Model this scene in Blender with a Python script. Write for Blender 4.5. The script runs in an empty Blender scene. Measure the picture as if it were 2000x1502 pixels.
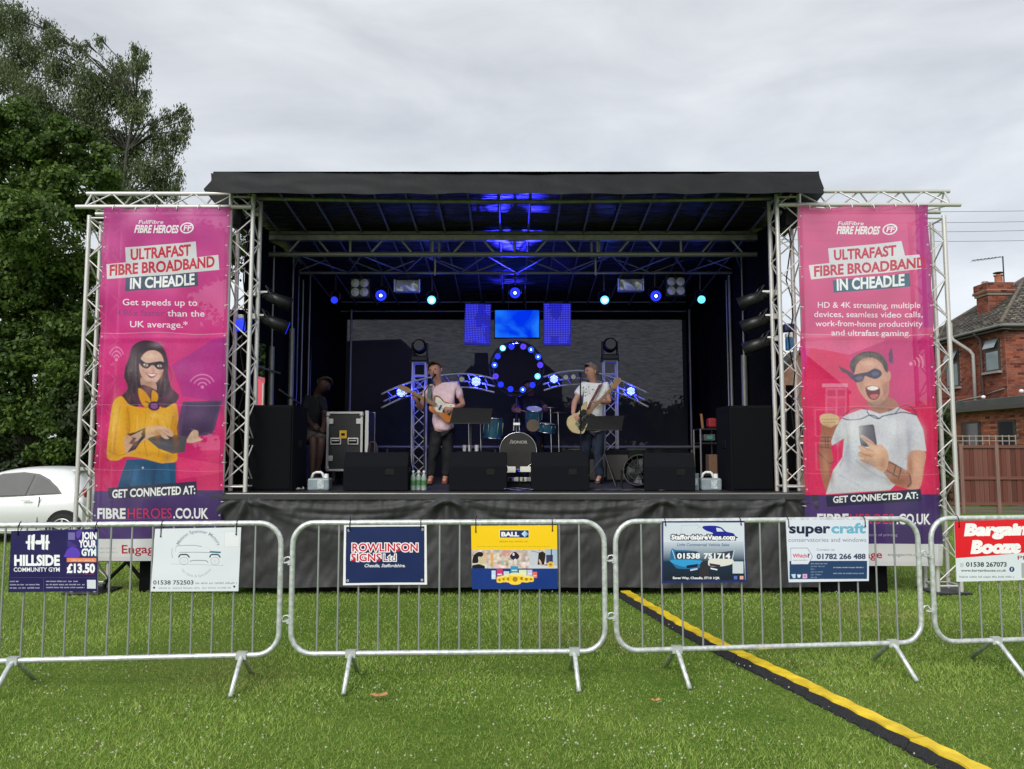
import bpy, bmesh, math, random
import numpy as np
from mathutils import Vector, Matrix, noise as mnoise
random.seed(7); rng = np.random.default_rng(7)
SC = bpy.context.scene
COL = SC.collection
# ---------------------------------------------------------------- camera
CAMZ = 1.63; F = 1500.0; PITCH = math.radians(4.71)
cam_data = bpy.data.cameras.new("camera"); cam = bpy.data.objects.new("camera", cam_data); COL.objects.link(cam)
cam.location = (0, 0, CAMZ); cam.rotation_euler = (math.pi / 2 + PITCH, 0, 0)
cam_data.sensor_width = 36; cam_data.lens = F / 2000 * 36; cam_data.clip_start = 0.05; cam_data.clip_end = 2000
SC.camera = cam
# ---------------------------------------------------------------- sky, sun, exposure
SUN_EL, SUN_ROT = math.radians(38), math.radians(200)
world = bpy.data.worlds.new("World"); SC.world = world; world.use_nodes = True
nt = world.node_tree; nt.nodes.clear()
wo = nt.nodes.new("ShaderNodeOutputWorld"); bg = nt.nodes.new("ShaderNodeBackground")
sky = nt.nodes.new("ShaderNodeTexSky"); sky.sky_type = 'NISHITA'; sky.sun_disc = False
sky.sun_elevation = SUN_EL; sky.sun_rotation = SUN_ROT
tc = nt.nodes.new("ShaderNodeTexCoord"); mp = nt.nodes.new("ShaderNodeMapping"); mp.inputs['Scale'].default_value = (1.5, 1.5, 4.2)
n1 = nt.nodes.new("ShaderNodeTexNoise"); n1.inputs['Scale'].default_value = 2.6; n1.inputs['Detail'].default_value = 8; n1.inputs['Roughness'].default_value = 0.55; n1.inputs['Distortion'].default_value = 0.35
cr = nt.nodes.new("ShaderNodeValToRGB")
cr.color_ramp.elements[0].position = 0.33; cr.color_ramp.elements[0].color = (3.65, 3.79, 4.02, 1)
cr.color_ramp.elements[1].position = 0.68; cr.color_ramp.elements[1].color = (4.9, 5.05, 5.25, 1)
sx = nt.nodes.new("ShaderNodeSeparateXYZ"); mr = nt.nodes.new("ShaderNodeMapRange")
mr.inputs['From Min'].default_value = 0.0; mr.inputs['From Max'].default_value = 0.45; mr.inputs['To Min'].default_value = 1.15; mr.inputs['To Max'].default_value = 0.95
mu = nt.nodes.new("ShaderNodeVectorMath"); mu.operation = 'SCALE'
mx = nt.nodes.new("ShaderNodeMixRGB"); mx.inputs[0].default_value = 0.9
L = nt.links
L.new(tc.outputs['Generated'], mp.inputs['Vector']); L.new(mp.outputs[0], n1.inputs['Vector']); L.new(n1.outputs['Fac'], cr.inputs[0])
L.new(tc.outputs['Generated'], sx.inputs[0]); L.new(sx.outputs['Z'], mr.inputs['Value'])
L.new(cr.outputs[0], mu.inputs[0]); L.new(mr.outputs[0], mu.inputs['Scale'])
L.new(sky.outputs[0], mx.inputs[1]); L.new(mu.outputs[0], mx.inputs[2]); L.new(mx.outputs[0], bg.inputs['Color'])
bg.inputs['Strength'].default_value = 0.1; L.new(bg.outputs[0], wo.inputs[0])
sd = bpy.data.lights.new("sun", 'SUN'); sd.energy = 1.5; sd.angle = math.radians(35); sd.color = (1.0, 0.97, 0.92)
so = bpy.data.objects.new("sun", sd); COL.objects.link(so)
so.rotation_euler = (math.radians(90) - SUN_EL, 0, math.radians(-25)); so.location = (-5, -10, 20)
SC.view_settings.view_transform = 'Standard'; SC.view_settings.look = 'None'
SC.view_settings.exposure = 0.85; SC.view_settings.gamma = 1.0; SC.view_settings.use_curve_mapping = False
SC.render.engine = 'CYCLES'; SC.cycles.use_denoising = True
SC.cycles.max_bounces = 6; SC.cycles.transparent_max_bounces = 12; SC.cycles.sample_clamp_indirect = 4

# ---------------------------------------------------------------- geometry of the view: a pixel of the 2000 px photograph to a point
CP, SP = math.cos(PITCH), math.sin(PITCH)
def ray(px, py):
    x = (px - 1000) / F; u = (751 - py) / F
    return Vector((x, CP - SP * u, SP + CP * u))
def P(px, py, Y):
    d = ray(px, py); return Vector((0, 0, CAMZ)) + d * (Y / d.y)
def PZ(px, py, z=0.0):
    d = ray(px, py); return Vector((0, 0, CAMZ)) + d * ((z - CAMZ) / d.z)
def XZ(px, Y, z):          # world x of column px at depth Y, height z
    c = CP * Y + SP * (z - CAMZ)
    return (px - 1000) / F * c
def smooth(a, b, t):
    t = min(1, max(0, (t - a) / (b - a))); return t * t * (3 - 2 * t)
def ground_z(x, y): return -0.27 * smooth(10.5, 15, y) * smooth(-3.0, -7.0, x)

# ---------------------------------------------------------------- materials
MATS = {}
def mat(name, col, rough=0.6, metal=0.0, var=0.12, scale=20.0, bump=0.0, bscale=60.0, spec=0.5, stretch=(1, 1, 1), emit=None, estr=0.0, trans=0.0, detail=4, sheen=0.0):
    if name in MATS: return MATS[name]
    m = bpy.data.materials.new(name); m.use_nodes = True; n = m.node_tree.nodes; l = m.node_tree.links
    b = n['Principled BSDF']; b.inputs['Roughness'].default_value = rough; b.inputs['Metallic'].default_value = metal
    b.inputs['Specular IOR Level'].default_value = spec
    if sheen: b.inputs['Sheen Weight'].default_value = sheen
    t = n.new('ShaderNodeTexCoord'); mp = n.new('ShaderNodeMapping'); mp.inputs['Scale'].default_value = stretch
    l.new(t.outputs['Object'], mp.inputs[0])
    no = n.new('ShaderNodeTexNoise'); no.inputs['Scale'].default_value = scale; no.inputs['Detail'].default_value = detail
    l.new(mp.outputs[0], no.inputs['Vector'])
    r = n.new('ShaderNodeValToRGB'); c = np.array(col[:3])
    r.color_ramp.elements[0].position = 0.3; r.color_ramp.elements[1].position = 0.7
    r.color_ramp.elements[0].color = (*np.clip(c * (1 - var), 0, 1), 1); r.color_ramp.elements[1].color = (*np.clip(c * (1 + var), 0, 1), 1)
    l.new(no.outputs['Fac'], r.inputs[0]); l.new(r.outputs[0], b.inputs['Base Color'])
    if bump:
        nb = n.new('ShaderNodeTexNoise'); nb.inputs['Scale'].default_value = bscale; nb.inputs['Detail'].default_value = 5
        l.new(mp.outputs[0], nb.inputs['Vector'])
        bu = n.new('ShaderNodeBump'); bu.inputs['Strength'].default_value = bump; bu.inputs['Distance'].default_value = 0.02
        l.new(nb.outputs['Fac'], bu.inputs['Height']); l.new(bu.outputs[0], b.inputs['Normal'])
    if emit: b.inputs['Emission Color'].default_value = (*emit, 1); b.inputs['Emission Strength'].default_value = estr
    if trans:
        tr = n.new('ShaderNodeBsdfTransparent'); ms = n.new('ShaderNodeMixShader'); ms.inputs[0].default_value = trans
        l.new(b.outputs[0], ms.inputs[1]); l.new(tr.outputs[0], ms.inputs[2]); l.new(ms.outputs[0], n['Material Output'].inputs[0])
    MATS[name] = m; return m
def emat(name, col, strength):
    if name in MATS: return MATS[name]
    m = bpy.data.materials.new(name); m.use_nodes = True; n = m.node_tree.nodes; n.clear()
    e = n.new('ShaderNodeEmission'); e.inputs[0].default_value = (*col, 1); e.inputs[1].default_value = strength
    o = n.new('ShaderNodeOutputMaterial'); m.node_tree.links.new(e.outputs[0], o.inputs[0]); MATS[name] = m; return m
def attr_mat(name, rough=0.6, spec=0.3, transl=0.0, bump=0.0, bscale=80):
    if name in MATS: return MATS[name]
    m = bpy.data.materials.new(name); m.use_nodes = True; n = m.node_tree.nodes; l = m.node_tree.links; b = n['Principled BSDF']
    b.inputs['Roughness'].default_value = rough; b.inputs['Specular IOR Level'].default_value = spec
    a = n.new('ShaderNodeAttribute'); a.attribute_name = 'tint'; l.new(a.outputs['Color'], b.inputs['Base Color'])
    if bump:
        t = n.new('ShaderNodeTexCoord'); nb = n.new('ShaderNodeTexNoise'); nb.inputs['Scale'].default_value = bscale; l.new(t.outputs['Object'], nb.inputs['Vector'])
        bu = n.new('ShaderNodeBump'); bu.inputs['Strength'].default_value = bump; bu.inputs['Distance'].default_value = 0.01
        l.new(nb.outputs['Fac'], bu.inputs['Height']); l.new(bu.outputs[0], b.inputs['Normal'])
    if transl:
        tr = n.new('ShaderNodeBsdfTranslucent'); l.new(a.outputs['Color'], tr.inputs[0]); ms = n.new('ShaderNodeMixShader'); ms.inputs[0].default_value = transl
        l.new(b.outputs[0], ms.inputs[1]); l.new(tr.outputs[0], ms.inputs[2]); l.new(ms.outputs[0], n['Material Output'].inputs[0])
    MATS[name] = m; return m
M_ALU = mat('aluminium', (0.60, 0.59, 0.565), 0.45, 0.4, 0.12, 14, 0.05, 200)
M_GALV = mat('galvanised_steel', (0.60, 0.63, 0.62), 0.38, 0.45, 0.25, 30, 0.08, 150)
M_GALVB = mat('galvanised_bar', (0.36, 0.38, 0.38), 0.5, 0.6, 0.3, 40, 0.1, 150)
M_DARKMET = mat('dark_steel', (0.045, 0.045, 0.05), 0.45, 0.6, 0.2, 20)
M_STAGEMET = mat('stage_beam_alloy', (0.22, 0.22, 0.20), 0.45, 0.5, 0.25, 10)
M_BLACK = mat('black_plastic', (0.006, 0.006, 0.007), 0.6, 0, 0.3, 30, spec=0.2)
M_CLOTH = mat('black_drape', (0.003, 0.003, 0.004), 0.9, 0, 0.3, 8, 0.2, 30, spec=0.1)
M_BOX = mat('speaker_black', (0.006, 0.0065, 0.009), 0.85, 0, 0.2, 60, 0.3, 400, spec=0.12)
M_GRILLE = mat('grille_black', (0.004, 0.0045, 0.006), 0.85, 0, 0.2, 200, 0.3, 600, spec=0.1)
M_WHITE = mat('white_plastic', (0.75, 0.75, 0.73), 0.5, 0, 0.06, 30)
M_CHROME = mat('chrome', (0.8, 0.8, 0.82), 0.15, 1.0, 0.05, 10)

# ---------------------------------------------------------------- linking
WM = {}
def tag(o, label=None, cat=None, group=None, kind=None):
    if label: o['label'] = label
    if cat: o['category'] = cat
    if group: o['group'] = group
    if kind: o['kind'] = kind
    return o
def link(name, data, parent=None, M=None):
    o = bpy.data.objects.new(name, data); COL.objects.link(o)
    M = Matrix.Identity(4) if M is None else M
    o.matrix_basis = M; WM[o] = M.copy()
    if parent is not None:
        o.parent = parent; o.matrix_parent_inverse = WM[parent].inverted()
    return o
def thing(name, label, cat, loc, group=None):
    o = link(name, None, None, Matrix.Translation(Vector(loc))); o.empty_display_size = 0.1
    return tag(o, label, cat, group)
class MB:
    def __init__(s): s.v = []; s.f = []; s.mi = []; s.cur = 0
    def add(s, vs, fs):
        b = len(s.v); s.v += [tuple(p) for p in vs]; s.f += [tuple(b + i for i in f) for f in fs]; s.mi += [s.cur] * len(fs); return s
    def box(s, c, d, R=None):
        c = Vector(c); h = Vector(d) / 2; vs = []
        for i in range(8):
            p = Vector(((1 if i & 1 else -1) * h.x, (1 if i & 2 else -1) * h.y, (1 if i & 4 else -1) * h.z))
            vs.append(c + (R @ p if R else p))
        return s.add(vs, [(0, 2, 3, 1), (4, 5, 7, 6), (0, 1, 5, 4), (2, 6, 7, 3), (0, 4, 6, 2), (1, 3, 7, 5)])
    def cyl(s, p, q, r0, r1=None, n=10, cap=True):
        p, q = Vector(p), Vector(q); r1 = r0 if r1 is None else r1; d = (q - p).normalized()
        a = d.orthogonal().normalized(); b = d.cross(a); vs = []
        for k in range(n):
            t = 2 * math.pi * k / n; e = a * math.cos(t) + b * math.sin(t); vs += [p + e * r0, q + e * r1]
        fs = [(2 * k, 2 * ((k + 1) % n), 2 * ((k + 1) % n) + 1, 2 * k + 1) for k in range(n)]
        if cap: fs += [tuple(2 * k for k in range(n))[::-1], tuple(2 * k + 1 for k in range(n))]
        return s.add(vs, fs)
    def tubepath(s, pts, r, n=8, closed=False, cap=True):
        pts = [Vector(p) for p in pts]; m = len(pts); vs = []; prev = None
        rr = r if isinstance(r, (list, tuple)) else [r] * m
        for i, p in enumerate(pts):
            if closed: d = pts[(i + 1) % m] - pts[i - 1]
            else: d = pts[min(i + 1, m - 1)] - pts[max(i - 1, 0)]
            d.normalize()
            a = d.orthogonal().normalized() if prev is None else (prev - d * prev.dot(d)).normalized()
            prev = a; b = d.cross(a)
            for k in range(n):
                t = 2 * math.pi * k / n; vs.append(p + (a * math.cos(t) + b * math.sin(t)) * rr[i])
        fs = []
        for i in range(m if closed else m - 1):
            j = (i + 1) % m
            for k in range(n): fs.append((i * n + k, i * n + (k + 1) % n, j * n + (k + 1) % n, j * n + k))
        if cap and not closed: fs += [tuple(range(n))[::-1], tuple(range((m - 1) * n, m * n))]
        return s.add(vs, fs)
    def sphere(s, c, r, nu=12, nv=8, z0=-1.0, z1=1.0, R=None):
        c = Vector(c); r = Vector((r, r, r)) if not hasattr(r, '__len__') else Vector(r); vs = []
        for j in range(nv + 1):
            zz = z0 + (z1 - z0) * j / nv; ph = math.asin(max(-1, min(1, zz))) if nv < 3 else (math.asin(z0) + (math.asin(z1) - math.asin(z0)) * j / nv)
            for i in range(nu):
                t = 2 * math.pi * i / nu; p = Vector((math.cos(ph) * math.cos(t) * r.x, math.cos(ph) * math.sin(t) * r.y, math.sin(ph) * r.z))
                vs.append(c + (R @ p if R else p))
        fs = [(j * nu + i, j * nu + (i + 1) % nu, (j + 1) * nu + (i + 1) % nu, (j + 1) * nu + i) for j in range(nv) for i in range(nu)]
        return s.add(vs, fs)
    def prism(s, poly, O, U, V, t, hole=False):       # flat outline extruded by vector t
        O, U, V, t = Vector(O), Vector(U), Vector(V), Vector(t); n = len(poly)
        a = [O + U * p[0] + V * p[1] for p in poly]; b = [p + t for p in a]
        return s.add(a + b, [tuple(range(n))[::-1], tuple(range(n, 2 * n))] + [(i, (i + 1) % n, n + (i + 1) % n, n + i) for i in range(n)])
    def mesh(s, name):
        me = bpy.data.meshes.new(name); me.from_pydata(s.v, [], s.f)
        if s.mi and max(s.mi) > 0: me.polygons.foreach_set('material_index', s.mi)
        me.update(); return me
    def build(s, name, m, parent=None, smooth_=False, bevel=0, seg=2, M=None):
        me = s.mesh(name)
        bm = bmesh.new(); bm.from_mesh(me)
        bmesh.ops.recalc_face_normals(bm, faces=bm.faces)
        if bevel:
            es = [e for e in bm.edges if len(e.link_faces) == 2 and e.calc_face_angle(0) > 0.5]
            bmesh.ops.bevel(bm, geom=es, offset=bevel, segments=seg, affect='EDGES', profile=0.5, clamp_overlap=True)
        bm.to_mesh(me); bm.free()
        if smooth_: me.polygons.foreach_set('use_smooth', [True] * len(me.polygons))
        for mm in (m if isinstance(m, (list, tuple)) else [m]): me.materials.append(mm)
        return link(name, me, parent, M)
UC = {}
def unit_cyl(m, n=8):
    k = (m.name, n)
    if k not in UC:
        b = MB(); b.cyl((0, 0, 0), (0, 0, 1), 1, 1, n); me = b.mesh('tube_' + m.name)
        bm = bmesh.new(); bm.from_mesh(me); bmesh.ops.recalc_face_normals(bm, faces=bm.faces); bm.to_mesh(me); bm.free()
        for p in me.polygons: p.use_smooth = len(p.vertices) == 4
        me.materials.append(m); UC[k] = me
    return UC[k]
def tube(name, p, q, r, m, parent, n=8):
    p, q = Vector(p), Vector(q); d = q - p; Lh = d.length
    R = d.to_track_quat('Z', 'Y').to_matrix().to_4x4()
    return link(name, unit_cyl(m, n), parent, Matrix.Translation(p) @ R @ Matrix.Diagonal((r, r, Lh, 1)))
UB = {}
def ubox(name, c, d, m, parent, R=None, bev=0.0):   # shared unit box scaled
    if m.name not in UB:
        b = MB(); b.box((0, 0, 0), (1, 1, 1)); me = b.mesh('box_' + m.name); me.materials.append(m); UB[m.name] = me
        bm = bmesh.new(); bm.from_mesh(me); bmesh.ops.recalc_face_normals(bm, faces=bm.faces); bm.to_mesh(me); bm.free()
    M = Matrix.Translation(Vector(c)) @ (R.to_4x4() if R else Matrix.Identity(4)) @ Matrix.Diagonal((*d, 1))
    return link(name, UB[m.name], parent, M)
def bbox(name, c, d, m, parent, bev=0.01, R=None, seg=2):
    return MB().box(c, d, R).build(name, m, parent, bevel=bev, seg=seg)
def grid_mesh(name, nx, nz, fn, m, parent=None, uv=True, smooth_=True, thick=0):
    vs = [tuple(fn(i / nx, j / nz)) for j in range(nz + 1) for i in range(nx + 1)]
    fs = [(j * (nx + 1) + i, j * (nx + 1) + i + 1, (j + 1) * (nx + 1) + i + 1, (j + 1) * (nx + 1) + i) for j in range(nz) for i in range(nx)]
    me = bpy.data.meshes.new(name); me.from_pydata(vs, [], fs)
    if uv:
        ul = me.uv_layers.new(name='UVMap'); li = np.zeros(len(me.loops), dtype=np.int32); me.loops.foreach_get('vertex_index', li)
        u = (li % (nx + 1)) / nx; v = (li // (nx + 1)) / nz
        ul.data.foreach_set('uv', np.stack([u, v], 1).astype(np.float32).ravel())
    if smooth_: me.polygons.foreach_set('use_smooth', [True] * len(me.polygons))
    me.materials.append(m); o = link(name, me, parent)
    if thick:
        mo = o.modifiers.new('thickness', 'SOLIDIFY'); mo.thickness = thick
    return o
# ---------------------------------------------------------------- flat print, drawn here with numpy (no files): text and shapes on signs
def _glyphs(s, bold):
    cu = bpy.data.curves.new('t', 'FONT'); cu.body = s; cu.offset = bold; cu.resolution_u = 3
    o = bpy.data.objects.new('t', cu); COL.objects.link(o)
    dg = bpy.context.evaluated_depsgraph_get(); ev = o.evaluated_get(dg); me = ev.to_mesh(); me.calc_loop_triangles()
    v = np.array([x.co[:2] for x in me.vertices], dtype=np.float64).reshape(-1, 2)
    t = np.array([x.vertices[:] for x in me.loop_triangles], dtype=np.int64).reshape(-1, 3)
    ev.to_mesh_clear(); bpy.data.objects.remove(o); bpy.data.curves.remove(cu); return v, t
_CAP = _glyphs('H', 0)[0][:, 1].max()
def srgb(c):
    c = np.array(c, dtype=np.float64) / 255.0
    return np.where(c <= 0.04045, c / 12.92, ((c + 0.055) / 1.055) ** 2.4)
def crom(pts, n=6):
    pts = [np.array(p, float) for p in pts]; m = len(pts); out = []
    for i in range(m):
        p0, p1, p2, p3 = pts[i - 1], pts[i], pts[(i + 1) % m], pts[(i + 2) % m]
        for k in range(n):
            t = k / n; out.append(0.5 * (2 * p1 + (p2 - p0) * t + (2 * p0 - 5 * p1 + 4 * p2 - p3) * t * t + (3 * p1 - p0 - 3 * p2 + p3) * t ** 3))
    return out
class Print:
    """A canvas whose drawing coordinates are those of the photograph; corners TL TR BR BL give the sheet's place in it."""
    def __init__(s, corners, w, h, bg):
        s.c = [np.array(c, float) for c in corners]; s.w, s.h = w, h; s.a = np.empty((h, w, 3)); s.a[:] = srgb(bg)
        s.T = None
    def loc(s, pts):
        TL, TR, BR, BL = s.c; out = []
        for p in pts:
            x, y = p
            if s.T: x, y = s.T[0] + x / s.T[2], s.T[1] + y / s.T[2]
            l = TL[0] + (BL[0] - TL[0]) * (y - TL[1]) / (BL[1] - TL[1]); r = TR[0] + (BR[0] - TR[0]) * (y - TR[1]) / (BR[1] - TR[1])
            u = (x - l) / (r - l); t = TL[1] + (TR[1] - TL[1]) * u; b = BL[1] + (BR[1] - BL[1]) * u
            out.append((u * s.w, (y - t) / (b - t) * s.h))
        return np.array(out)
    def _paint(s, x0, x1, y0, y1, m, col, alpha):
        sub = s.a[y0:y1, x0:x1]; c = srgb(col) if not callable(col) else col(x0, x1, y0, y1)
        k = m[..., None] * alpha; sub[:] = sub * (1 - k) + c * k
    def poly(s, pts, col, alpha=1.0, smooth=False, raw=False):
        if smooth: pts = crom(pts)
        p = np.array(pts, float) if raw else s.loc(pts)
        x0, x1 = max(0, int(p[:, 0].min())), min(s.w, int(p[:, 0].max()) + 2); y0, y1 = max(0, int(p[:, 1].min())), min(s.h, int(p[:, 1].max()) + 2)
        if x1 <= x0 or y1 <= y0: return
        X = np.arange(x0, x1) + 0.5; Yv = np.arange(y0, y1) + 0.5; m = np.zeros((y1 - y0, x1 - x0), bool); n = len(p)
        for i in range(n):
            (ax, ay), (bx, by) = p[i], p[(i + 1) % n]
            if ay == by: continue
            rows = (Yv >= min(ay, by)) & (Yv < max(ay, by)); xi = ax + (Yv[rows] - ay) * (bx - ax) / (by - ay)
            m[rows] ^= X[None, :] >= xi[:, None]
        s._paint(x0, x1, y0, y1, m.astype(float), col, alpha)
    def rect(s, x0, y0, x1, y1, col, alpha=1.0): s.poly([(x0, y0), (x1, y0), (x1, y1), (x0, y1)], col, alpha)
    def ell(s, x, y, rx, ry, col, alpha=1.0, rot=0.0):
        s.poly([(x + rx * math.cos(t) * math.cos(rot) - ry * math.sin(t) * math.sin(rot), y + rx * math.cos(t) * math.sin(rot) + ry * math.sin(t) * math.cos(rot)) for t in np.linspace(0, 2 * math.pi, 28, endpoint=False)], col, alpha)
    def line(s, pts, wd, col, alpha=1.0, smooth=False):
        p = s.loc(pts); kx = s.w / abs(s.c[1][0] - s.c[0][0]) / (s.T[2] if s.T else 1)
        if smooth:
            q = [np.array(x) for x in p]; o = []
            for i in range(len(q) - 1):
                p0, p1, p2, p3 = q[max(i - 1, 0)], q[i], q[i + 1], q[min(i + 2, len(q) - 1)]
                for k in range(5):
                    t = k / 5; o.append(0.5 * (2 * p1 + (p2 - p0) * t + (2 * p0 - 5 * p1 + 4 * p2 - p3) * t * t + (3 * p1 - p0 - 3 * p2 + p3) * t ** 3))
            p = np.array(o + [q[-1]])
        h = wd * kx / 2
        for a, b in zip(p[:-1], p[1:]):
            d = b - a; L_ = np.hypot(*d)
            if L_ < 1e-6: continue
            d = d / L_; nn = np.array((-d[1], d[0])) * h; e = d * h * 0.4
            s.poly([a - e + nn, b + e + nn, b + e - nn, a - e - nn], col, alpha, raw=True)
    def arc(s, x, y, rx, ry, a0, a1, wd, col, alpha=1.0):
        s.line([(x + rx * math.cos(t), y + ry * math.sin(t)) for t in np.linspace(math.radians(a0), math.radians(a1), 20)], wd, col, alpha)
    def text(s, txt, x0, x1, yb, yt, col, bold=0.02, slope=0.0, shear=0.0, alpha=1.0, outline=None, ow=0.06, arcf=None):
        """txt stretched to x0..x1, capitals from baseline yb up to yt; slope = dy/dx of the baseline."""
        for b_, c_ in (((bold + ow, outline),) if outline else ()) + ((bold, col),):
            v, t = _glyphs(txt, b_)
            vr, _ = _glyphs(txt, bold) if b_ != bold else (v, t)
            if len(v) == 0: return
            a, b = vr[:, 0].min(), vr[:, 0].max(); X = x0 + (v[:, 0] - a) / (b - a) * (x1 - x0)
            Yh = v[:, 1] / _CAP * (yb - yt); X = X + shear * Yh; Y = yb - Yh + slope * (X - x0)
            pts = np.stack([X, Y], 1)
            if arcf: pts = np.array([arcf(px, py) for px, py in pts])
            p = s.loc(pts)
            xa, xb = max(0, int(p[:, 0].min()) - 1), min(s.w, int(p[:, 0].max()) + 2); ya, yb_ = max(0, int(p[:, 1].min()) - 1), min(s.h, int(p[:, 1].max()) + 2)
            if xb <= xa or yb_ <= ya: continue
            m = np.zeros((yb_ - ya, xb - xa))
            for tri in t:
                q = p[tri]; u0, u1 = max(xa, int(q[:, 0].min())), min(xb, int(q[:, 0].max()) + 2); w0, w1 = max(ya, int(q[:, 1].min())), min(yb_, int(q[:, 1].max()) + 2)
                if u1 <= u0 or w1 <= w0: continue
                gx, gy = np.meshgrid(np.arange(u0, u1) + 0.5, np.arange(w0, w1) + 0.5)
                (ax, ay), (bx, by), (cx, cy) = q
                e0 = (bx - ax) * (gy - ay) - (by - ay) * (gx - ax); e1 = (cx - bx) * (gy - by) - (cy - by) * (gx - bx); e2 = (ax - cx) * (gy - cy) - (ay - cy) * (gx - cx)
                ins = ((e0 >= 0) & (e1 >= 0) & (e2 >= 0)) | ((e0 <= 0) & (e1 <= 0) & (e2 <= 0))
                m[w0 - ya:w1 - ya, u0 - xa:u1 - xa] = np.maximum(m[w0 - ya:w1 - ya, u0 - xa:u1 - xa], ins)
            s._paint(xa, xb, ya, yb_, m, c_, alpha)
    def scrawl(s, x0, x1, yb, yt, col, alpha=0.8, slope=0.0):
        """a line of print too small to read: strokes at the pitch of the letters"""
        h = yb - yt; x = x0; rr = random.Random(int(x0 * 7 + yb * 13))
        while x < x1:
            n = rr.randint(3, 8); w = min(n * h * 0.62, x1 - x)
            for k in range(max(1, int(w / (h * 0.62)))):
                xx = x + k * h * 0.62; y = yb + slope * (xx - x0)
                s.line([(xx + h * .1, y), (xx + h * .1, y - h * rr.uniform(.6, 1))], h * 0.2, col, alpha); s.line([(xx + h * .1, y - h * rr.uniform(.1, .7)), (xx + h * .45, y - h * rr.uniform(.1, .7))], h * 0.2, col, alpha)
            x += w + h * 0.55
    def gradient(s, x0, y0, x1, y1, c0, c1, alpha=1.0, vert=False):
        T_, s.T = s.T, None; p = s.loc([(x0, y0), (x1, y1)]); s.T = T_; xa, xb = max(0, int(p[0, 0])), min(s.w, int(p[1, 0])); ya, yb = max(0, int(p[0, 1])), min(s.h, int(p[1, 1]))
        n = (yb - ya) if vert else (xb - xa); t = np.linspace(0, 1, max(n, 1))[:, None]; g = srgb(c0) * (1 - t) + srgb(c1) * t
        g = g[:, None, :] if vert else g[None, :, :]
        s.a[ya:yb, xa:xb] = s.a[ya:yb, xa:xb] * (1 - alpha) + g * alpha
    def blotch(s, x0, y0, x1, y1, cell, amt, seed=1):
        """soft value variation inside a rectangle (photographic areas of a print)"""
        p = s.loc([(x0, y0), (x1, y1)]); xa, xb = max(0, int(p[0, 0])), min(s.w, int(p[1, 0])); ya, yb = max(0, int(p[0, 1])), min(s.h, int(p[1, 1]))
        r = np.random.default_rng(seed); gh, gw = int((yb - ya) / cell) + 3, int((xb - xa) / cell) + 3; g = r.normal(0, 1, (gh, gw, 3)) * 0.4 + r.normal(0, 1, (gh, gw, 1))
        yy = np.linspace(0, gh - 1.001, yb - ya); xx = np.linspace(0, gw - 1.001, xb - xa); iy = yy.astype(int); ix = xx.astype(int); fy = (yy - iy)[:, None, None]; fx = (xx - ix)[None, :, None]
        iy1 = np.minimum(iy + 1, gh - 1); ix1 = np.minimum(ix + 1, gw - 1)
        n = (g[iy][:, ix] * (1 - fy) + g[iy1][:, ix] * fy) * (1 - fx) + (g[iy][:, ix1] * (1 - fy) + g[iy1][:, ix1] * fy) * fx
        s.a[ya:yb, xa:xb] = np.clip(s.a[ya:yb, xa:xb] * (1 + amt * n), 0, 1)
    def soft(s, x, y, rx, ry, col, alpha, mask=None):
        """a soft-edged patch of tone, as in a printed photograph"""
        c = s.loc([(x, y), (x + rx, y), (x, y + ry)]); cx, cy = c[0]; ax = abs(c[1][0] - cx); ay = abs(c[2][1] - cy)
        x0, x1 = max(0, int(cx - 2 * ax)), min(s.w, int(cx + 2 * ax)); y0, y1 = max(0, int(cy - 2 * ay)), min(s.h, int(cy + 2 * ay))
        if x1 <= x0 or y1 <= y0: return
        gx, gy = np.meshgrid(np.arange(x0, x1), np.arange(y0, y1)); g = np.exp(-(((gx - cx) / ax) ** 2 + ((gy - cy) / ay) ** 2) * 1.2) * alpha
        if mask is not None: m = np.array(mask); sub_ = s.a[y0:y1, x0:x1]; g = g * np.clip(1 - np.abs(sub_ - srgb(m)).sum(2) * 2.2, 0, 1)
        s.a[y0:y1, x0:x1] = s.a[y0:y1, x0:x1] * (1 - g[..., None]) + srgb(col) * g[..., None]
    def blur(s, x0, y0, x1, y1, r):
        p = s.loc([(x0, y0), (x1, y1)]); xa, xb = max(0, int(p[0, 0])), min(s.w, int(p[1, 0])); ya, yb = max(0, int(p[0, 1])), min(s.h, int(p[1, 1])); sub_ = s.a[ya:yb, xa:xb]
        for _ in range(2):
            for ax_ in (0, 1): sub_ = sum(np.roll(sub_, k, ax_) for k in range(-r, r + 1)) / (2 * r + 1)
        s.a[ya + 2 * r:yb - 2 * r, xa + 2 * r:xb - 2 * r] = sub_[2 * r:-2 * r, 2 * r:-2 * r]
    def mat(s, name, rough=0.45, see=0.0, bump=0.0, gain=0.92):
        lin = np.clip(s.a * gain, 0, 1); enc = np.where(lin <= 0.0031308, lin * 12.92, 1.055 * lin ** (1 / 2.4) - 0.055)
        im = bpy.data.images.new(name, s.w, s.h); buf = np.ones((s.h, s.w, 4), np.float32); buf[..., :3] = enc[::-1]; im.pixels.foreach_set(buf.ravel()); im.update(); im.pack()
        m = bpy.data.materials.new(name); m.use_nodes = True; n = m.node_tree.nodes; l = m.node_tree.links; b = n['Principled BSDF']
        ti = n.new('ShaderNodeTexImage'); ti.image = im; uvn = n.new('ShaderNodeUVMap'); uvn.uv_map = 'UVMap'; l.new(uvn.outputs[0], ti.inputs[0]); l.new(ti.outputs[0], b.inputs['Base Color'])
        b.inputs['Roughness'].default_value = rough; b.inputs['Specular IOR Level'].default_value = 0.35
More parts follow.
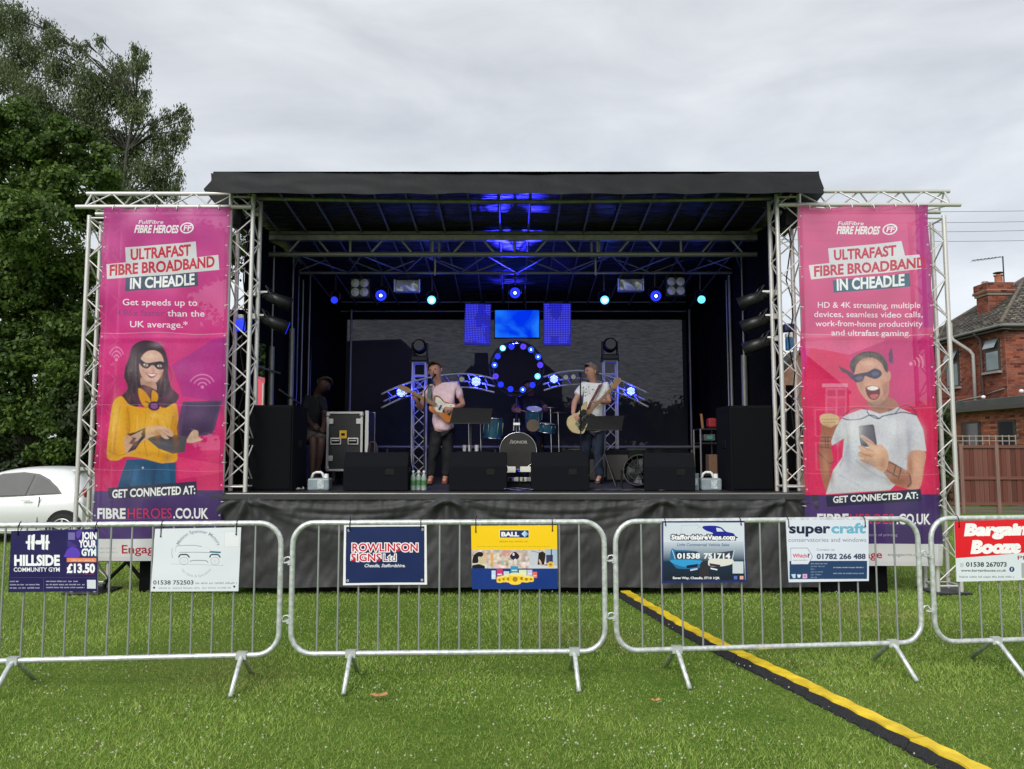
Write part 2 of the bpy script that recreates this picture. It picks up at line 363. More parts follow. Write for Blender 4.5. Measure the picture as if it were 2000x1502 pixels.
        if bump:
            t = n.new('ShaderNodeTexCoord'); nb = n.new('ShaderNodeTexNoise'); nb.inputs['Scale'].default_value = 5; nb.inputs['Detail'].default_value = 6; l.new(t.outputs['Object'], nb.inputs['Vector'])
            bu = n.new('ShaderNodeBump'); bu.inputs['Strength'].default_value = bump; bu.inputs['Distance'].default_value = 0.03; l.new(nb.outputs['Fac'], bu.inputs['Height']); l.new(bu.outputs[0], b.inputs['Normal'])
        if see:
            tr = n.new('ShaderNodeBsdfTransparent'); tl = n.new('ShaderNodeBsdfTranslucent'); l.new(ti.outputs[0], tl.inputs[0]); ms = n.new('ShaderNodeMixShader'); ms.inputs[0].default_value = see
            m2 = n.new('ShaderNodeMixShader'); m2.inputs[0].default_value = 0.25
            l.new(b.outputs[0], m2.inputs[1]); l.new(tl.outputs[0], m2.inputs[2])
            l.new(m2.outputs[0], ms.inputs[1]); l.new(tr.outputs[0], ms.inputs[2]); l.new(ms.outputs[0], n['Material Output'].inputs[0])
        return m
# ---- the two tall banners
BL_Q = [(203, 408), (450, 405), (433, 1095), (181, 1095)]
BR_Q = [(1558, 406), (1811, 402), (1840, 1105), (1573, 1105)]
def banner_base(q, flip):
    b = Print(q, 900, 2480, (226, 40, 128))
    x0, x1 = min(q[0][0], q[3][0]), max(q[1][0], q[2][0])
    b.gradient(x0 - 9, 380, x1 + 9, 760, (196, 66, 150), (226, 38, 128), 1, True)
    b.gradient(x0 - 9, 760, x1 + 9, 980, (226, 38, 128), (214, 30, 104) if not flip else (222, 40, 96), 1, True)
    return b
pl = banner_base(BL_Q, False); b = pl
b.T = (130, 640, 3.575)
b.poly([(1010, 90), (1140, 60), (1140, 560), (1060, 520), (820, 480), (740, 260)], (150, 40, 150), 0.55)
b.poly([(250, 330), (450, 330), (430, 560), (215, 620)], (180, 30, 110), 0.35)
b.poly([(150, 700), (420, 900), (350, 1135), (150, 1135)], (190, 20, 90), 0.45)
b.poly([(770, 900), (1110, 960), (1100, 1010), (780, 1060)], (244, 70, 130), 0.5)
for (wx, wy) in ((950, 415), (355, 225)):
    b.ell(wx, wy, 11, 11, (240, 150, 200), 0.8)
    for r_ in (32, 60, 88): b.arc(wx, wy, r_ * (1 if wx > 500 else .6), r_, 205, 335, 8, (240, 150, 200), 0.65)
hair = [(470, 130), (540, 92), (620, 100), (680, 140), (712, 230), (716, 330), (742, 420), (796, 480), (755, 545), (700, 562), (650, 505), (600, 520), (540, 500), (500, 555), (430, 545), (385, 490), (440, 420), (410, 350), (420, 270), (448, 200)]
b.poly(hair, (66, 48, 62), 1, True)
for k in range(16):
    x = 430 + 20 * k; b.line([(x, 200 + 8 * abs(k - 7)), (x - 12 + 3 * k, 330), (x + 10, 430), (x - 10, 520)], 5, (108, 84, 88) if k % 2 else (40, 28, 40), 0.55, True)
b.poly([(532, 350), (625, 380), (640, 440), (600, 480), (545, 445)], (206, 160, 142), 1, True)
b.poly([(520, 230), (560, 172), (620, 160), (668, 190), (686, 260), (672, 330), (632, 388), (590, 386), (545, 352), (520, 300)], (226, 184, 166), 1, True)
b.poly([(600, 250), (625, 310), (602, 312)], (206, 152, 136), 0.7, True)
b.poly([(502, 205), (560, 246), (612, 242), (668, 236), (702, 262), (682, 292), (640, 290), (606, 262), (570, 288), (528, 268)], (48, 40, 58), 1, True)
b.ell(560, 262, 17, 8, (232, 214, 206), 1, .3); b.ell(655, 268, 16, 8, (232, 214, 206), 1); b.ell(561, 262, 6, 6, (40, 30, 30)); b.ell(656, 268, 6, 6, (40, 30, 30))
b.poly([(563, 316), (602, 322), (642, 322), (618, 350), (590, 350)], (170, 60, 70), 1, True); b.poly([(570, 321), (602, 327), (636, 326), (605, 342)], (245, 235, 230), 1, True)
b.poly([(440, 480), (520, 450), (540, 400), (640, 440), (660, 490), (720, 470), (690, 560), (560, 560)], (92, 54, 78), 0.95, True)
b.poly([(390, 480), (330, 520), (302, 650), (284, 870), (300, 920), (360, 926), (420, 900), (540, 915), (640, 945), (762, 935), (776, 860), (792, 700), (792, 600), (772, 530), (700, 562), (640, 545), (560, 560), (450, 540)], (238, 172, 44), 1, True)
b.poly([(512, 425), (560, 450), (600, 520), (560, 560), (520, 500)], (230, 160, 36), 1, True); b.poly([(610, 440), (650, 470), (640, 520), (605, 540)], (230, 160, 36), 1, True)
for q_ in ([(430, 560), (440, 700), (410, 850)], [(380, 540), (350, 700), (330, 880)], [(560, 600), (540, 760), (560, 900)], [(690, 600), (720, 760), (700, 920)], [(300, 860), (360, 890), (420, 880)], [(640, 640), (650, 760), (640, 900)], [(760, 620), (740, 720), (760, 820)]):
    b.line(q_, 9, (196, 126, 22), 0.55, True)
for q_ in ([(350, 560), (320, 720)], [(500, 620), (490, 740)], [(620, 600), (600, 660)], [(660, 860), (740, 880)]): b.line(q_, 12, (252, 200, 84), 0.6, True)
b.ell(620, 548, 42, 33, (74, 40, 82)); b.ell(620, 548, 26, 20, (150, 84, 160)); b.line([(560, 515), (595, 535)], 6, (60, 40, 60)); b.line([(640, 520), (680, 505)], 6, (60, 40, 60))
b.poly([(825, 518), (1088, 508), (1030, 740), (790, 790), (780, 700)], (92, 62, 108), 1); b.poly([(845, 530), (1070, 522), (1018, 722), (810, 770)], (74, 52, 92), 1)
b.poly([(556, 772), (700, 740), (850, 760), (830, 868), (740, 880), (640, 842)], (86, 84, 96), 1); b.poly([(590, 780), (700, 756), (800, 772), (760, 820)], (60, 58, 72), 1)
b.poly([(408, 760), (470, 735), (545, 690), (600, 705), (585, 762), (520, 800), (440, 880), (412, 866)], (216, 172, 150), 1, True)
b.poly([(556, 705), (640, 684), (735, 712), (756, 752), (735, 762), (700, 748), (722, 774), (690, 776), (650, 748), (610, 756), (566, 762)], (228, 186, 164), 1, True)
for q_ in ([(640, 700), (700, 745)], [(665, 695), (725, 735)], [(620, 715), (670, 758)]): b.line(q_, 4, (170, 110, 92), 0.7)
b.poly([(845, 792), (888, 722), (925, 722), (930, 765), (956, 782), (900, 800), (870, 806)], (228, 186, 164), 1, True)
b.poly([(418, 742), (480, 730), (552, 696), (548, 764), (512, 802), (480, 850), (420, 876), (462, 815), (435, 808), (462, 772)], (34, 38, 58), 1)
b.poly([(440, 760), (530, 715), (528, 752), (496, 790), (470, 796), (486, 770)], (206, 166, 150), 1); b.ell(530, 742, 9, 12, (34, 38, 58))
b.poly([(420, 920), (540, 918), (660, 948), (764, 940), (764, 1150), (356, 1150), (392, 1000)], (34, 82, 124), 1)
for q_ in ([(470, 960), (440, 1120)], [(620, 960), (600, 1120)], [(720, 960), (735, 1110)]): b.line(q_, 14, (24, 60, 98), 0.5)
b.ell(530, 978, 7, 7, (220, 210, 190))
rs = random.Random(9)
for x, y, rx, ry, c_, a_ in ((545, 320, 26, 50, (190, 130, 112), .5), (668, 330, 16, 50, (178, 118, 102), .55), (600, 200, 50, 20, (246, 214, 198), .6), (575, 310, 18, 16, (232, 150, 140), .5), (652, 315, 16, 14, (232, 150, 140), .45), (600, 385, 40, 14, (150, 96, 86), .6), (580, 430, 30, 40, (170, 116, 100), .5), (470, 240, 40, 90, (130, 116, 126), .55), (640, 120, 50, 22, (150, 140, 150), .6), (700, 300, 14, 90, (92, 78, 92), .5), (450, 420, 30, 60, (36, 22, 36), .5), (740, 470, 30, 50, (120, 60, 90), .5),
    (350, 620, 34, 120, (255, 206, 96), .55), (430, 680, 22, 150, (186, 116, 20), .5), (560, 680, 60, 70, (252, 196, 78), .5), (690, 650, 50, 60, (252, 200, 88), .5), (640, 740, 26, 60, (200, 128, 24), .5), (770, 720, 24, 120, (190, 116, 26), .6), (560, 880, 120, 24, (204, 136, 30), .5), (700, 900, 60, 34, (184, 116, 22), .55), (330, 880, 50, 40, (196, 128, 24), .5), (620, 610, 40, 20, (255, 214, 120), .5),
    (470, 800, 30, 40, (180, 128, 110), .5), (600, 740, 40, 14, (180, 124, 106), .45), (660, 700, 50, 12, (246, 212, 196), .5), (900, 770, 30, 20, (190, 138, 118), .5), (900, 600, 120, 70, (118, 84, 130), .45), (1040, 560, 60, 60, (60, 40, 80), .5), (700, 800, 80, 26, (116, 112, 122), .5),
    (480, 1040, 30, 90, (60, 120, 170), .55), (600, 1060, 20, 100, (20, 54, 90), .6), (700, 1020, 30, 90, (52, 108, 156), .5), (420, 1100, 30, 60, (20, 54, 90), .5)): b.soft(x, y, rx, ry, c_, a_)
for k in range(70):
    x = rs.uniform(430, 760); y0_ = rs.uniform(140, 420); s_ = 1 if x > 600 else -1
    if 525 < x < 685 and 150 < y0_ < 520: continue
    b.line([(x, y0_), (x + s_ * rs.uniform(0, 14), y0_ + 40), (x - s_ * rs.uniform(0, 10), y0_ + rs.uniform(70, 110))], rs.uniform(1.5, 3.5), rs.choice(((124, 100, 108), (36, 24, 34), (150, 130, 140), (90, 66, 76))), .45, True)
b.T = None; b.blur(205, 655, 440, 962, 2); b.blotch(205, 655, 440, 960, 9, .045, 2)
def banner_common(b, ox, oy, phone_man):
    # lower band
    X0, X1 = (170, 460) if not phone_man else (1560, 1850); Y0 = 958 if not phone_man else 966
    b.poly([(X0, Y0 + 1), (X1, Y0 - 1), (X1, 1200), (X0, 1200)], (74, 50, 112)); b.gradient(X0, Y0 + 2, X1, 1052 if not phone_man else 1060, (92, 66, 128), (66, 44, 104), 0.7)
    if phone_man:
        b.poly([(1612, 968), (1796, 955), (1798, 978), (1614, 990)], (46, 48, 78)); b.text('GET CONNECTED AT:', 1626, 1791, 982, 970, (250, 250, 252), 0.035, slope=-0.055)
        b.text('FIBRE', 1594, 1657, 1023, 1004, (250, 250, 252), 0.035); b.text('HEROES', 1660, 1745, 1023, 1004, (222, 52, 92), 0.0); b.text('.CO.UK', 1750, 1815, 1023, 1004, (250, 250, 252), 0.03)
        b.text('* Correct at time of printing', 1650, 1752, 1047, 1042, (210, 200, 225), 0.0, alpha=0.7)
        b.rect(X0, 1062, X1, 1130, (226, 224, 226)); b.text('Engage', 1652, 1723, 1090, 1076, (182, 36, 66), 0.015); b.text('engagecrm.co.uk', 1734, 1806, 1086, 1080, (120, 120, 126), 0.0)
    else:
        b.poly([(213, 953), (384, 940), (386, 965), (215, 974)], (56, 52, 82)); b.text('GET CONNECTED AT:', 222, 382, 972, 957, (250, 250, 252), 0.035, slope=-0.05)
        b.text('FIBRE', 193, 248, 1012, 993, (250, 250, 252), 0.035); b.text('HEROES', 252, 335, 1012, 993, (222, 52, 92), 0.0); b.text('.CO.UK', 338, 409, 1012, 993, (250, 250, 252), 0.03)
        b.rect(X0, 1052, X1, 1130, (226, 224, 226)); b.scrawl(198, 230, 1072, 1068, (150, 150, 156), 0.6); b.scrawl(198, 232, 1080, 1076, (150, 150, 156), 0.6); b.text('Engage', 241, 314, 1080, 1064, (182, 36, 66), 0.015)
def banner_top(b, d, wid):
    # headline block; d = photo offset for the right-hand banner
    def X(x): return x
    return
# left headings
b = pl
b.text('FullFibre', 272, 320, 438, 431, (244, 232, 244), 0.02, shear=0.25); b.text('FIBRE HEROES', 264, 348, 455, 441, (252, 248, 252), 0.04, shear=0.22)
b.ell(366, 446, 14, 10.5, (252, 248, 252), 1, -.2); b.ell(366, 446, 11, 8, (196, 66, 150), 1, -.2); b.text('FF', 359, 374, 451, 441, (252, 248, 252), 0.03, shear=0.2)
b.poly([(246, 484), (383, 472), (385, 503), (428, 499), (430, 528), (211, 546), (209, 517), (247, 513)], (222, 222, 228))
b.text('ULTRAFAST', 256, 373, 508, 488, (206, 36, 66), 0.035, slope=-0.085); b.text('FIBRE BROADBAND', 216, 421, 539, 519, (206, 36, 66), 0.035, slope=-0.085)
b.poly([(247, 543), (387, 532), (388, 559), (247, 570)], (66, 84, 108)); b.text('IN CHEADLE', 256, 381, 565, 545, (252, 252, 254), 0.035, slope=-0.075)
b.text('Get speeds up to', 242, 385, 597, 585, (250, 240, 248), 0.008); b.text('4.86x faster', 229, 322, 618, 606, (120, 60, 128), 0.008, alpha=0.7); b.text('than the', 328, 399, 618, 606, (250, 240, 248), 0.008); b.text('UK average.*', 257, 366, 640, 628, (250, 240, 248), 0.008)
banner_common(pl, 0, 0, False)
# right banner
b = banner_base(BR_Q, True); pr = b
b.gradient(1550, 400, 1850, 660, (222, 100, 150), (216, 78, 132), 1, True); b.gradient(1785, 400, 1850, 640, (190, 50, 140), (176, 40, 140), 0.8)
b.T = (1500, 660, 3.575)
b.poly([(230, -20), (820, -20), (800, 140), (600, 130), (260, 70)], (226, 96, 140), 0.8); b.poly([(290, 70), (560, 120), (560, 290), (240, 290)], (224, 30, 92), 0.9)
b.poly([(240, 290), (1180, 290), (1180, 1095), (240, 1095)], (232, 44, 100), 0.9); b.poly([(560, 120), (840, 10), (1130, 20), (1170, 480), (900, 470), (700, 300)], (206, 42, 118), 0.85); b.poly([(900, 480), (1180, 400), (1200, 1095), (1020, 1095)], (214, 30, 84), 0.6)
b.rect(372, 320, 548, 345, (246, 150, 180), 0.8); b.rect(396, 350, 540, 560, (242, 120, 160), 0.6); b.rect(408, 366, 464, 408, (214, 60, 110), 0.9); b.rect(478, 366, 528, 408, (214, 60, 110), 0.9); b.rect(408, 424, 464, 545, (226, 70, 120), 0.9); b.rect(478, 424, 528, 545, (226, 70, 120), 0.9)
b.ell(1000, 180, 12, 12, (240, 160, 190), 0.8)
for r_ in (32, 58, 84): b.arc(1000, 180, r_, r_, -50, 20, 8, (240, 160, 190), 0.6)
skin_ = (214, 158, 134); sk2 = (176, 112, 90)
b.poly([(365, 700), (380, 540), (420, 525), (480, 545), (492, 600), (456, 690), (440, 760), (455, 850), (430, 930), (440, 1060), (405, 1075), (370, 960), (352, 830)], sk2, 1, True)
b.poly([(362, 545), (420, 528), (485, 548), (492, 590), (455, 615), (430, 625), (372, 600)], (226, 190, 150), 1, True)
for q_ in ([(372, 570), (480, 568)], [(380, 590), (470, 590)]): b.line(q_, 5, (170, 116, 88), 0.7)
b.poly([(690, 470), (700, 430), (850, 420), (905, 495), (770, 535)], sk2, 1, True)
b.poly([(590, 210), (620, 160), (700, 130), (780, 160), (835, 230), (842, 320), (828, 400), (790, 450), (745, 468), (695, 448), (640, 390), (606, 310)], skin_, 1, True); b.poly([(760, 430), (830, 380), (842, 300), (800, 330), (790, 400)], sk2, 0.6, True)
b.ell(840, 268, 17, 38, (210, 150, 130), 1, .15)
b.poly([(562, 200), (580, 150), (640, 105), (720, 95), (790, 115), (832, 170), (836, 240), (815, 225), (790, 175), (730, 140), (660, 145), (610, 190), (592, 250)], (78, 66, 66), 1, True)
for q_ in ([(590, 190), (660, 120), (740, 110)], [(640, 150), (720, 120), (800, 170)]): b.line(q_, 7, (120, 100, 96), 0.6, True)
b.poly([(480, 195), (560, 235), (585, 250), (580, 300), (540, 250), (510, 240)], (70, 56, 80), 0.95); b.poly([(868, 62), (878, 140), (850, 180), (845, 110)], (70, 56, 96), 0.9); b.poly([(840, 150), (880, 150), (872, 188)], (76, 60, 100), 0.7)
b.poly([(585, 262), (640, 248), (690, 238), (740, 214), (785, 232), (788, 262), (745, 288), (700, 278), (668, 268), (650, 305), (605, 312), (584, 290)], (62, 58, 84), 1, True)
b.ell(626, 282, 26, 14, (96, 92, 124), 1, -.2); b.ell(742, 252, 28, 15, (96, 92, 124), 1, -.1)
b.poly([(672, 345), (712, 335), (765, 348), (772, 392), (745, 432), (705, 428), (680, 395)], (112, 32, 44), 1, True); b.poly([(682, 350), (720, 338), (762, 350), (740, 366), (700, 366)], (246, 240, 236), 1, True); b.poly([(705, 400), (760, 396), (740, 426), (712, 422)], (206, 96, 100), 1, True)
b.poly([(510, 558), (560, 530), (640, 500), (700, 505), (770, 532), (850, 510), (900, 484), (1030, 540), (1076, 640), (1102, 790), (985, 800), (975, 900), (960, 950), (850, 1062), (400, 1092), (450, 930), (522, 832), (530, 700), (446, 752), (440, 720), (468, 640)], (216, 216, 226), 1)
for q_ in ([(540, 600), (560, 760), (500, 900)], [(960, 640), (980, 760), (960, 850)], [(620, 860), (760, 960), (900, 1000)], [(500, 960), (640, 1030)], [(900, 600), (880, 720)]): b.line(q_, 15, (184, 184, 200), 0.5, True)
b.line([(512, 560), (560, 572), (640, 566), (700, 540), (740, 548), (765, 562), (800, 545), (880, 530), (940, 520), (1035, 540)], 7, (44, 50, 80), 1, True); b.line([(680, 510), (700, 540), (760, 566), (790, 545)], 6, (44, 50, 80), 1, True)
b.line([(516, 545), (580, 495), (640, 488), (690, 505)], 5, (44, 50, 80), 0.9, True); b.line([(880, 530), (930, 478), (990, 480), (1035, 535)], 6, (44, 50, 80), 0.9, True)
b.poly([(980, 800), (1092, 796), (1086, 900), (1050, 1050), (960, 1050), (860, 1010), (800, 930), (640, 850), (830, 860), (900, 890), (960, 940)], skin_, 1, True)
b.poly([(830, 860), (900, 890), (990, 950), (990, 1040), (900, 1030), (800, 935)], sk2, 0.8, True)
for q_ in ([(845, 860), (815, 925)], [(890, 885), (870, 960)], [(925, 915), (905, 985)], [(985, 950), (995, 1010), (970, 1040)], [(850, 870), (930, 910)], [(820, 920), (900, 970)]): b.line(q_, 7, (52, 50, 70), 0.9)
b.poly([(626, 616), (722, 604), (732, 612), (758, 740), (740, 760), (652, 760), (640, 720)], (54, 50, 66), 1); b.poly([(636, 626), (718, 616), (745, 735), (652, 738)], (80, 76, 96), 1)
b.poly([(640, 690), (660, 678), (720, 720), (752, 748), (790, 745), (832, 800), (838, 870), (810, 935), (740, 905), (680, 850), (640, 830), (632, 800), (650, 790), (630, 765), (646, 750), (700, 770), (690, 740)], (222, 172, 146), 1, True)
for q_ in ([(648, 755), (730, 790)], [(640, 800), (720, 830)], [(655, 700), (760, 755)]): b.line(q_, 5, (160, 104, 84), 0.8)
for q_ in ([(370, 690), (440, 690)], [(364, 720), (436, 722)], [(360, 760), (440, 770)], [(400, 690), (402, 770)], [(418, 690), (420, 770)], [(340, 790), (430, 880), (470, 860)]): b.line(q_, 6, (60, 66, 74), 0.85)
for x, y, rx, ry, c_, a_ in ((640, 330, 24, 50, (170, 112, 94), .5), (810, 380, 22, 60, (160, 116, 92), .65), (700, 180, 60, 26, (238, 196, 174), .6), (690, 330, 22, 22, (238, 180, 160), .5), (795, 330, 20, 30, (190, 130, 108), .5), (730, 455, 60, 16, (110, 74, 60), .55), (780, 440, 40, 30, (120, 88, 70), .5), (770, 490, 70, 20, (120, 76, 62), .55), (640, 140, 40, 18, (140, 122, 116), .55), (760, 120, 40, 16, (120, 104, 98), .5), (820, 200, 16, 40, (46, 36, 36), .5),
    (600, 640, 70, 90, (236, 236, 244), .7), (900, 640, 90, 80, (238, 238, 246), .7), (560, 820, 26, 100, (172, 172, 190), .6), (700, 960, 130, 50, (176, 170, 186), .6), (900, 760, 50, 100, (190, 190, 206), .5), (980, 700, 26, 110, (178, 178, 198), .6), (1050, 680, 40, 80, (232, 232, 242), .6), (560, 1000, 70, 50, (230, 230, 240), .6), (700, 880, 80, 40, (150, 130, 136), .55), (480, 700, 20, 50, (180, 180, 198), .6),
    (1040, 880, 40, 90, (240, 194, 166), .55), (990, 900, 18, 80, (150, 92, 72), .55), (900, 1000, 90, 26, (140, 82, 64), .6), (400, 860, 24, 90, (214, 156, 130), .5), (440, 960, 20, 80, (130, 76, 60), .5), (400, 620, 40, 20, (160, 104, 78), .5), (760, 800, 40, 40, (244, 200, 174), .5), (800, 880, 24, 50, (170, 110, 88), .5), (700, 820, 50, 12, (176, 116, 94), .5), (690, 660, 40, 50, (104, 100, 122), .5)): b.soft(x, y, rx, ry, c_, a_)
for k in range(50):
    x = rs.uniform(575, 830); y0_ = 130 + abs(x - 710) * .35 + rs.uniform(-16, 24); b.line([(x, y0_), (x + rs.uniform(-14, 6), y0_ - 22)], rs.uniform(2, 4), rs.choice(((112, 96, 92), (50, 40, 40), (140, 124, 118))), .5)
for k in range(60): x, y = rs.uniform(650, 830), rs.uniform(400, 462); b.ell(x, y, 2, 2, (110, 78, 64), .35)
b.T = None; b.blur(1570, 668, 1830, 966, 2); b.blotch(1570, 668, 1830, 966, 9, .045, 6)
b.text('FullFibre', 1636, 1686, 440, 433, (250, 236, 244), 0.02, shear=0.25); b.text('FIBRE HEROES', 1633, 1717, 457, 443, (252, 248, 252), 0.04, shear=0.22)
b.ell(1738, 448, 14.5, 10.5, (252, 248, 252), 1, -.2); b.ell(1738, 448, 11.5, 8, (214, 90, 150), 1, -.2); b.text('FF', 1731, 1746, 453, 443, (252, 248, 252), 0.03, shear=0.2)
b.poly([(1616, 486), (1760, 471), (1766, 500), (1794, 498), (1797, 526), (1582, 547), (1578, 519), (1618, 515)], (228, 226, 232))
b.text('ULTRAFAST', 1627, 1750, 509, 490, (206, 56, 84), 0.035, slope=-0.085); b.text('FIBRE BROADBAND', 1588, 1806, 541, 522, (206, 56, 84), 0.035, slope=-0.085)
b.poly([(1624, 549), (1775, 534), (1777, 560), (1626, 573)], (70, 104, 124)); b.text('IN CHEADLE', 1632, 1766, 568, 547, (252, 252, 254), 0.035, slope=-0.08)
b.text('HD & 4K streaming, multiple', 1595, 1796, 602, 591, (250, 236, 244), 0.008, slope=0.0); b.text('devices, seamless video calls,', 1588, 1800, 620, 609, (250, 236, 244), 0.008); b.text('work-from-home productivity', 1591, 1800, 638, 627, (250, 236, 244), 0.008); b.text('and ultrafast gaming.', 1621, 1778, 656, 645, (250, 236, 244), 0.008)
b.poly([(1560, 660), (1820, 655), (1820, 662), (1560, 667)], (196, 40, 100), 0.5)
banner_common(pr, 0, 0, True)
for b, q in ((pl, BL_Q), (pr, BR_Q)):     # fold marks, welded hems with eyelets
    for fr, w_, k_ in ((.352, 5, .30), (.555, 4, .16), (.74, 4, .14), (.17, 4, .12), (.88, 3, .12)):
        y_ = int(b.a.shape[0] * fr)
        for x_ in range(b.a.shape[1]):
            yy = y_ + int(14 * x_ / b.a.shape[1] + 5 * math.sin(x_ * .011)); b.a[yy:yy + w_, x_] = b.a[yy:yy + w_, x_] * (1 - k_) + .8 * k_
    b.blotch(1500 if q is BR_Q else 150, 380, 1900 if q is BR_Q else 480, 1110, 120, .05, 4)
    h, w = b.a.shape[:2]; b.a[:34] *= 0.82; b.a[:, :30] *= 0.88; b.a[:, -30:] *= 0.84; b.a[-30:] *= 0.93
    for k in range(12):
        yy = 60 + k * 210
        for xx in (15, w - 15): b.poly([(xx + 6 * math.cos(t), yy + 6 * math.sin(t)) for t in np.linspace(0, 6.28, 10, endpoint=False)], (190, 190, 196), 1, raw=True)
M_PL = pl.mat('banner_print_woman', 0.38, 0.07, 0.12, 0.95); M_PR = pr.mat('banner_print_man', 0.38, 0.07, 0.12, 0.95)
# ---- barrier signs
SIGNS = {}
# community gym
q = [(22, 1037), (192, 1033), (190, 1155), (16, 1157)]; b = Print(q, 1000, 720, (34, 27, 84)); b.T = (0, 1015, 9.386)
b.poly([(1240, 190), (1900, 190), (1900, 700), (1190, 700)], (46, 34, 110)); b.poly([(1400, 215), (1500, 200), (1450, 330), (1400, 330)], (110, 80, 190), .7, True)
b.poly([(1180, 640), (1240, 540), (1330, 500), (1440, 560), (1440, 690), (1180, 690)], (96, 66, 190), 1, True); b.poly([(1230, 390), (1280, 400), (1350, 450), (1420, 480), (1410, 500), (1240, 500)], (70, 54, 130), 1)
b.poly([(1780, 220), (1850, 220), (1850, 690), (1770, 690)], (20, 120, 130)); b.rect(1245, 235, 1370, 370, (150, 140, 200), .6)
for i, (x, w_) in enumerate(((500, 60), (570, 60), (760, 60), (825, 55))):
    b.poly([(x + (10 if i in (0, 3) else 0), 290), (x + w_, 275), (x + w_ - 8, 560), (x, 545)], (250, 250, 252))
b.rect(470, 395, 900, 440, (250, 250, 252)); b.rect(600, 270, 640, 390, (250, 250, 252)); b.rect(655, 380, 745, 455, (250, 250, 252)); b.rect(745, 275, 770, 400, (250, 250, 252))
for x in (560, 640, 820): b.line([(x, 275), (x - 10, 560)], 9, (34, 27, 84))
b.text('HILLSIDE', 260, 1088, 838, 660, (252, 252, 254), 0.05); b.text('COMMUNITY GYM', 250, 1085, 955, 880, (245, 245, 250), 0.02)
b.text('JOIN', 1490, 1772, 355, 235, (252, 252, 254), 0.05); b.text('YOUR', 1440, 1768, 505, 385, (252, 252, 254), 0.05); b.text('GYM', 1490, 1762, 660, 540, (240, 252, 250), 0.05)
b.rect(1215, 705, 1765, 780, (240, 140, 90)); b.scrawl(1300, 1730, 760, 725, (250, 220, 200), .8); b.text('£13.50', 1215, 1740, 970, 820, (252, 252, 254), 0.05); b.scrawl(1215, 1530, 1010, 995, (110, 100, 160)); b.scrawl(1540, 1745, 1010, 990, (190, 50, 80))
b.line([(190, 1065), (1770, 1062)], 6, (110, 60, 120)); b.line([(790, 1080), (785, 1300)], 6, (110, 80, 140))
for (x0, x1, y) in ((180, 350, 1145), (180, 740, 1205), (180, 730, 1265), (835, 1430, 1145), (835, 1550, 1205), (835, 1550, 1258)): b.scrawl(x0, x1, y, y - 26, (226, 222, 244), 0.9)
b.rect(1590, 1105, 1755, 1265, (222, 226, 232))
SIGNS['gym'] = (q, b.mat('gym_sign_print', 0.35))
# van specialist sign
q = [(303, 1033), (471, 1030), (465, 1155), (295, 1155)]; b = Print(q, 1000, 720, (226, 231, 238)); b.T = (290, 1015, 9.69)
def on_arc(cx, cy, rx, ry, a0, a1, x0, x1, yb, up=True):
    def f(x, y):
        t = (x - x0) / (x1 - x0); a = math.radians(a0 + (a1 - a0) * t); k = (yb - y) if up else (y - yb)
        return (cx + (rx + k) * math.cos(a), cy + (ry + k) * math.sin(a))
    return f
b.text('Maison Spanner Motors', 0, 100, 0, -62, (150, 158, 172), 0.02, arcf=lambda x, y: (940 + (385 - y) * math.cos(math.radians(200 + 142 * x / 100)), 600 + (350 - y) * math.sin(math.radians(200 + 142 * x / 100))))
b.text('Van Sales & Specialists', 0, 100, 0, -48, (170, 176, 188), 0.0, arcf=lambda x, y: (900 + (330 + y) * math.cos(math.radians(150 - 120 * x / 100)), 800 + (290 + y) * math.sin(math.radians(150 - 120 * x / 100))))
g_ = (152, 158, 166)
b.line([(520, 500), (740, 488), (880, 490), (1000, 510)], 12, g_, 1, True); b.line([(580, 620), (900, 618), (1160, 625)], 12, g_); b.line([(1160, 612), (1360, 622)], 30, (30, 110, 140)); b.line([(450, 540), (440, 640), (455, 720)], 9, g_, 1, True); b.line([(520, 500), (510, 600)], 6, g_)
for cx in (670, 1255):
    b.line([(cx - 100, 715), (cx - 70, 668), (cx, 662), (cx + 60, 668), (cx + 100, 715)], 24, (52, 58, 72), 1, True); b.arc(cx, 785, 78, 72, 0, 360, 7, g_); b.arc(cx, 785, 22, 22, 0, 360, 5, g_, .6)
b.line([(790, 800), (830, 775), (1070, 778), (1120, 812)], 16, g_, 1, True); b.line([(430, 840), (900, 850), (1420, 872)], 7, (180, 184, 192)); b.line([(1080, 520), (1250, 600)], 5, (200, 204, 214)); b.line([(1170, 320), (1330, 540)], 4, (196, 200, 210))
b.rect(1430, 225, 1720, 520, (214, 217, 221)); b.rect(1440, 235, 1710, 510, (236, 238, 242))
b.text('01538 752503', 95, 850, 1225, 1150, (66, 70, 80), 0.02); b.scrawl(890, 1670, 1222, 1180, (110, 114, 124), .8); b.scrawl(200, 1570, 1308, 1272, (130, 134, 142), .8)
b.ell(112, 1285, 20, 20, (20, 20, 24)); b.ell(1620, 1270, 20, 20, (20, 20, 24))
SIGNS['van'] = (q, b.mat('van_sign_print', 0.35))
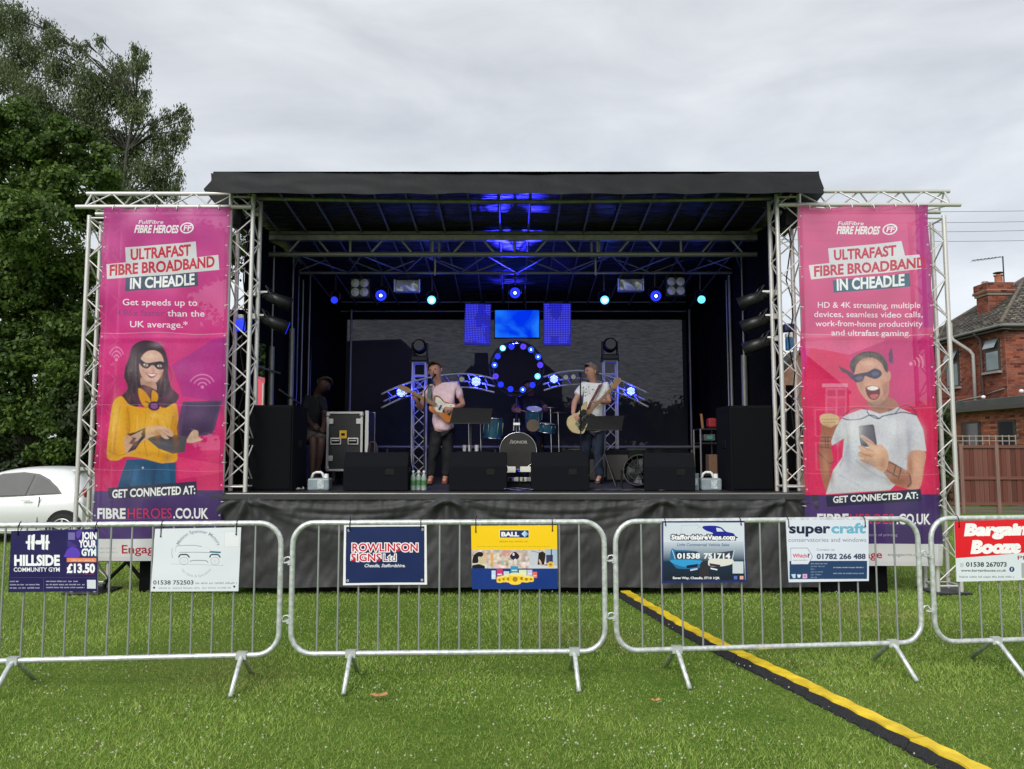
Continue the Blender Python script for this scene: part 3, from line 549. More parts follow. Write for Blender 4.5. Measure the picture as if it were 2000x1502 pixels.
# signmaker's sign
q = [(672, 1026), (833, 1025), (834, 1142), (670, 1143)]; b = Print(q, 1000, 720, (240, 240, 242)); b.T = None
b.poly([(676, 1029), (829, 1028), (829, 1138), (675, 1139)], (24, 40, 88))
b.text('ROWLINSON', 688, 816, 1077, 1062, (200, 34, 60), 0.02, outline=(250, 245, 246), ow=0.085); b.text('SIGNS', 686, 744, 1096, 1082, (200, 34, 60), 0.02, outline=(250, 245, 246), ow=0.085); b.text('Ltd', 749, 773, 1096, 1083, (110, 60, 80), 0.0, outline=(245, 242, 246), ow=0.09)
b.text('Cheadle, Staffordshire.', 711, 791, 1108, 1102, (240, 240, 244), 0.02, shear=0.3)
for (x, y) in ((681, 1036), (825, 1034), (679, 1134), (824, 1133)): b.ell(x, y, 2.4, 2.4, (200, 200, 206)); b.ell(x, y, 1.1, 1.1, (10, 14, 30))
SIGNS['signmaker'] = (q, b.mat('signmaker_sign_print', 0.35))
# adhesives company sign
q = [(920, 1027), (1088, 1026), (1089, 1150), (922, 1151)]; b = Print(q, 1000, 740, (250, 205, 16)); b.T = (910, 1010, 10.016)
b.rect(650, 245, 1235, 410, (240, 226, 150)); b.rect(665, 258, 1225, 402, (20, 40, 104)); b.text('BALL', 690, 1040, 375, 295, (246, 244, 240), 0.05); b.poly([(1085, 328), (1155, 262), (1155, 395)], (225, 235, 245)); b.poly([(1155, 262), (1222, 328), (1155, 395)], (120, 170, 210)); b.ell(1150, 328, 34, 34, (170, 205, 232))
b.scrawl(655, 1215, 495, 460, (150, 130, 30), .85); b.scrawl(225, 1650, 585, 565, (150, 124, 20), .7)
b.rect(60, 640, 1860, 1010, (206, 188, 178)); b.blotch(120, 650, 1780, 1005, 26, 0.3, 3)
b.poly([(130, 900), (150, 760), (230, 690), (310, 690), (340, 740), (300, 780), (240, 780), (240, 890)], (22, 20, 26), 1, True); b.ell(380, 745, 45, 40, (222, 176, 150)); b.rect(250, 780, 400, 900, (210, 190, 150)); b.rect(120, 905, 470, 925, (210, 205, 200)); b.poly([(120, 950), (250, 920), (370, 960), (370, 1010), (120, 1010)], (18, 18, 26))
b.rect(480, 700, 540, 960, (226, 160, 70), .8); b.rect(700, 650, 860, 760, (214, 120, 110), .6); b.rect(860, 660, 1060, 700, (180, 140, 160), .6); b.poly([(860, 775), (950, 680), (1045, 768), (955, 850)], (24, 26, 48), 1, True); b.ell(930, 730, 22, 30, (220, 216, 222)); b.ell(965, 850, 30, 35, (225, 214, 214))
b.rect(1240, 650, 1420, 940, (196, 200, 210)); b.line([(1270, 660), (1440, 700)], 10, (90, 110, 130)); b.poly([(1420, 700), (1500, 670), (1560, 720), (1530, 930), (1400, 930)], (34, 26, 24), 1); b.ell(1450, 880, 20, 60, (220, 180, 160), 1, -.4); b.rect(1555, 625, 1790, 900, (170, 190, 210)); b.rect(1570, 740, 1700, 900, (60, 56, 96)); b.rect(1660, 630, 1680, 880, (40, 40, 60)); b.rect(1230, 950, 1790, 1005, (206, 208, 216))
b.ell(1655, 930, 62, 60, (232, 196, 84)); b.ell(1655, 930, 40, 38, (214, 160, 40)); b.ell(1655, 930, 16, 14, (120, 84, 20))
b.rect(60, 1005, 1900, 1500, (16, 52, 128))
for (x, y, w_, h_, c_) in ((500, 1045, 80, 170, (196, 222, 240)), (600, 1010, 115, 180, (206, 60, 110)), (735, 1060, 110, 110, (206, 216, 208)), (870, 960, 150, 130, (34, 150, 190)), (1035, 1030, 150, 130, (220, 228, 190)), (1195, 1030, 100, 120, (200, 196, 226)), (1300, 1070, 90, 120, (226, 110, 96))): b.rect(x, y, x + w_, y + h_, c_); b.rect(x + w_ * .15, y + h_ * .55, x + w_ * .85, y + h_ * .7, (245, 240, 236), .8)
for (x, y, r_) in ((660, 1230, 62), (740, 1215, 66), (830, 1210, 76), (960, 1215, 118), (1090, 1200, 80), (1180, 1215, 70), (1270, 1215, 56)):
    b.rect(x - r_, y - r_ * .8, x + r_, y + r_ * .55, (246, 200, 30)); b.ell(x, y + r_ * .55, r_, r_ * .36, (252, 214, 60)); b.ell(x, y - r_ * .8, r_, r_ * .3, (240, 226, 140)); b.ell(x, y, r_ * .42, r_ * .42, (150, 110, 20), .85)
SIGNS['adhesive'] = (q, b.mat('adhesive_sign_print', 0.35))
# van dealer sign
q = [(1293, 1018), (1454, 1017), (1459, 1137), (1293, 1139)]; b = Print(q, 1000, 740, (34, 44, 104)); b.T = (1280, 1005, 10.358)
b.poly([(165, 165), (1795, 160), (1815, 1320), (165, 1330)], (214, 222, 232)); b.gradient(1280 + 165 / 10.358, 1005 + 560 / 10.358, 1280 + 1800 / 10.358, 1005 + 950 / 10.358, (200, 212, 226), (22, 56, 84), 1, True); b.gradient(1280 + 165 / 10.358, 1005 + 950 / 10.358, 1280 + 1810 / 10.358, 1005 + 1325 / 10.358, (22, 50, 74), (22, 30, 44), 1, True)
b.line([(515, 380), (530, 220), (860, 215), (930, 290)], 7, (176, 178, 190), 1); b.line([(830, 290), (900, 250)], 6, (176, 178, 190))
b.poly([(950, 270), (985, 232), (1200, 228), (1330, 262), (1430, 345), (1570, 380), (1610, 430), (1640, 480), (1160, 480), (1160, 380), (1030, 330)], (24, 34, 150), 1, True); b.poly([(1225, 265), (1320, 285), (1380, 345), (1240, 345)], (220, 228, 240))
b.text('StaffordshireVans.com', 322, 1610, 505, 415, (250, 250, 252), 0.045, outline=(22, 24, 66), ow=0.13); b.text('Light Commercial Vehicle Sales', 440, 1490, 640, 585, (92, 104, 140), 0.02, shear=.1)
b.poly([(300, 900), (330, 700), (420, 720), (700, 730), (880, 780), (900, 1000), (860, 1090), (500, 1100), (400, 1060)], (40, 110, 160), 1, True); b.poly([(395, 750), (860, 760), (880, 900), (420, 905)], (24, 50, 76)); b.poly([(330, 920), (900, 930), (905, 1000), (620, 1060), (380, 1000)], (50, 158, 216), 1, True); b.poly([(620, 1035), (860, 1000), (840, 1065), (640, 1090)], (20, 30, 60)); b.poly([(700, 1110), (850, 1085), (850, 1115), (705, 1145)], (200, 210, 224))
b.poly([(1060, 960), (1150, 880), (1540, 900), (1540, 1000), (1320, 1050), (1090, 1040)], (224, 222, 214), 1, True); b.poly([(1120, 790), (1580, 730), (1540, 900), (1120, 890)], (54, 66, 84)); b.poly([(1090, 985), (1310, 1020), (1300, 1060), (1100, 1040)], (60, 40, 70)); b.poly([(1110, 1075), (1250, 1105), (1245, 1130), (1115, 1105)], (240, 240, 236)); b.line([(1590, 720), (1550, 900)], 16, (210, 220, 236)); b.line([(340, 720), (400, 900)], 16, (180, 214, 240)); b.poly([(920, 960), (1060, 960), (1080, 1280), (880, 1280)], (48, 44, 50))
b.text('01538', 438, 900, 890, 790, (250, 250, 252), 0.04); b.text('751714', 975, 1510, 890, 790, (240, 240, 246), 0.04)
b.rect(1555, 950, 1775, 1190, (206, 214, 220)); b.text('Eaves Way, Cheadle, ST10 1QR', 355, 1295, 1305, 1262, (236, 236, 240), 0.04)
b.rect(1580, 1240, 1650, 1310, (90, 110, 190)); b.rect(1700, 1240, 1775, 1310, (230, 170, 160))
SIGNS['dealer'] = (q, b.mat('dealer_sign_print', 0.35))
# windows company sign
q = [(1535, 1016), (1696, 1015), (1698, 1135), (1540, 1137)]; b = Print(q, 1000, 740, (222, 228, 242)); b.T = (1530, 1005, 10.358)
b.text('super', 115, 950, 375, 182, (28, 36, 66), 0.035); b.text('craft', 965, 1665, 375, 182, (110, 180, 206), 0.035); b.text('conservatories and windows', 100, 1680, 555, 470, (130, 134, 146), 0.0)
b.text('Contact us', 670, 1030, 735, 685, (120, 126, 142), 0.0); b.text('01782 266 488', 670, 1670, 900, 800, (52, 58, 92), 0.035)
b.rect(118, 940, 1700, 1305, (38, 66, 106)); b.poly([(140, 675), (485, 675), (590, 850), (500, 1010), (150, 1012)], (110, 116, 140)); b.poly([(148, 685), (480, 685), (578, 850), (492, 1002), (156, 1003)], (226, 230, 242))
b.text('Which', 180, 468, 870, 795, (206, 40, 66), 0.02); b.text('?', 478, 528, 870, 795, (40, 40, 90), 0.03); b.scrawl(185, 480, 935, 910, (70, 74, 110)); b.scrawl(550, 900, 1005, 982, (220, 224, 240))
for (x1, y) in ((840, 1062), (660, 1118), (815, 1172), (770, 1228), (690, 1282)): b.scrawl(550, x1, y, y - 26, (176, 190, 216), .8)
b.scrawl(1010, 1650, 1085, 1058, (226, 230, 244)); b.scrawl(1010, 1640, 1205, 1178, (200, 210, 230)); b.poly([(150, 1210), (240, 1200), (235, 1285), (190, 1285)], (190, 226, 240)); b.poly([(270, 1210), (350, 1215), (330, 1275), (285, 1275)], (220, 240, 250)); b.rect(382, 1202, 474, 1290, (226, 180, 220)); b.ell(428, 1246, 22, 22, (190, 120, 180))
SIGNS['windows'] = (q, b.mat('windows_sign_print', 0.35))
# off-licence sign
q = [(1864, 1018), (2030, 1013), (2036, 1132), (1868, 1136)]; b = Print(q, 1000, 740, (222, 230, 234)); b.T = (1850, 1000, 10.013)
b.poly([(130, 100), (1900, 60), (1900, 770), (175, 905), (160, 910)], (228, 26, 40)); b.text('Bargain', 325, 1560, 455, 245, (252, 250, 250), 0.07, shear=0.15, slope=-0.015); b.text('Booze', 450, 1435, 800, 575, (252, 250, 250), 0.07, shear=0.15, slope=-0.012)
b.text('Plus', 1375, 1700, 935, 860, (160, 50, 60), 0.01); b.text('01538 267073', 360, 1155, 1068, 985, (50, 56, 62), 0.03); b.text('www.bargainbooze.co.uk', 262, 1145, 1165, 1120, (60, 64, 74), 0.02); b.ell(1257, 1122, 52, 52, (34, 56, 110)); b.text('f', 1243, 1273, 1150, 1095, (240, 244, 250), 0.04)
b.scrawl(232, 1310, 1285, 1245, (80, 84, 92), .9); b.rect(245, 1000, 315, 1080, (200, 200, 206)); b.rect(1450, 1000, 1900, 1290, (170, 172, 176))
SIGNS['offlicence'] = (q, b.mat('offlicence_sign_print', 0.35))
# ---------------------------------------------------------------- ground
def ground():
    xs = np.concatenate([np.linspace(-300, -20, 15), np.linspace(-18, 22, 81), np.linspace(30, 300, 14)]); ys = np.concatenate([np.linspace(-30, 0, 7), np.linspace(0.5, 32, 90), np.linspace(40, 600, 18)])
    vs = [(x, y, ground_z(x, y) + 0.012 * mnoise.noise(Vector((x * .5, y * .5, 0)))) for y in ys for x in xs]; nx = len(xs)
    fs = [(j * nx + i, j * nx + i + 1, (j + 1) * nx + i + 1, (j + 1) * nx + i) for j in range(len(ys) - 1) for i in range(nx - 1)]
    me = bpy.data.meshes.new('ground'); me.from_pydata(vs, [], fs); me.polygons.foreach_set('use_smooth', [True] * len(fs))
    m = bpy.data.materials.new('lawn'); m.use_nodes = True; n = m.node_tree.nodes; l = m.node_tree.links; bs = n['Principled BSDF']
    t = n.new('ShaderNodeTexCoord'); a = n.new('ShaderNodeTexNoise'); a.inputs['Scale'].default_value = 0.6; a.inputs['Detail'].default_value = 8; a.inputs['Roughness'].default_value = .7
    c = n.new('ShaderNodeTexNoise'); c.inputs['Scale'].default_value = 30; c.inputs['Detail'].default_value = 8; c.inputs['Roughness'].default_value = .8
    l.new(t.outputs['Object'], a.inputs['Vector']); l.new(t.outputs['Object'], c.inputs['Vector'])
    r1 = n.new('ShaderNodeValToRGB'); r1.color_ramp.elements[0].position = .3; r1.color_ramp.elements[1].position = .72
    r1.color_ramp.elements[0].color = (0.08, 0.18, 0.016, 1); r1.color_ramp.elements[1].color = (0.20, 0.29, 0.05, 1)
    r2 = n.new('ShaderNodeValToRGB'); r2.color_ramp.elements[0].position = .35; r2.color_ramp.elements[1].position = .65; r2.color_ramp.elements[0].color = (.45, .45, .45, 1); r2.color_ramp.elements[1].color = (1.3, 1.3, 1.3, 1)
    mm = n.new('ShaderNodeMixRGB'); mm.blend_type = 'MULTIPLY'; mm.inputs[0].default_value = 1
    l.new(a.outputs['Fac'], r1.inputs[0]); l.new(c.outputs['Fac'], r2.inputs[0]); l.new(r1.outputs[0], mm.inputs[1]); l.new(r2.outputs[0], mm.inputs[2]); l.new(mm.outputs[0], bs.inputs['Base Color'])
    bs.inputs['Roughness'].default_value = .9; bs.inputs['Specular IOR Level'].default_value = .15
    bu = n.new('ShaderNodeBump'); bu.inputs['Strength'].default_value = .8; bu.inputs['Distance'].default_value = .03; l.new(c.outputs['Fac'], bu.inputs['Height']); l.new(bu.outputs[0], bs.inputs['Normal'])
    me.materials.append(m); tag(link('ground', me), kind='structure')
ground()
RAMP_PX = [(1222, 1153), (1330, 1216), (1420, 1261), (1480, 1290), (1560, 1327), (1650, 1369), (1740, 1412), (1830, 1455), (1925, 1502), (2040, 1560)]
RAMP = [PZ(a, b, 0.07) for a, b in RAMP_PX]
def quads_np(name, P4, tint, m, tri=False):
    """P4: (n, k, 3) corner points; tint: (n, 3)"""
    n, k = P4.shape[:2]; me = bpy.data.meshes.new(name)
    me.vertices.add(n * k); me.vertices.foreach_set('co', P4.astype(np.float32).ravel())
    me.loops.add(n * k); me.loops.foreach_set('vertex_index', np.arange(n * k, dtype=np.int32))
    me.polygons.add(n); me.polygons.foreach_set('loop_start', np.arange(0, n * k, k, dtype=np.int32)); me.polygons.foreach_set('loop_total', np.full(n, k, dtype=np.int32))
    me.update(calc_edges=True)
    ca = me.color_attributes.new('tint', 'FLOAT_COLOR', 'POINT'); c = np.ones((n, k, 4), np.float32); c[:, :, :3] = tint[:, None, :]; ca.data.foreach_set('color', c.ravel())
    me.materials.append(m); return me
def lawn_blades():
    N = 520000; u = rng.random(N); a, b_ = 3.3, 17.0; e = 0.55
    Y = (a ** e + u * (b_ ** e - a ** e)) ** (1 / e); X = (rng.random(N) * 2 - 1) * (0.78 * Y + .2)
    # patchy growth
    pn = np.sin(X * 1.7 + 1.3 * np.sin(Y * 1.1)) * np.sin(Y * 1.9 + 1.1 * np.sin(X * 1.3)) + 0.6 * np.sin(X * 5.1 + Y * 3.3) * np.sin(Y * 6.3 - X * 2.1)
    keep = ~((Y > 8.85) & (np.abs(X) < 4.25) & (Y < 13.5))
    rp = np.array([[p.x, p.y] for p in RAMP])
    for (x0, y0), (x1, y1) in zip(rp[:-1], rp[1:]):
        d = np.array([x1 - x0, y1 - y0]); Lg = np.hypot(*d); t = np.clip(((X - x0) * d[0] + (Y - y0) * d[1]) / Lg ** 2, 0, 1)
        keep &= np.hypot(X - x0 - t * d[0], Y - y0 - t * d[1]) > 0.125
    X, Y, pn = X[keep], Y[keep], pn[keep]; N = len(X)
    gz = np.array([ground_z(x, y) for x, y in zip(X, Y)]) if False else -0.27 * (lambda t: t * t * (3 - 2 * t))(np.clip((Y - 10.5) / 4.5, 0, 1)) * (lambda t: t * t * (3 - 2 * t))(np.clip((-3 - X) / 4, 0, 1))
    h = rng.uniform(.012, .032, N) * (1 + .25 * pn); w = rng.uniform(.0022, .004, N) * (Y / 4.5) ** .8; th = rng.random(N) * 2 * np.pi
    lean = rng.normal(0, .6, (N, 2)) * h[:, None]; ax = np.stack([np.cos(th), np.sin(th)], 1) * w[:, None]
    base = np.stack([X, Y, gz - .004], 1); P4 = np.zeros((N, 3, 3)); P4[:, 0] = base; P4[:, 0, :2] -= ax; P4[:, 1] = base; P4[:, 1, :2] += ax; P4[:, 2] = base; P4[:, 2, :2] += lean; P4[:, 2, 2] += h
    tcol = rng.random((N, 1)); c0 = np.array([.14, .255, .034]); c1 = np.array([.42, .54, .13]); dry = np.array([.30, .27, .10])
    tint = c0 * (1 - tcol) + c1 * tcol; tint *= (1 + .16 * pn)[:, None]; dm = rng.random(N) < .08; tint[dm] = dry; wr = np.clip(np.sin(X * 1.1 + 4) * np.sin(Y * 1.4 + X * .6 + 1) - .62, 0, 1)[:, None] * 1.3; tint = tint * (1 - wr) + np.array([.33, .30, .13]) * wr
    big = np.clip(np.sin(X * .9 + 2) * np.sin(Y * .8 + X * .4), 0, 1)[:, None]; tint = tint * (1 - .25 * big) + np.array([.36, .42, .11]) * .25 * big
    me = quads_np('grass', P4, np.clip(tint, .01, 1), attr_mat('grass_blade', .55, .25, .3)); tag(link('grass', me), 'short mown lawn of fine green blades', kind='stuff')
    # clover heads
    n = 4200; Yc = (3.4 ** .5 + rng.random(n) * (11 ** .5 - 3.4 ** .5)) ** 2; Xc = (rng.random(n) * 2 - 1) * .78 * Yc
    cl = (np.sin(Xc * 2.3) * np.sin(Yc * 2.9 + 1) + rng.random(n)) > .25
    b = MB()
    for x, y in zip(Xc[cl], Yc[cl]):
        if (y > 8.8 and abs(x) < 4.3): continue
        z = .03 + random.random() * .012; r = random.uniform(.003, .0072); b.add([(x - r, y, z), (x, y - r, z + .001), (x + r, y, z), (x, y + r, z + .001), (x, y, z + r * 1.3), (x, y, z - r)], [(0, 1, 4), (1, 2, 4), (2, 3, 4), (3, 0, 4), (1, 0, 5), (2, 1, 5), (3, 2, 5), (0, 3, 5)])
    tag(b.build('clover_flowers', mat('clover_white', (.46, .47, .36), .8, 0, .2, 40)), 'tiny white clover heads dotted through the lawn', kind='stuff')
    # a fallen leaf and bits
    for (px, py, s, lab) in ((739, 1362, .055, 'brown curled fallen leaf on the lawn in front of the second barrier'), (1280, 1372, .028, 'small orange scrap of dead leaf on the lawn below the van dealer sign')):
        p = PZ(px, py, .03); bb = MB(); pts = [(-1, 0), (-.6, .5), (-.2, .35), (.1, .8), (.35, .3), (.9, .45), (1.1, 0), (.7, -.4), (.2, -.25), (-.2, -.6), (-.6, -.3)]
        bb.add([p + Vector((a * s, c * s * .9, .012 + .02 * abs(a) * (1 if c > 0 else .3))) for a, c in pts] + [p + Vector((0, 0, .006))], [(i, (i + 1) % 11, 11) for i in range(11)])
        tag(bb.build('fallen_leaf', mat('dead_leaf', (.42, .2, .08), .7, 0, .25, 60)), lab, 'leaf', 'fallen leaves')
lawn_blades()
# ---------------------------------------------------------------- yellow and black cable ramp
def cable_ramp():
    t = thing('cable_ramp', 'long black rubber cable ramp with a yellow lid running across the grass to the stage', 'cable ramp', (RAMP[4].x, RAMP[4].y, 0))
    cm = mat('ramp_rubber', (.018, .018, .022), .75, 0, .3, 40, .5, 90); ym = mat('ramp_yellow', (.80, .56, .02), .5, 0, .28, 7, .2, 60)
    pts = []
    for i in range(len(RAMP) - 1):
        a, b_ = RAMP[i], RAMP[i + 1]; n = max(1, int((b_ - a).length / .06))
        for k in range(n): pts.append(a.lerp(b_, k / n))
    pts.append(RAMP[-1]); cum = [0]
    for a, b_ in zip(pts[:-1], pts[1:]): cum.append(cum[-1] + (b_ - a).length)
    total = cum[-1]; seglen = .88
    def at(s):
        s = min(max(s, 0), total - 1e-4); i = max(k for k in range(len(cum)) if cum[k] <= s + 1e-9); i = min(i, len(pts) - 2)
        f = (s - cum[i]) / (cum[i + 1] - cum[i]); d = pts[min(i + 3, len(pts) - 1)] - pts[max(i - 2, 0)]; d.z = 0; d.normalize(); return pts[i].lerp(pts[i + 1], f), Vector((-d.y, d.x, 0))
    s = 0; k = 0
    while s < total - .1:
        e = min(s + seglen - .012, total); b = MB(); y = MB(); n = 15; rings = []; yr = []; wob = random.uniform(-.012, .012)
        for i in range(n + 1):
            p, nn = at(s + (e - s) * i / n); nn = -nn if nn.x > 0 else nn       # nn points to the left
            j = .010 * (1 if i % 2 else -1); pr = [(.090 + j, .0), (.084, .014), (.054, .056), (-.052, .058), (-.085, .018), (-.095 - j, 0)]
            rings.append([Vector((p.x, p.y, h)) + nn * (w + wob) for w, h in pr])
            j2 = .012 * (1, .2, -1, -.2)[i % 4]; yr.append([Vector((p.x, p.y, h)) + nn * (w + wob) for w, h in [(.048 + j2 * .7, .056), (.046 + j2 * .7, .068), (-.044 - j2 * .6, .068), (-.046 - j2 * .6, .056)]])
        for bb, rg in ((b, rings), (y, yr)):
            m_ = len(rg[0]); bb.add([v for r in rg for v in r], [(i * m_ + q, i * m_ + q + 1, (i + 1) * m_ + q + 1, (i + 1) * m_ + q) for i in range(n) for q in range(m_ - 1)] + [tuple(range(m_)), tuple(range(n * m_, n * m_ + m_))[::-1]])
        sg = b.build('segment', cm, t); y.build('lid', ym, sg); s += seglen; k += 1
cable_ramp()

# ---------------------------------------------------------------- stage
YF, DECK = 8.70, 1.125
ZD = DECK
stage = thing('stage', 'black covered mobile stage with alloy roof beams, deck, skirt and back gauze', 'stage', (0.03, YF, 0))
def deck_z(px, py): return None
XL, XR = XZ(433, YF, DECK) - .95, XZ(1572, YF, DECK) + .95
IX0, IX1 = -3.22, 3.27
dm = mat('deck_board', (.02, .0195, .021), .55, 0, .3, 6, .15, 50)
bbox('deck', ((IX0 + IX1) / 2, (YF + 13.4) / 2 + .03, DECK - .06), (IX1 - IX0 + .5, 13.4 - YF - .06, .12), dm, stage, .004)
tube('deck_edge_rail', (IX0 - .25, YF + .005, DECK - .012), (IX1 + .25, YF + .005, DECK - .012), .014, mat('deck_edge', (.22, .22, .2), .4, .6, .3, 4), stage)
# pleated skirt
pins = [-0.72 + .0, 1.70, 3.05, -2.95]
def skirt_pt(u, v):
    x = (IX0 - .12) + (IX1 - IX0 + .26) * u; d = 1 - v                    # d: distance down from the top
    y = 0.0
    for pi_, p in enumerate(pins):
        dx = x - p; r = math.hypot(dx, d * 1.05 + .02); ang = math.atan2(dx, d + .05)
        if d > .06: y += .034 * math.exp(-r * 1.4) * math.cos(ang * 9 + pi_) * smooth(0.02, .25, r) * smooth(1.5, 1.0, abs(ang))
    s = 0
    ps = sorted(pins)
    for a, b_ in zip(ps[:-1], ps[1:]):
        if a <= x <= b_:
            q = (x - a) / (b_ - a); sag = .26 * 4 * q * (1 - q) * min(1.0, (b_ - a) / 2.2)
            for kk, c in enumerate((.55, 1.05, 1.7)): y += .022 / (kk * .6 + 1) * math.sin(min(math.pi, max(0, (d - .05 - sag * c * .75 + .05) / .10) * math.pi))
    y += .016 * mnoise.noise(Vector((x * 2.2, d * 3.1, 1))) + .012 * mnoise.noise(Vector((x * 9 + d * 5, d * 4, 7))) + .006 * mnoise.noise(Vector((x * 25, d * 9, 3)))
    y += .008 * math.sin(x * 46 + 3 * mnoise.noise(Vector((x, 0, 0)))) * math.exp(-d * 9)
    return (x, YF - .02 - y * 1.25 - .012, .085 + (DECK - .03 - .085) * v + .012 * mnoise.noise(Vector((x * 1.3, 0, 5))) * (1 - v))
sk_m = mat('stage_skirt_pvc', (.040, .040, .042), .55, 0, .25, 3, .25, 14, spec=.3)
sk = grid_mesh('skirt', 420, 70, skirt_pt, sk_m, stage)
bbox('skirt_hem', ((IX0 + IX1) / 2, YF - .045, DECK - .045), (IX1 - IX0 + .3, .012, .055), sk_m, stage, .003)
for x0, x1 in ((XL, IX0 - .16), (IX1 + .19, XR)):
    bbox('wing_drape', ((x0 + x1) / 2, YF + .42, .52), (x1 - x0, .6, 1.04), M_CLOTH, stage, .01)
bbox('added_under_drape', ((IX0 + IX1) / 2, 13.3, .5), (IX1 - IX0 + .4, .02, 1.0), M_CLOTH, stage, .002)  # unseen back and side drapes, added to keep the space under the deck dark
for x in (IX0 - .13, IX1 + .16): bbox('added_under_drape', (x, 11.2, .5), (.02, 4.1, 1.0), M_CLOTH, stage, .002)
for x in (-2.9, -1.4, .1, 1.6, 3.0): ubox('support_leg', (x, YF + .35, .5), (.07, .07, 1.0), M_DARKMET, stage)
for x in (-2.1, .8, 2.3): ubox('ballast_block', (x, YF + .3, .06), (.5, .2, .12), M_BLACK, stage)
# --- canopy
cov = mat('canopy_pvc', (.0085, .009, .010), .6, 0, .18, 2.5, .3, 16, spec=.25)
def zc(py, Y): return P(1000, py, Y).z
XcL, XcR = XZ(411, 8.55, 4.5), XZ(1604, 8.55, 4.5)
z_lo, z_hi = zc(376, 8.45), zc(334, 8.62)
def valance(u, v):
    x = XcL + (XcR - XcL) * u; e = abs(u - .5) * 2
    z = z_lo + (z_hi - z_lo) * v - .03 * math.sin(math.pi * u) * v * v + .006 * math.sin(x * 8.6) * (1 - v) + .02 * mnoise.noise(Vector((x * 1.2, 0, 2))) * v - .015 * (1 - e * e) * (1 - v)
    y = 8.45 + .17 * v + .018 * mnoise.noise(Vector((x * 3.5 + z * 2, z * 9, 4))) + .02 * mnoise.noise(Vector((x * 1.1 - z * 2.5, z * 3, 9)))
    if v > .93: z -= (v - .93) * .15
    return (x, y, z)
grid_mesh('canopy_valance', 220, 16, valance, cov, stage)
ZB = 4.12
def canopy_top(u, v):
    x = XcL + (XcR - XcL) * u; y = 8.61 + (13.5 - 8.61) * v
    return (x, y, z_hi - .01 - (z_hi - ZB - .25) * v - .05 * abs(math.sin(u * math.pi * 10)) * math.sin(v * math.pi) * .3)
grid_mesh('canopy_top', 60, 20, canopy_top, cov, stage)
um = bpy.data.materials.new('canopy_underside'); um.use_nodes = True
def _um():
    n = um.node_tree.nodes; l = um.node_tree.links; b = n['Principled BSDF']; b.inputs['Base Color'].default_value = (.010, .010, .013, 1); b.inputs['Roughness'].default_value = .38; b.inputs['Specular IOR Level'].default_value = .6
    t = n.new('ShaderNodeTexCoord'); mp = n.new('ShaderNodeMapping'); mp.inputs['Scale'].default_value = (1.2, 7, 1); no = n.new('ShaderNodeTexNoise'); no.inputs['Scale'].default_value = 1.3; no.inputs['Detail'].default_value = 4
    bu = n.new('ShaderNodeBump'); bu.inputs['Strength'].default_value = .9; bu.inputs['Distance'].default_value = .12; l.new(t.outputs['Object'], mp.inputs[0]); l.new(mp.outputs[0], no.inputs['Vector']); l.new(no.outputs['Fac'], bu.inputs['Height']); l.new(bu.outputs[0], b.inputs['Normal'])
_um()
zr0, zr1 = zc(371, 8.6), 4.08      # underside height front and back
def under(u, v):
    x = IX0 - .1 + (IX1 - IX0 + .2) * u; y = 8.62 + (13.45 - 8.62) * v
    return (x, y, zr0 + (zr1 - zr0) * v + .05 + .018 * mnoise.noise(Vector((x * 2, y * 6, 0))))
grid_mesh('canopy_underside', 90, 60, under, um, stage)
# side falls of the canopy ends
for s, xc, pts in ((-1, XcL, [(411, 336), (412, 352), (396, 369), (420, 398), (440, 402), (447, 440), (470, 440), (470, 372)]), (1, XcR, [(1600, 332), (1602, 345), (1613, 374), (1590, 401), (1566, 402), (1562, 440), (1535, 440), (1535, 372)])):
    Yp = 8.85; q = [P(a, c, Yp) for a, c in pts]; b = MB(); b.prism([(p.x, p.z) for p in q], (0, Yp, 0), (1, 0, 0), (0, 0, 1), (0, .5, 0)); b.build('canopy_side_fall', cov, stage, bevel=.015)
# rafters and beams
for k in range(18):
    x = .03 + (k - 8.5) * .363
    tube('rafter', (x, 8.62, zr0 + .0), (x, 13.4, zr1 + .0), .016, mat('rafter_tube', (.16, .16, .16), .5, .5, .2, 10), stage, 6)
zb = zc(389, 8.85)
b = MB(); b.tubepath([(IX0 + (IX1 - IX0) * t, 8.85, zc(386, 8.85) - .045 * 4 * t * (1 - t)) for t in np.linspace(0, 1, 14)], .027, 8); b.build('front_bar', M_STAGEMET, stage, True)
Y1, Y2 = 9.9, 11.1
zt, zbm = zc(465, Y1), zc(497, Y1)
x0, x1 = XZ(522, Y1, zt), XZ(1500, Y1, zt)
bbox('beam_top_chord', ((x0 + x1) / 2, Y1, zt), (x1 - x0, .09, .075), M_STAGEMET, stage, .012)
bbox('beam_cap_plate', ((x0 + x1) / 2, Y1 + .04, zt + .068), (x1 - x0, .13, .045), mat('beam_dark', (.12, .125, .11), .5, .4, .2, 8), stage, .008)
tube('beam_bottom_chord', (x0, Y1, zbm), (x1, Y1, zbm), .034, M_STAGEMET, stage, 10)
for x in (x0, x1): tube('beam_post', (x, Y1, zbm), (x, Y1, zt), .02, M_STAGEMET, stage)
for px in (684, 845, 1005, 1167, 1330): tube('beam_post', (XZ(px, Y1, 4.2), Y1, zbm), (XZ(px, Y1, 4.2), Y1, zt - .03), .018, M_STAGEMET, stage)
for px in (522, 684, 845, 1005, 1167, 1330):
    for a, c in (((38, 0), (62, 1)), ((100, 1), (123, 0))):
        if px + c[0] > 1500: continue
        tube('beam_brace', (XZ(px + a[0], Y1, 4.2), Y1, zbm if not a[1] else zt - .03), (XZ(px + c[0], Y1, 4.2), Y1, zbm if not c[1] else zt - .03), .016, M_STAGEMET, stage)
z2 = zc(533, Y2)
tube('rear_beam_chord', (x0, Y2, z2), (x1, Y2, z2), .022, M_STAGEMET, stage)
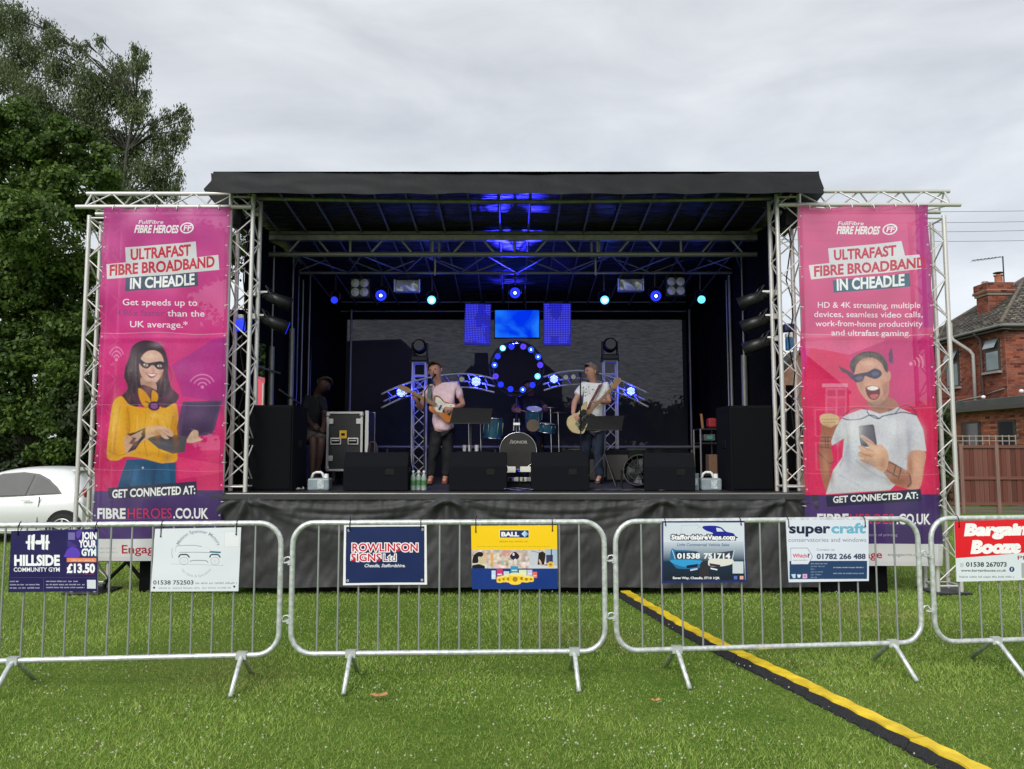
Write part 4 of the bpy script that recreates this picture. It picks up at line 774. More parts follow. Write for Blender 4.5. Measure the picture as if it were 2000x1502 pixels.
tube('rear_beam_chord', (x0, Y2, z2 + .26), (x1, Y2, z2 + .26), .02, M_STAGEMET, stage)
nb = 16
for k in range(nb):
    xa = x0 + (x1 - x0) * k / nb; xb = x0 + (x1 - x0) * (k + 1) / nb
    pa, pb = ((xa, Y1 + .03, zbm), (xb, Y2 - .02, z2)); pc, pd = ((xb, Y1 + .03, zbm), (xa, Y2 - .02, z2))
    if k % 2: tube('beam_tie', pa, pb, .012, M_STAGEMET, stage, 6)
    else: tube('beam_tie', pc, pd, .012, M_STAGEMET, stage, 6)
for k in range(10):
    xa = x0 + (x1 - x0) * k / 10; xb = x0 + (x1 - x0) * (k + 1) / 10; up = k % 2
    tube('rear_beam_brace', (xa, Y2, z2 + (.26 if up else 0)), (xb, Y2, z2 + (0 if up else .26)), .012, M_STAGEMET, stage, 6)
for px in (850, 1163):                                               # lifting posts of the roof beam
    for dx in (-.05, .05): tube('roof_strut', (XZ(px, Y1 + .1, 4.2) + dx, Y1 + .1, zbm - .02), (XZ(px, Y1 + .1, 4.2) + dx, Y1 + .1, zr0 - .1), .02, M_STAGEMET, stage)
    tube('roof_strut', (XZ(px, Y1 + .12, 4.2), Y1 + .12, zbm - .25), (XZ(px, Y1 + .12, 4.2), Y1 + .12, zbm), .014, M_STAGEMET, stage)
# posts
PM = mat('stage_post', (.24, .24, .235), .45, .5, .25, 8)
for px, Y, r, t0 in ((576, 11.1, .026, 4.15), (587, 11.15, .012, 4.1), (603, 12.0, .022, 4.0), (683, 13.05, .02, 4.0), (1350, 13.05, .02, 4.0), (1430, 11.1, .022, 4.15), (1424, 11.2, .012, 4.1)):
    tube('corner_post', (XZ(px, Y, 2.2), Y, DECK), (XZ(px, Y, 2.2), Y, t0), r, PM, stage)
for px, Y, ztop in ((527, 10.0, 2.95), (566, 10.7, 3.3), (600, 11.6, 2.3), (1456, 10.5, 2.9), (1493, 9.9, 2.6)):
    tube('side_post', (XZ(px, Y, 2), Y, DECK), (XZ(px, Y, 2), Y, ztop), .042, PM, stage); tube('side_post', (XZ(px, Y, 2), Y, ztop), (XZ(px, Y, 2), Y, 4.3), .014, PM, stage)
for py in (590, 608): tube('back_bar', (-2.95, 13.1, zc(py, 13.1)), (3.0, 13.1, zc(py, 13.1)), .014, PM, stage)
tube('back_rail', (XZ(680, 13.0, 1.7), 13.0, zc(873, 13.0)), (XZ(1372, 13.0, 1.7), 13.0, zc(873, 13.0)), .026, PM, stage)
tube('side_rail', (-3.1, 9.3, 2.62), (-3.1, 10.2, 2.62), .014, PM, stage); tube('side_rail', (-3.1, 10.2, 2.4), (-3.0, 12, 2.1), .012, PM, stage)
# side walls of black cloth (a gap stays open near the front left)
def drape(name, a, c, z0, z1, amp=.03, parent=stage, m=M_CLOTH, nx=60):
    a, c = Vector(a), Vector(c); d = (c - a); nrm = Vector((-d.y, d.x, 0)).normalized()
    def f(u, v):
        p = a + d * u + nrm * (amp * math.sin(u * d.length * 9 + 2 * mnoise.noise(Vector((u * 5, a.x, 0)))) + amp * .6 * mnoise.noise(Vector((u * 8, v * 3, a.y)))); return (p.x, p.y, z0 + (z1 - z0) * v)
    return grid_mesh(name, nx, 12, f, m, parent)
drape('side_drape', (-3.17, 9.16, 0), (-3.17, 9.42, 0), DECK, 4.5, .01, nx=12); drape('side_drape', (-3.17, 9.78, 0), (-3.1, 13.3, 0), DECK, 4.35); drape('side_drape', (-3.17, 9.4, 0), (-3.17, 9.8, 0), 2.95, 4.45, .015)
drape('side_drape', (3.23, 9.16, 0), (3.15, 13.3, 0), DECK, 4.45)
drape('back_drape', (-3.15, 13.25, 0), (-2.86, 13.2, 0), DECK, 4.3, .02, nx=20); drape('back_drape', (2.95, 13.2, 0), (3.2, 13.25, 0), DECK, 4.3, .02, nx=20)
bbox('back_border', (.04, 13.17, (zc(625, 13.2) + 4.45) / 2), (5.9, .03, 4.45 - zc(625, 13.2)), M_CLOTH, stage, .005)
for a_, b_, p0, p1, Yd_ in ((432, 489, 1000, 604, 9.2), (470, 489, 604, 380, 9.2), (1512, 1536, 1000, 380, 9.2), (1536, 1562, 1000, 752, 9.2)):
    xa_, xb_ = XZ(a_, Yd_, 2), XZ(b_, Yd_, 2); drape('wing_curtain', (xa_, Yd_, 0), (xb_, Yd_ + .02, 0), max(DECK - .2, zc(p0, Yd_)), zc(p1, Yd_), .012, nx=16)
# see-through back gauze
gz_m = bpy.data.materials.new('gauze'); gz_m.use_nodes = True
def _gz():
    n = gz_m.node_tree.nodes; l = gz_m.node_tree.links; b = n['Principled BSDF']; b.inputs['Roughness'].default_value = .8; b.inputs['Base Color'].default_value = (.010, .011, .0125, 1)
    t = n.new('ShaderNodeTexCoord'); mp = n.new('ShaderNodeMapping'); mp.inputs['Scale'].default_value = (3.0, 1, 16); no = n.new('ShaderNodeTexNoise'); no.inputs['Scale'].default_value = 2.6; no.inputs['Detail'].default_value = 8; no.inputs['Roughness'].default_value = .75
    r = n.new('ShaderNodeMapRange'); r.inputs['From Min'].default_value = .3; r.inputs['From Max'].default_value = .7; r.inputs['To Min'].default_value = .018; r.inputs['To Max'].default_value = .064
    tr = n.new('ShaderNodeBsdfTransparent'); ms = n.new('ShaderNodeMixShader'); l.new(t.outputs['Object'], mp.inputs[0]); l.new(mp.outputs[0], no.inputs['Vector']); l.new(no.outputs['Fac'], r.inputs[0]); l.new(r.outputs[0], ms.inputs[0])
    l.new(b.outputs[0], ms.inputs[1]); l.new(tr.outputs[0], ms.inputs[2]); l.new(ms.outputs[0], n['Material Output'].inputs[0])
_gz()
def gz_pt(u, v):
    x = -2.88 + 5.9 * u; return (x, 13.2 + .02 * mnoise.noise(Vector((x * .8, v * 4, 0))), DECK + (zc(623, 13.2) - DECK) * v)
grid_mesh('back_gauze', 60, 30, gz_pt, gz_m, stage)
# ---------------------------------------------------------------- goal-post trusses that carry the banners
def zig(parent, p, q, off_a, off_b, n, r, m, phase=0, name='brace'):
    p, q = Vector(p), Vector(q); a0, b0 = Vector(off_a), Vector(off_b)
    for k in range(n):
        s, e = (a0, b0) if (k + phase) % 2 == 0 else (b0, a0); tube(name, p + (q - p) * (k / n) + s, p + (q - p) * ((k + 1) / n) + e, r, m, parent, 6)
def column(t, x, y, z0, z1, w, n):
    """square box truss whose front left chord stands at x, y"""
    c = tube('column', (x, y, z0), (x, y, z1), .025, M_ALU, t, 10)
    for dx, dy in ((w, 0), (0, w), (w, w)): tube('chord', (x + dx, y + dy, z0), (x + dx, y + dy, z1), .025, M_ALU, c, 10)
    for (oa, ob, ph) in (((0, 0, 0), (w, 0, 0), 0), ((0, w, 0), (w, w, 0), 1), ((0, 0, 0), (0, w, 0), 0), ((w, 0, 0), (w, w, 0), 1)): zig(c, (x, y, z0 + .1), (x, y, z1 - .05), oa, ob, n, .0085, M_ALU, ph)
    for z in (z0 + .06, z1 - .03):
        for a, b_ in (((0, 0), (w, 0)), ((w, 0), (w, w)), ((w, w), (0, w)), ((0, w), (0, 0))): tube('end_ring', (x + a[0], y + a[1], z), (x + b_[0], y + b_[1], z), .012, M_ALU, c, 6)
    return c
YT = 8.74; W_ = .26
for side, lab in ((-1, 'aluminium goalpost truss to the left of the stage carrying the banner of the woman'), (1, 'aluminium goalpost truss to the right of the stage carrying the banner of the man')):
    if side < 0: xo, xi = XZ(174, YT, 4.2), XZ(448, YT, 4.2)
    else: xo, xi = XZ(1844, YT, 4.2) - W_, XZ(1520, YT, 4.2)
    t = thing('goalpost_truss', lab, 'truss', (xo, YT, 0), 'truss goalposts beside the stage')
    zt_ = zc(421, YT); column(t, xo, YT, .03, zt_, W_, 18); column(t, xi, YT + .03, DECK + .005, zc(378, YT), W_, 14)
    for x, z in ((xo, 0),): bbox('base_plate', (x + W_ / 2, YT + W_ / 2, .018), (.42, .42, .02), M_DARKMET, t, .004)
    # triangular top truss, one chord above two
    xe = xo - .15 if side < 0 else xo + W_ + .19; xs = xi + W_ if side < 0 else xi
    zl, zu = zc(405, YT), zc(379 if side < 0 else 374, YT + .13)
    if side > 0: zl = zc(401, YT)
    top = tube('top_truss', (xs, YT - .02, zl), (xe, YT - .02, zl), .025, M_ALU, t, 10)
    tube('chord', (xs, YT + .26, zl), (xe - side * .08, YT + .26, zl), .025, M_ALU, top, 10); tube('chord', (xs, YT + .12, zu), (xe - side * .04, YT + .12, zu), .025, M_ALU, top, 10)
    xa, xb = xs, xe - side * .1
    zig(top, (xa, 0, 0), (xb, 0, 0), (0, YT - .02, zl), (0, YT + .12, zu), 8, .010, M_ALU, 0); zig(top, (xa, 0, 0), (xb, 0, 0), (0, YT + .26, zl), (0, YT + .12, zu), 8, .010, M_ALU, 1); zig(top, (xa, 0, 0), (xb, 0, 0), (0, YT - .02, zl), (0, YT + .26, zl), 8, .009, M_ALU, 0)
    for yy in (YT - .02, YT + .26): tube('end_post', (xb, yy, zl), (xb, YT + .12, zu), .012, M_ALU, top, 6)
    # electrical leads taped to the truss
    b = MB(); b.tubepath([(xi + W_ * .6 + .03 * math.sin(k * 1.7), YT + .12 + .03 * math.cos(k * 2.1), 4.25 - k * .22) for k in range(14)], .008, 5); b.build('lead', M_BLACK, t, True)
    b = MB(); b.tubepath([(xi + W_ * .5 + .1 * math.sin(k * .9), YT + .16, 4.5 - .05 * k - .25 * math.sin(k * .35) ** 2) for k in range(9)], .006, 5); b.build('lead', M_GALV, t, True)
# banner sheets
def banner(q, m, label, flip):
    Yb = YT - .07
    def f(u, v):
        px0 = q[0][0] + (q[3][0] - q[0][0]) * (1 - v); px1 = q[1][0] + (q[2][0] - q[1][0]) * (1 - v)
        t0 = q[0][1] + (q[1][1] - q[0][1]) * u; b0 = q[3][1] + (q[2][1] - q[3][1]) * u
        p = P(px0 + (px1 - px0) * u, t0 + (b0 - t0) * (1 - v), Yb)
        x, z = p.x, p.z; d = 1 - v
        w = .012 * math.sin(u * 7 + v * 9) + .02 * mnoise.noise(Vector((u * 2.2, v * 5, flip))) + .011 * mnoise.noise(Vector((u * 6, v * 14, flip + 3))) + .012 * mnoise.noise(Vector((u * 3 + v * 4, v * 7 - u * 3, flip + 9)))
        w += .014 * math.sin((u * 1.2 + v * 16)) * math.exp(-((v - .3) / .2) ** 2) + .01 * math.exp(-((v - .63) / .004) ** 2)
        w += .02 * math.exp(-d * 25) * math.sin(u * 16)
        z += .010 * math.exp(-d * 60) * math.sin(u * 19 + 1); x += .006 * math.sin(v * 40 + flip) * (math.exp(-u * 30) + math.exp(-(1 - u) * 30))
        return (x, Yb - .015 - w, z)
    t = thing('banner', label, 'banner', f(.5, 1), 'tall printed banners')
    grid_mesh('printed_sheet', 60, 150, f, m, t)
    for k in range(6):
        u = (k + .5) / 6; p = Vector(f(u, 1)); mb = MB(); mb.tubepath([p + Vector((0, -.004, -.03)), p + Vector((0, -.012, .0)), p + Vector((0, .02, .035)), p + Vector((0, .06, .02)), p + Vector((0, .05, -.02))], .005, 5); mb.build('cable_tie', M_WHITE, t, True)
    for k in range(9):
        for u in (0.012, .988):
            p = Vector(f(u, (k + .5) / 9)); mb = MB(); s_ = -1 if u < .5 else 1; mb.tubepath([p + Vector((0, -.004, 0)), p + Vector((s_ * .025, .0, .004)), p + Vector((s_ * .03, .06, .0))], .004, 5); mb.build('cable_tie', M_WHITE, t, True)
banner(BL_Q, M_PL, 'tall pink banner of a masked woman in a yellow shirt holding a laptop', 0)
banner(BR_Q, M_PR, 'tall pink banner of a shouting masked man in a white t-shirt holding a phone', 5)
# black folding stands under the wings
t = thing('folding_trestle', 'black crossed trestle legs on the grass below the left banner', 'trestle', (P(250, 1100, 9.0).x, 9.0, 0))
for a, c in (((248, 1097), (203, 1140)), ((243, 1090), (290, 1148)), ((205, 1140), (198, 1165)), ((250, 1096), (262, 1090))):
    p, q_ = P(*a, 8.95), P(*c, 8.95); tube('leg', p, q_, .022, M_BLACK, t)
ubox('foot', (P(200, 1166, 8.9).x, 8.9, .015), (.3, .3, .03), M_BLACK, t); ubox('top_bar', (P(240, 1092, 8.97).x, 8.97, P(240, 1092, 8.97).z), (.7, .05, .05), M_BLACK, t)

# ---------------------------------------------------------------- crowd barriers
RAILZ0, RAILZ1 = .205, 1.105
bars_px = [((0, 1291), (510, 1279), -92, 547), ((620, 1277), (1130, 1272), 570, 1181), ((1250, 1270), (1750, 1256), 1203, 1796), ((1870, 1253), (2000, 1249), 1822, 2415)]
labs = ['leftmost galvanised steel crowd barrier, with the gym sign and the van specialist sign tied on', 'galvanised crowd barrier with the dark blue signmaker board and the yellow adhesives board', 'galvanised crowd barrier with the van dealer board and the windows board, cable ramp below', 'rightmost crowd barrier, cut by the picture edge, with the red off-licence board']
BAR = []
for (pa, pb, e0, e1), lab in zip(bars_px, labs):
    A, B_ = PZ(*pa, RAILZ0), PZ(*pb, RAILZ0); k = (B_.y - A.y) / (B_.x - A.x)
    def end(px):
        x = A.x
        for _ in range(20): y = A.y + k * (x - A.x); x = XZ(px, y, .65)
        return Vector((x, A.y + k * (x - A.x), 0))
    E0, E1 = end(e0), end(e1); D = (E1 - E0).normalized(); N_ = Vector((D.y, -D.x, 0)); Lb = (E1 - E0).length; BAR.append((E0, D, N_, Lb))
    t = thing('crowd_barrier', lab, 'crowd barrier', E0 + D * Lb / 2, 'crowd barriers across the lawn')
    r = .019; R_ = .15; pts = []
    for cx, cz, a0 in ((R_, RAILZ1 - R_, 180), (Lb - R_, RAILZ1 - R_, 90), (Lb - R_, RAILZ0 + R_, 0), (R_, RAILZ0 + R_, -90)):
        for q_ in range(9): a = math.radians(a0 - q_ * 90 / 8); pts.append(E0 + D * (cx + (R_) * math.cos(a)) + Vector((0, 0, cz + R_ * math.sin(a))))
    b = MB(); b.tubepath(pts, r, 10, True); b.build('frame', M_GALV, t, True)
    for q_ in range(14):
        s = Lb * (.082 + q_ * (.836) / 13); p = E0 + D * s; tube('upright_bar', p + Vector((0, 0, RAILZ0 + .015)), p + Vector((0, 0, RAILZ1 - .015)), .0068, M_GALVB, t, 8)
    for s in (Lb * .19, Lb * .90 if lab != labs[0] else Lb * .885):
        p = E0 + D * s + Vector((0, 0, RAILZ0 - .005))
        for sgn in (1, -1):
            q_ = E0 + D * s + N_ * (.27 * sgn) + Vector((0, 0, .012)); b = MB(); mid = p + N_ * (.05 * sgn) + Vector((0, 0, -.02)); b.tubepath([p, mid, q_], .0165, 8); b.build('leg', M_GALV, t, True)
        ubox('leg_clamp', p + Vector((0, 0, .005)), (.07, .045, .05), M_GALV, t)
    # coupling: two hooks on the right post, two eyes on the left one
    for z in (.83, .43):
        p = E1 + Vector((0, 0, z)); b = MB(); b.tubepath([p + D * .015, p + D * .03 + Vector((0, 0, .035)), p + D * .055 + Vector((0, 0, .04)), p + D * .075 + Vector((0, 0, .015)), p + D * .082 + Vector((0, 0, -.07))], .006, 6); b.build('hook', M_GALV, t, True)
        p = E0 + Vector((0, 0, z)); b = MB(); b.tubepath([p - D * .012 + N_ * .012, p - D * .05 + N_ * .02, p - D * .058, p - D * .05 - N_ * .02, p - D * .012 - N_ * .012], .006, 6); b.box(p - D * .018, (.02, .035, .03)); b.build('eye', M_GALV, t, False)
def bar_at(bi, px, py, off):
    """point on the plane 'off' in front of barrier bi seen at px, py"""
    E0, D, N_, Lb = BAR[bi]; d = ray(px, py); o = Vector((0, 0, CAMZ)); p0 = E0 + N_ * off; t = (p0 - o).dot(N_) / d.dot(N_); return o + d * t
def sign(key, bi, name, lab, ties, tcol=M_BLACK):
    q, m = SIGNS[key]; c = [bar_at(bi, *q[0], .026), bar_at(bi, *q[1], .026), bar_at(bi, *q[2], .034), bar_at(bi, *q[3], .034)]
    t = thing('sign_board', lab, 'sign', (c[0] + c[1]) / 2, 'printed boards tied to the barriers')
    N_ = BAR[bi][2]; seed = bi * 3.1 + q[0][0]
    def f(u, v):
        top = c[0].lerp(c[1], u); bot = c[3].lerp(c[2], u); p = bot.lerp(top, v); return p + N_ * (.006 * math.sin(u * 3 + seed) * (1 - v) + .003 * mnoise.noise(Vector((u * 3, v * 3, seed))))
    o = grid_mesh('printed_face', 14, 10, f, m, t)
    b = MB(); n = 14; vs = []; fs = []
    for i in range(n + 1):
        for v in (0, 1): p = Vector(f(i / n, v)); vs += [p - N_ * .0008, p - N_ * .006]
    for i in range(n):
        a = i * 4; fs += [(a, a + 4, a + 5, a + 1), (a + 2, a + 3, a + 7, a + 6), (a + 1, a + 5, a + 7, a + 3)]
    fs += [(0, 1, 3, 2), (n * 4, n * 4 + 2, n * 4 + 3, n * 4 + 1)]; b.add(vs, fs); b.build('board', M_WHITE, t)
    E0, D, _, _ = BAR[bi]
    for u, dz, tail in ties:
        p = Vector(f(u, 1)); p.z -= dz; rail = RAILZ1; base = p + N_ * .004; rp = Vector((p.x, p.y, rail)) - N_ * .026
        b = MB(); b.tubepath([base, Vector((base.x, base.y, rail - .012)) , rp + N_ * .022 + Vector((0, 0, .008)), rp + Vector((0, 0, .023)), rp - N_ * .02 + Vector((0, 0, .01)), rp - N_ * .02 - Vector((0, 0, .02)), p - N_ * .008], .0032, 5)
        if tail: b.tubepath([rp + N_ * .02 + Vector((0, 0, .012)), rp + N_ * .035 + Vector((.006, 0, .03 + .02 * tail))], .002, 5)
        b.box(base + Vector((0, 0, .004)), (.008, .008, .01)); b.build('cable_tie', tcol, t)
sign('gym', 0, 'gym', 'navy and purple community gym board with a dumbbell emblem and a £13.50 price', [(.08, .03, 0), (.97, .02, 0)])
sign('van', 0, 'van', 'white board with a grey line drawing of a camper van and a phone number', [(.07, .055, 0), (.945, .05, 0)])
sign('signmaker', 1, 's', 'dark blue white-bordered board of a sign maker with red lettering', [(.07, .035, 1), (.93, .03, 0)])
sign('adhesive', 1, 'a', 'yellow and blue board of an adhesives company with tins and a workshop photo', [(.055, .045, 1), (.945, .04, 0)])
sign('dealer', 2, 'd', 'blue-bordered board of a van dealer with two vans and a web address', [(.04, .03, 0), (.955, .03, 0)])
sign('windows', 2, 'w', 'white and blue board for conservatories and windows with three social icons', [(.03, .05, 0), (.955, .05, 0)])
sign('offlicence', 3, 'o', 'red and white off-licence board at the right edge of the picture', [(.05, .045, 0)])
# ---------------------------------------------------------------- trees and shrubs
def leaf_cloud(lobes, n, size, c_lo, c_hi, up=.35, droop=0.0, shell=.55, aspect=.6, seed=1, jit=1.0):
    """leaf faces spread through ellipsoid lobes (x, y, z, rx, ry, rz)"""
    r = np.random.default_rng(seed); L_ = np.array(lobes, float); vol = (L_[:, 3] * L_[:, 4] + L_[:, 4] * L_[:, 5] + L_[:, 3] * L_[:, 5]); idx = r.choice(len(L_), n, p=vol / vol.sum()); q = L_[idx]
    d = r.normal(size=(n, 3)); d /= np.linalg.norm(d, axis=1)[:, None]; rad = shell + (1 - shell) * r.random(n) ** .6
    # twig clusters: pull leaves towards sub-centres on the lobe
    k = 26; sub = r.normal(size=(len(L_), k, 3)); sub /= np.linalg.norm(sub, axis=2)[:, :, None]
    cc = sub[idx, r.integers(0, k, n)]; d = d * .42 + cc * (.75 + .5 * r.random((n, 1))); rad = rad[:, None]
    p = q[:, :3] + d * q[:, 3:6] * rad
    if droop: p[:, 2] -= droop * r.random(n) ** 2
    nrm = d * .8 + r.normal(size=(n, 3)) * .7 + np.array([0, 0, up]); nrm /= np.linalg.norm(nrm, axis=1)[:, None]
    a = np.cross(nrm, r.normal(size=(n, 3))); a /= np.linalg.norm(a, axis=1)[:, None]; b_ = np.cross(nrm, a); s = size * r.uniform(.6, 1.25, (n, 1))
    if droop: a = a * .5 + np.array([0, 0, -.8]); a /= np.linalg.norm(a, axis=1)[:, None]
    P4 = np.stack([p - a * s, p + b_ * s * aspect, p + a * s, p - b_ * s * aspect], 1)
    cl = r.random((len(L_), 1)); t = np.clip(.5 * r.random((n, 1)) + .35 * cl[idx] + .25 * np.clip(r.normal(size=(n, 1)), -1, 1) * .5, 0, 1); tint = np.array(c_lo) * (1 - t) + np.array(c_hi) * t
    return P4, tint
M_LEAF = attr_mat('leaf', .5, .3, .3)
M_BARK = mat('bark', (.09, .075, .06), .9, 0, .4, 12, .8, 30); M_BIRCH = mat('birch_bark', (.05, .046, .04), .85, 0, .5, 5, .5, 30, stretch=(1, 1, .3))
def lob(px, py, rpx, Y, sq=.8, rd=None):
    p = P(px, py, Y); k = (p - Vector((0, 0, CAMZ))).length / F; r = rpx * Y / F * 1.0; return (p.x, Y, p.z, r, (rd or r), r * sq)
def tree(name, label, cat, lobes, n, size, lo, hi, base, trunk_r, bark, group=None, twigs=2, **kw):
    bx, by = base; bz = ground_z(bx, by); t = thing(name, label, cat, (bx, by, bz), group)
    P4, tint = leaf_cloud(lobes, n, size, lo, hi, **kw); link('crown', quads_np('crown', P4, tint, M_LEAF), t)
    top = max(l[2] for l in lobes); b = MB(); n_ = 8
    mid = [Vector((bx + .25 * math.sin(k * .9), by + .2 * math.cos(k * 1.3), bz - .1 + (top - bz) * .8 * k / n_)) for k in range(n_ + 1)]
    b.tubepath(mid, [trunk_r * (1 - .8 * k / n_) for k in range(n_ + 1)], 10); b.build('trunk', bark, t, True)
    lb = MB(); rr = random.Random(5)
    for l in lobes[:60] if name == 'birch_tree' else []:
        s = min(mid, key=lambda m_: abs(m_.z - (l[2] - l[5] - .6)) + .001); e = Vector(l[:3]); m1 = s.lerp(e, .5) + Vector((rr.uniform(-.2, .2), 0, .25)); lb.tubepath([s, m1, e], [trunk_r * .2, trunk_r * .12, trunk_r * .05], 6)
        for _ in range(twigs):
            a = Vector((rr.uniform(-1, 1), rr.uniform(-1, 1), rr.uniform(-.6, 1))).normalized(); lb.tubepath([m1.lerp(e, .6), e + Vector((a.x * l[3] * .5, a.y * l[4] * .5, a.z * l[5] * .5)), e + Vector((a.x * l[3] * .95, a.y * l[4] * .95, a.z * l[5] * .9 - .1))], [trunk_r * .09, trunk_r * .05, .008], 5)
    if lb.v: lb.build('limbs', bark, t, True)
    return t
G0, G1 = (.022, .052, .009), (.15, .24, .04)
syc = []
for (px, py, r) in ((20, 235, 62), (95, 275, 62), (-60, 260, 90), (165, 300, 62), (40, 330, 90), (140, 370, 75), (205, 360, 42), (190, 420, 55), (-80, 420, 110), (60, 450, 110), (20, 560, 120), (110, 560, 85), (165, 520, 52), (-120, 600, 130), (90, 660, 90), (150, 640, 56), (10, 700, 110), (150, 730, 60), (80, 790, 85), (160, 820, 50), (-60, 800, 120), (20, 870, 80), (120, 870, 60), (175, 890, 30)):
    syc.append(lob(px, py, r, 19.5 + random.uniform(-1.2, 1.2), .8))
_r = random.Random(12); syc2 = []
for (x_, y_, z_, a_, b_, c_) in syc:
    syc2.append((x_, y_ + .3, z_, a_ * .72, b_ * .72, c_ * .72))
    for _ in range(6):
        t_ = _r.uniform(0, math.tau); e_ = _r.uniform(-.9, 1); q_ = math.sqrt(1 - e_ * e_ * .8); syc2.append((x_ + a_ * .68 * math.cos(t_) * q_, y_ - abs(b_ * .68 * math.sin(t_) * q_), z_ + c_ * .75 * e_, a_ * _r.uniform(.26, .42), b_ * .34, c_ * _r.uniform(.2, .34)))
tree('sycamore_tree', 'dense dark green sycamore tree standing behind the white car', 'tree', syc2, 150000, .062, G0, G1, (XZ(40, 20, 2), 20.0), .35, M_BARK, 'trees at the left', seed=3, shell=.7, twigs=0)
bir = []
for (px, py, r) in ((-10, 40, 55), (40, 30, 28), (60, 95, 42), (25, 130, 42), (105, 70, 26), (90, 42, 16), (120, 130, 40), (150, 90, 18), (180, 150, 40), (170, 85, 10), (195, 75, 12), (235, 130, 30), (265, 95, 14), (272, 125, 22), (285, 110, 12), (235, 185, 42), (265, 215, 30), (285, 180, 14), (160, 200, 52), (210, 250, 46), (255, 280, 38), (300, 240, 16), (330, 225, 18), (355, 215, 15), (368, 232, 12), (310, 275, 30), (345, 265, 20), (360, 255, 13), (285, 325, 36), (330, 315, 22), (350, 340, 13), (240, 340, 45), (310, 365, 32), (345, 370, 12), (270, 385, 34), (220, 400, 40), (60, 190, 55), (110, 230, 50), (-30, 140, 60)):
    bir.append(lob(px, py, r, 26 + random.uniform(-1, 1), .85))
tree('birch_tree', 'tall airy birch tree with drooping twigs rising behind the sycamore', 'tree', bir, 75000, .058, (.05, .07, .03), (.17, .22, .085), (XZ(230, 26, 2), 26.0), .2, M_BIRCH, 'trees at the left', seed=8, droop=.55, shell=.1, aspect=.45, twigs=3)
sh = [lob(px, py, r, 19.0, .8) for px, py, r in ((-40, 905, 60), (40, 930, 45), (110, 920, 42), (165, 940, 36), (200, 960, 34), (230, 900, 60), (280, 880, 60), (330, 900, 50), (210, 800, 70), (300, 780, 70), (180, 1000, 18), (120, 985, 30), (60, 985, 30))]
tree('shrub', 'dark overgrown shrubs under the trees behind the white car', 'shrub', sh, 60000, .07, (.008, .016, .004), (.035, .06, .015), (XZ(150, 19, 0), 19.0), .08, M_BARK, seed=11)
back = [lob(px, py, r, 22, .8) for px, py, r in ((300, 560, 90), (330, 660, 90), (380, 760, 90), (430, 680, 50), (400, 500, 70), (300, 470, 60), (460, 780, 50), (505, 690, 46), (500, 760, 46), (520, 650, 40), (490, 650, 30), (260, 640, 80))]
tree('broadleaf_tree', 'dark broadleaf tree partly hidden by the left banner and stage', 'tree', back, 60000, .09, (.012, .028, .006), (.05, .09, .02), (XZ(350, 22, 0), 22.0), .3, M_BARK, 'trees at the left', seed=21)
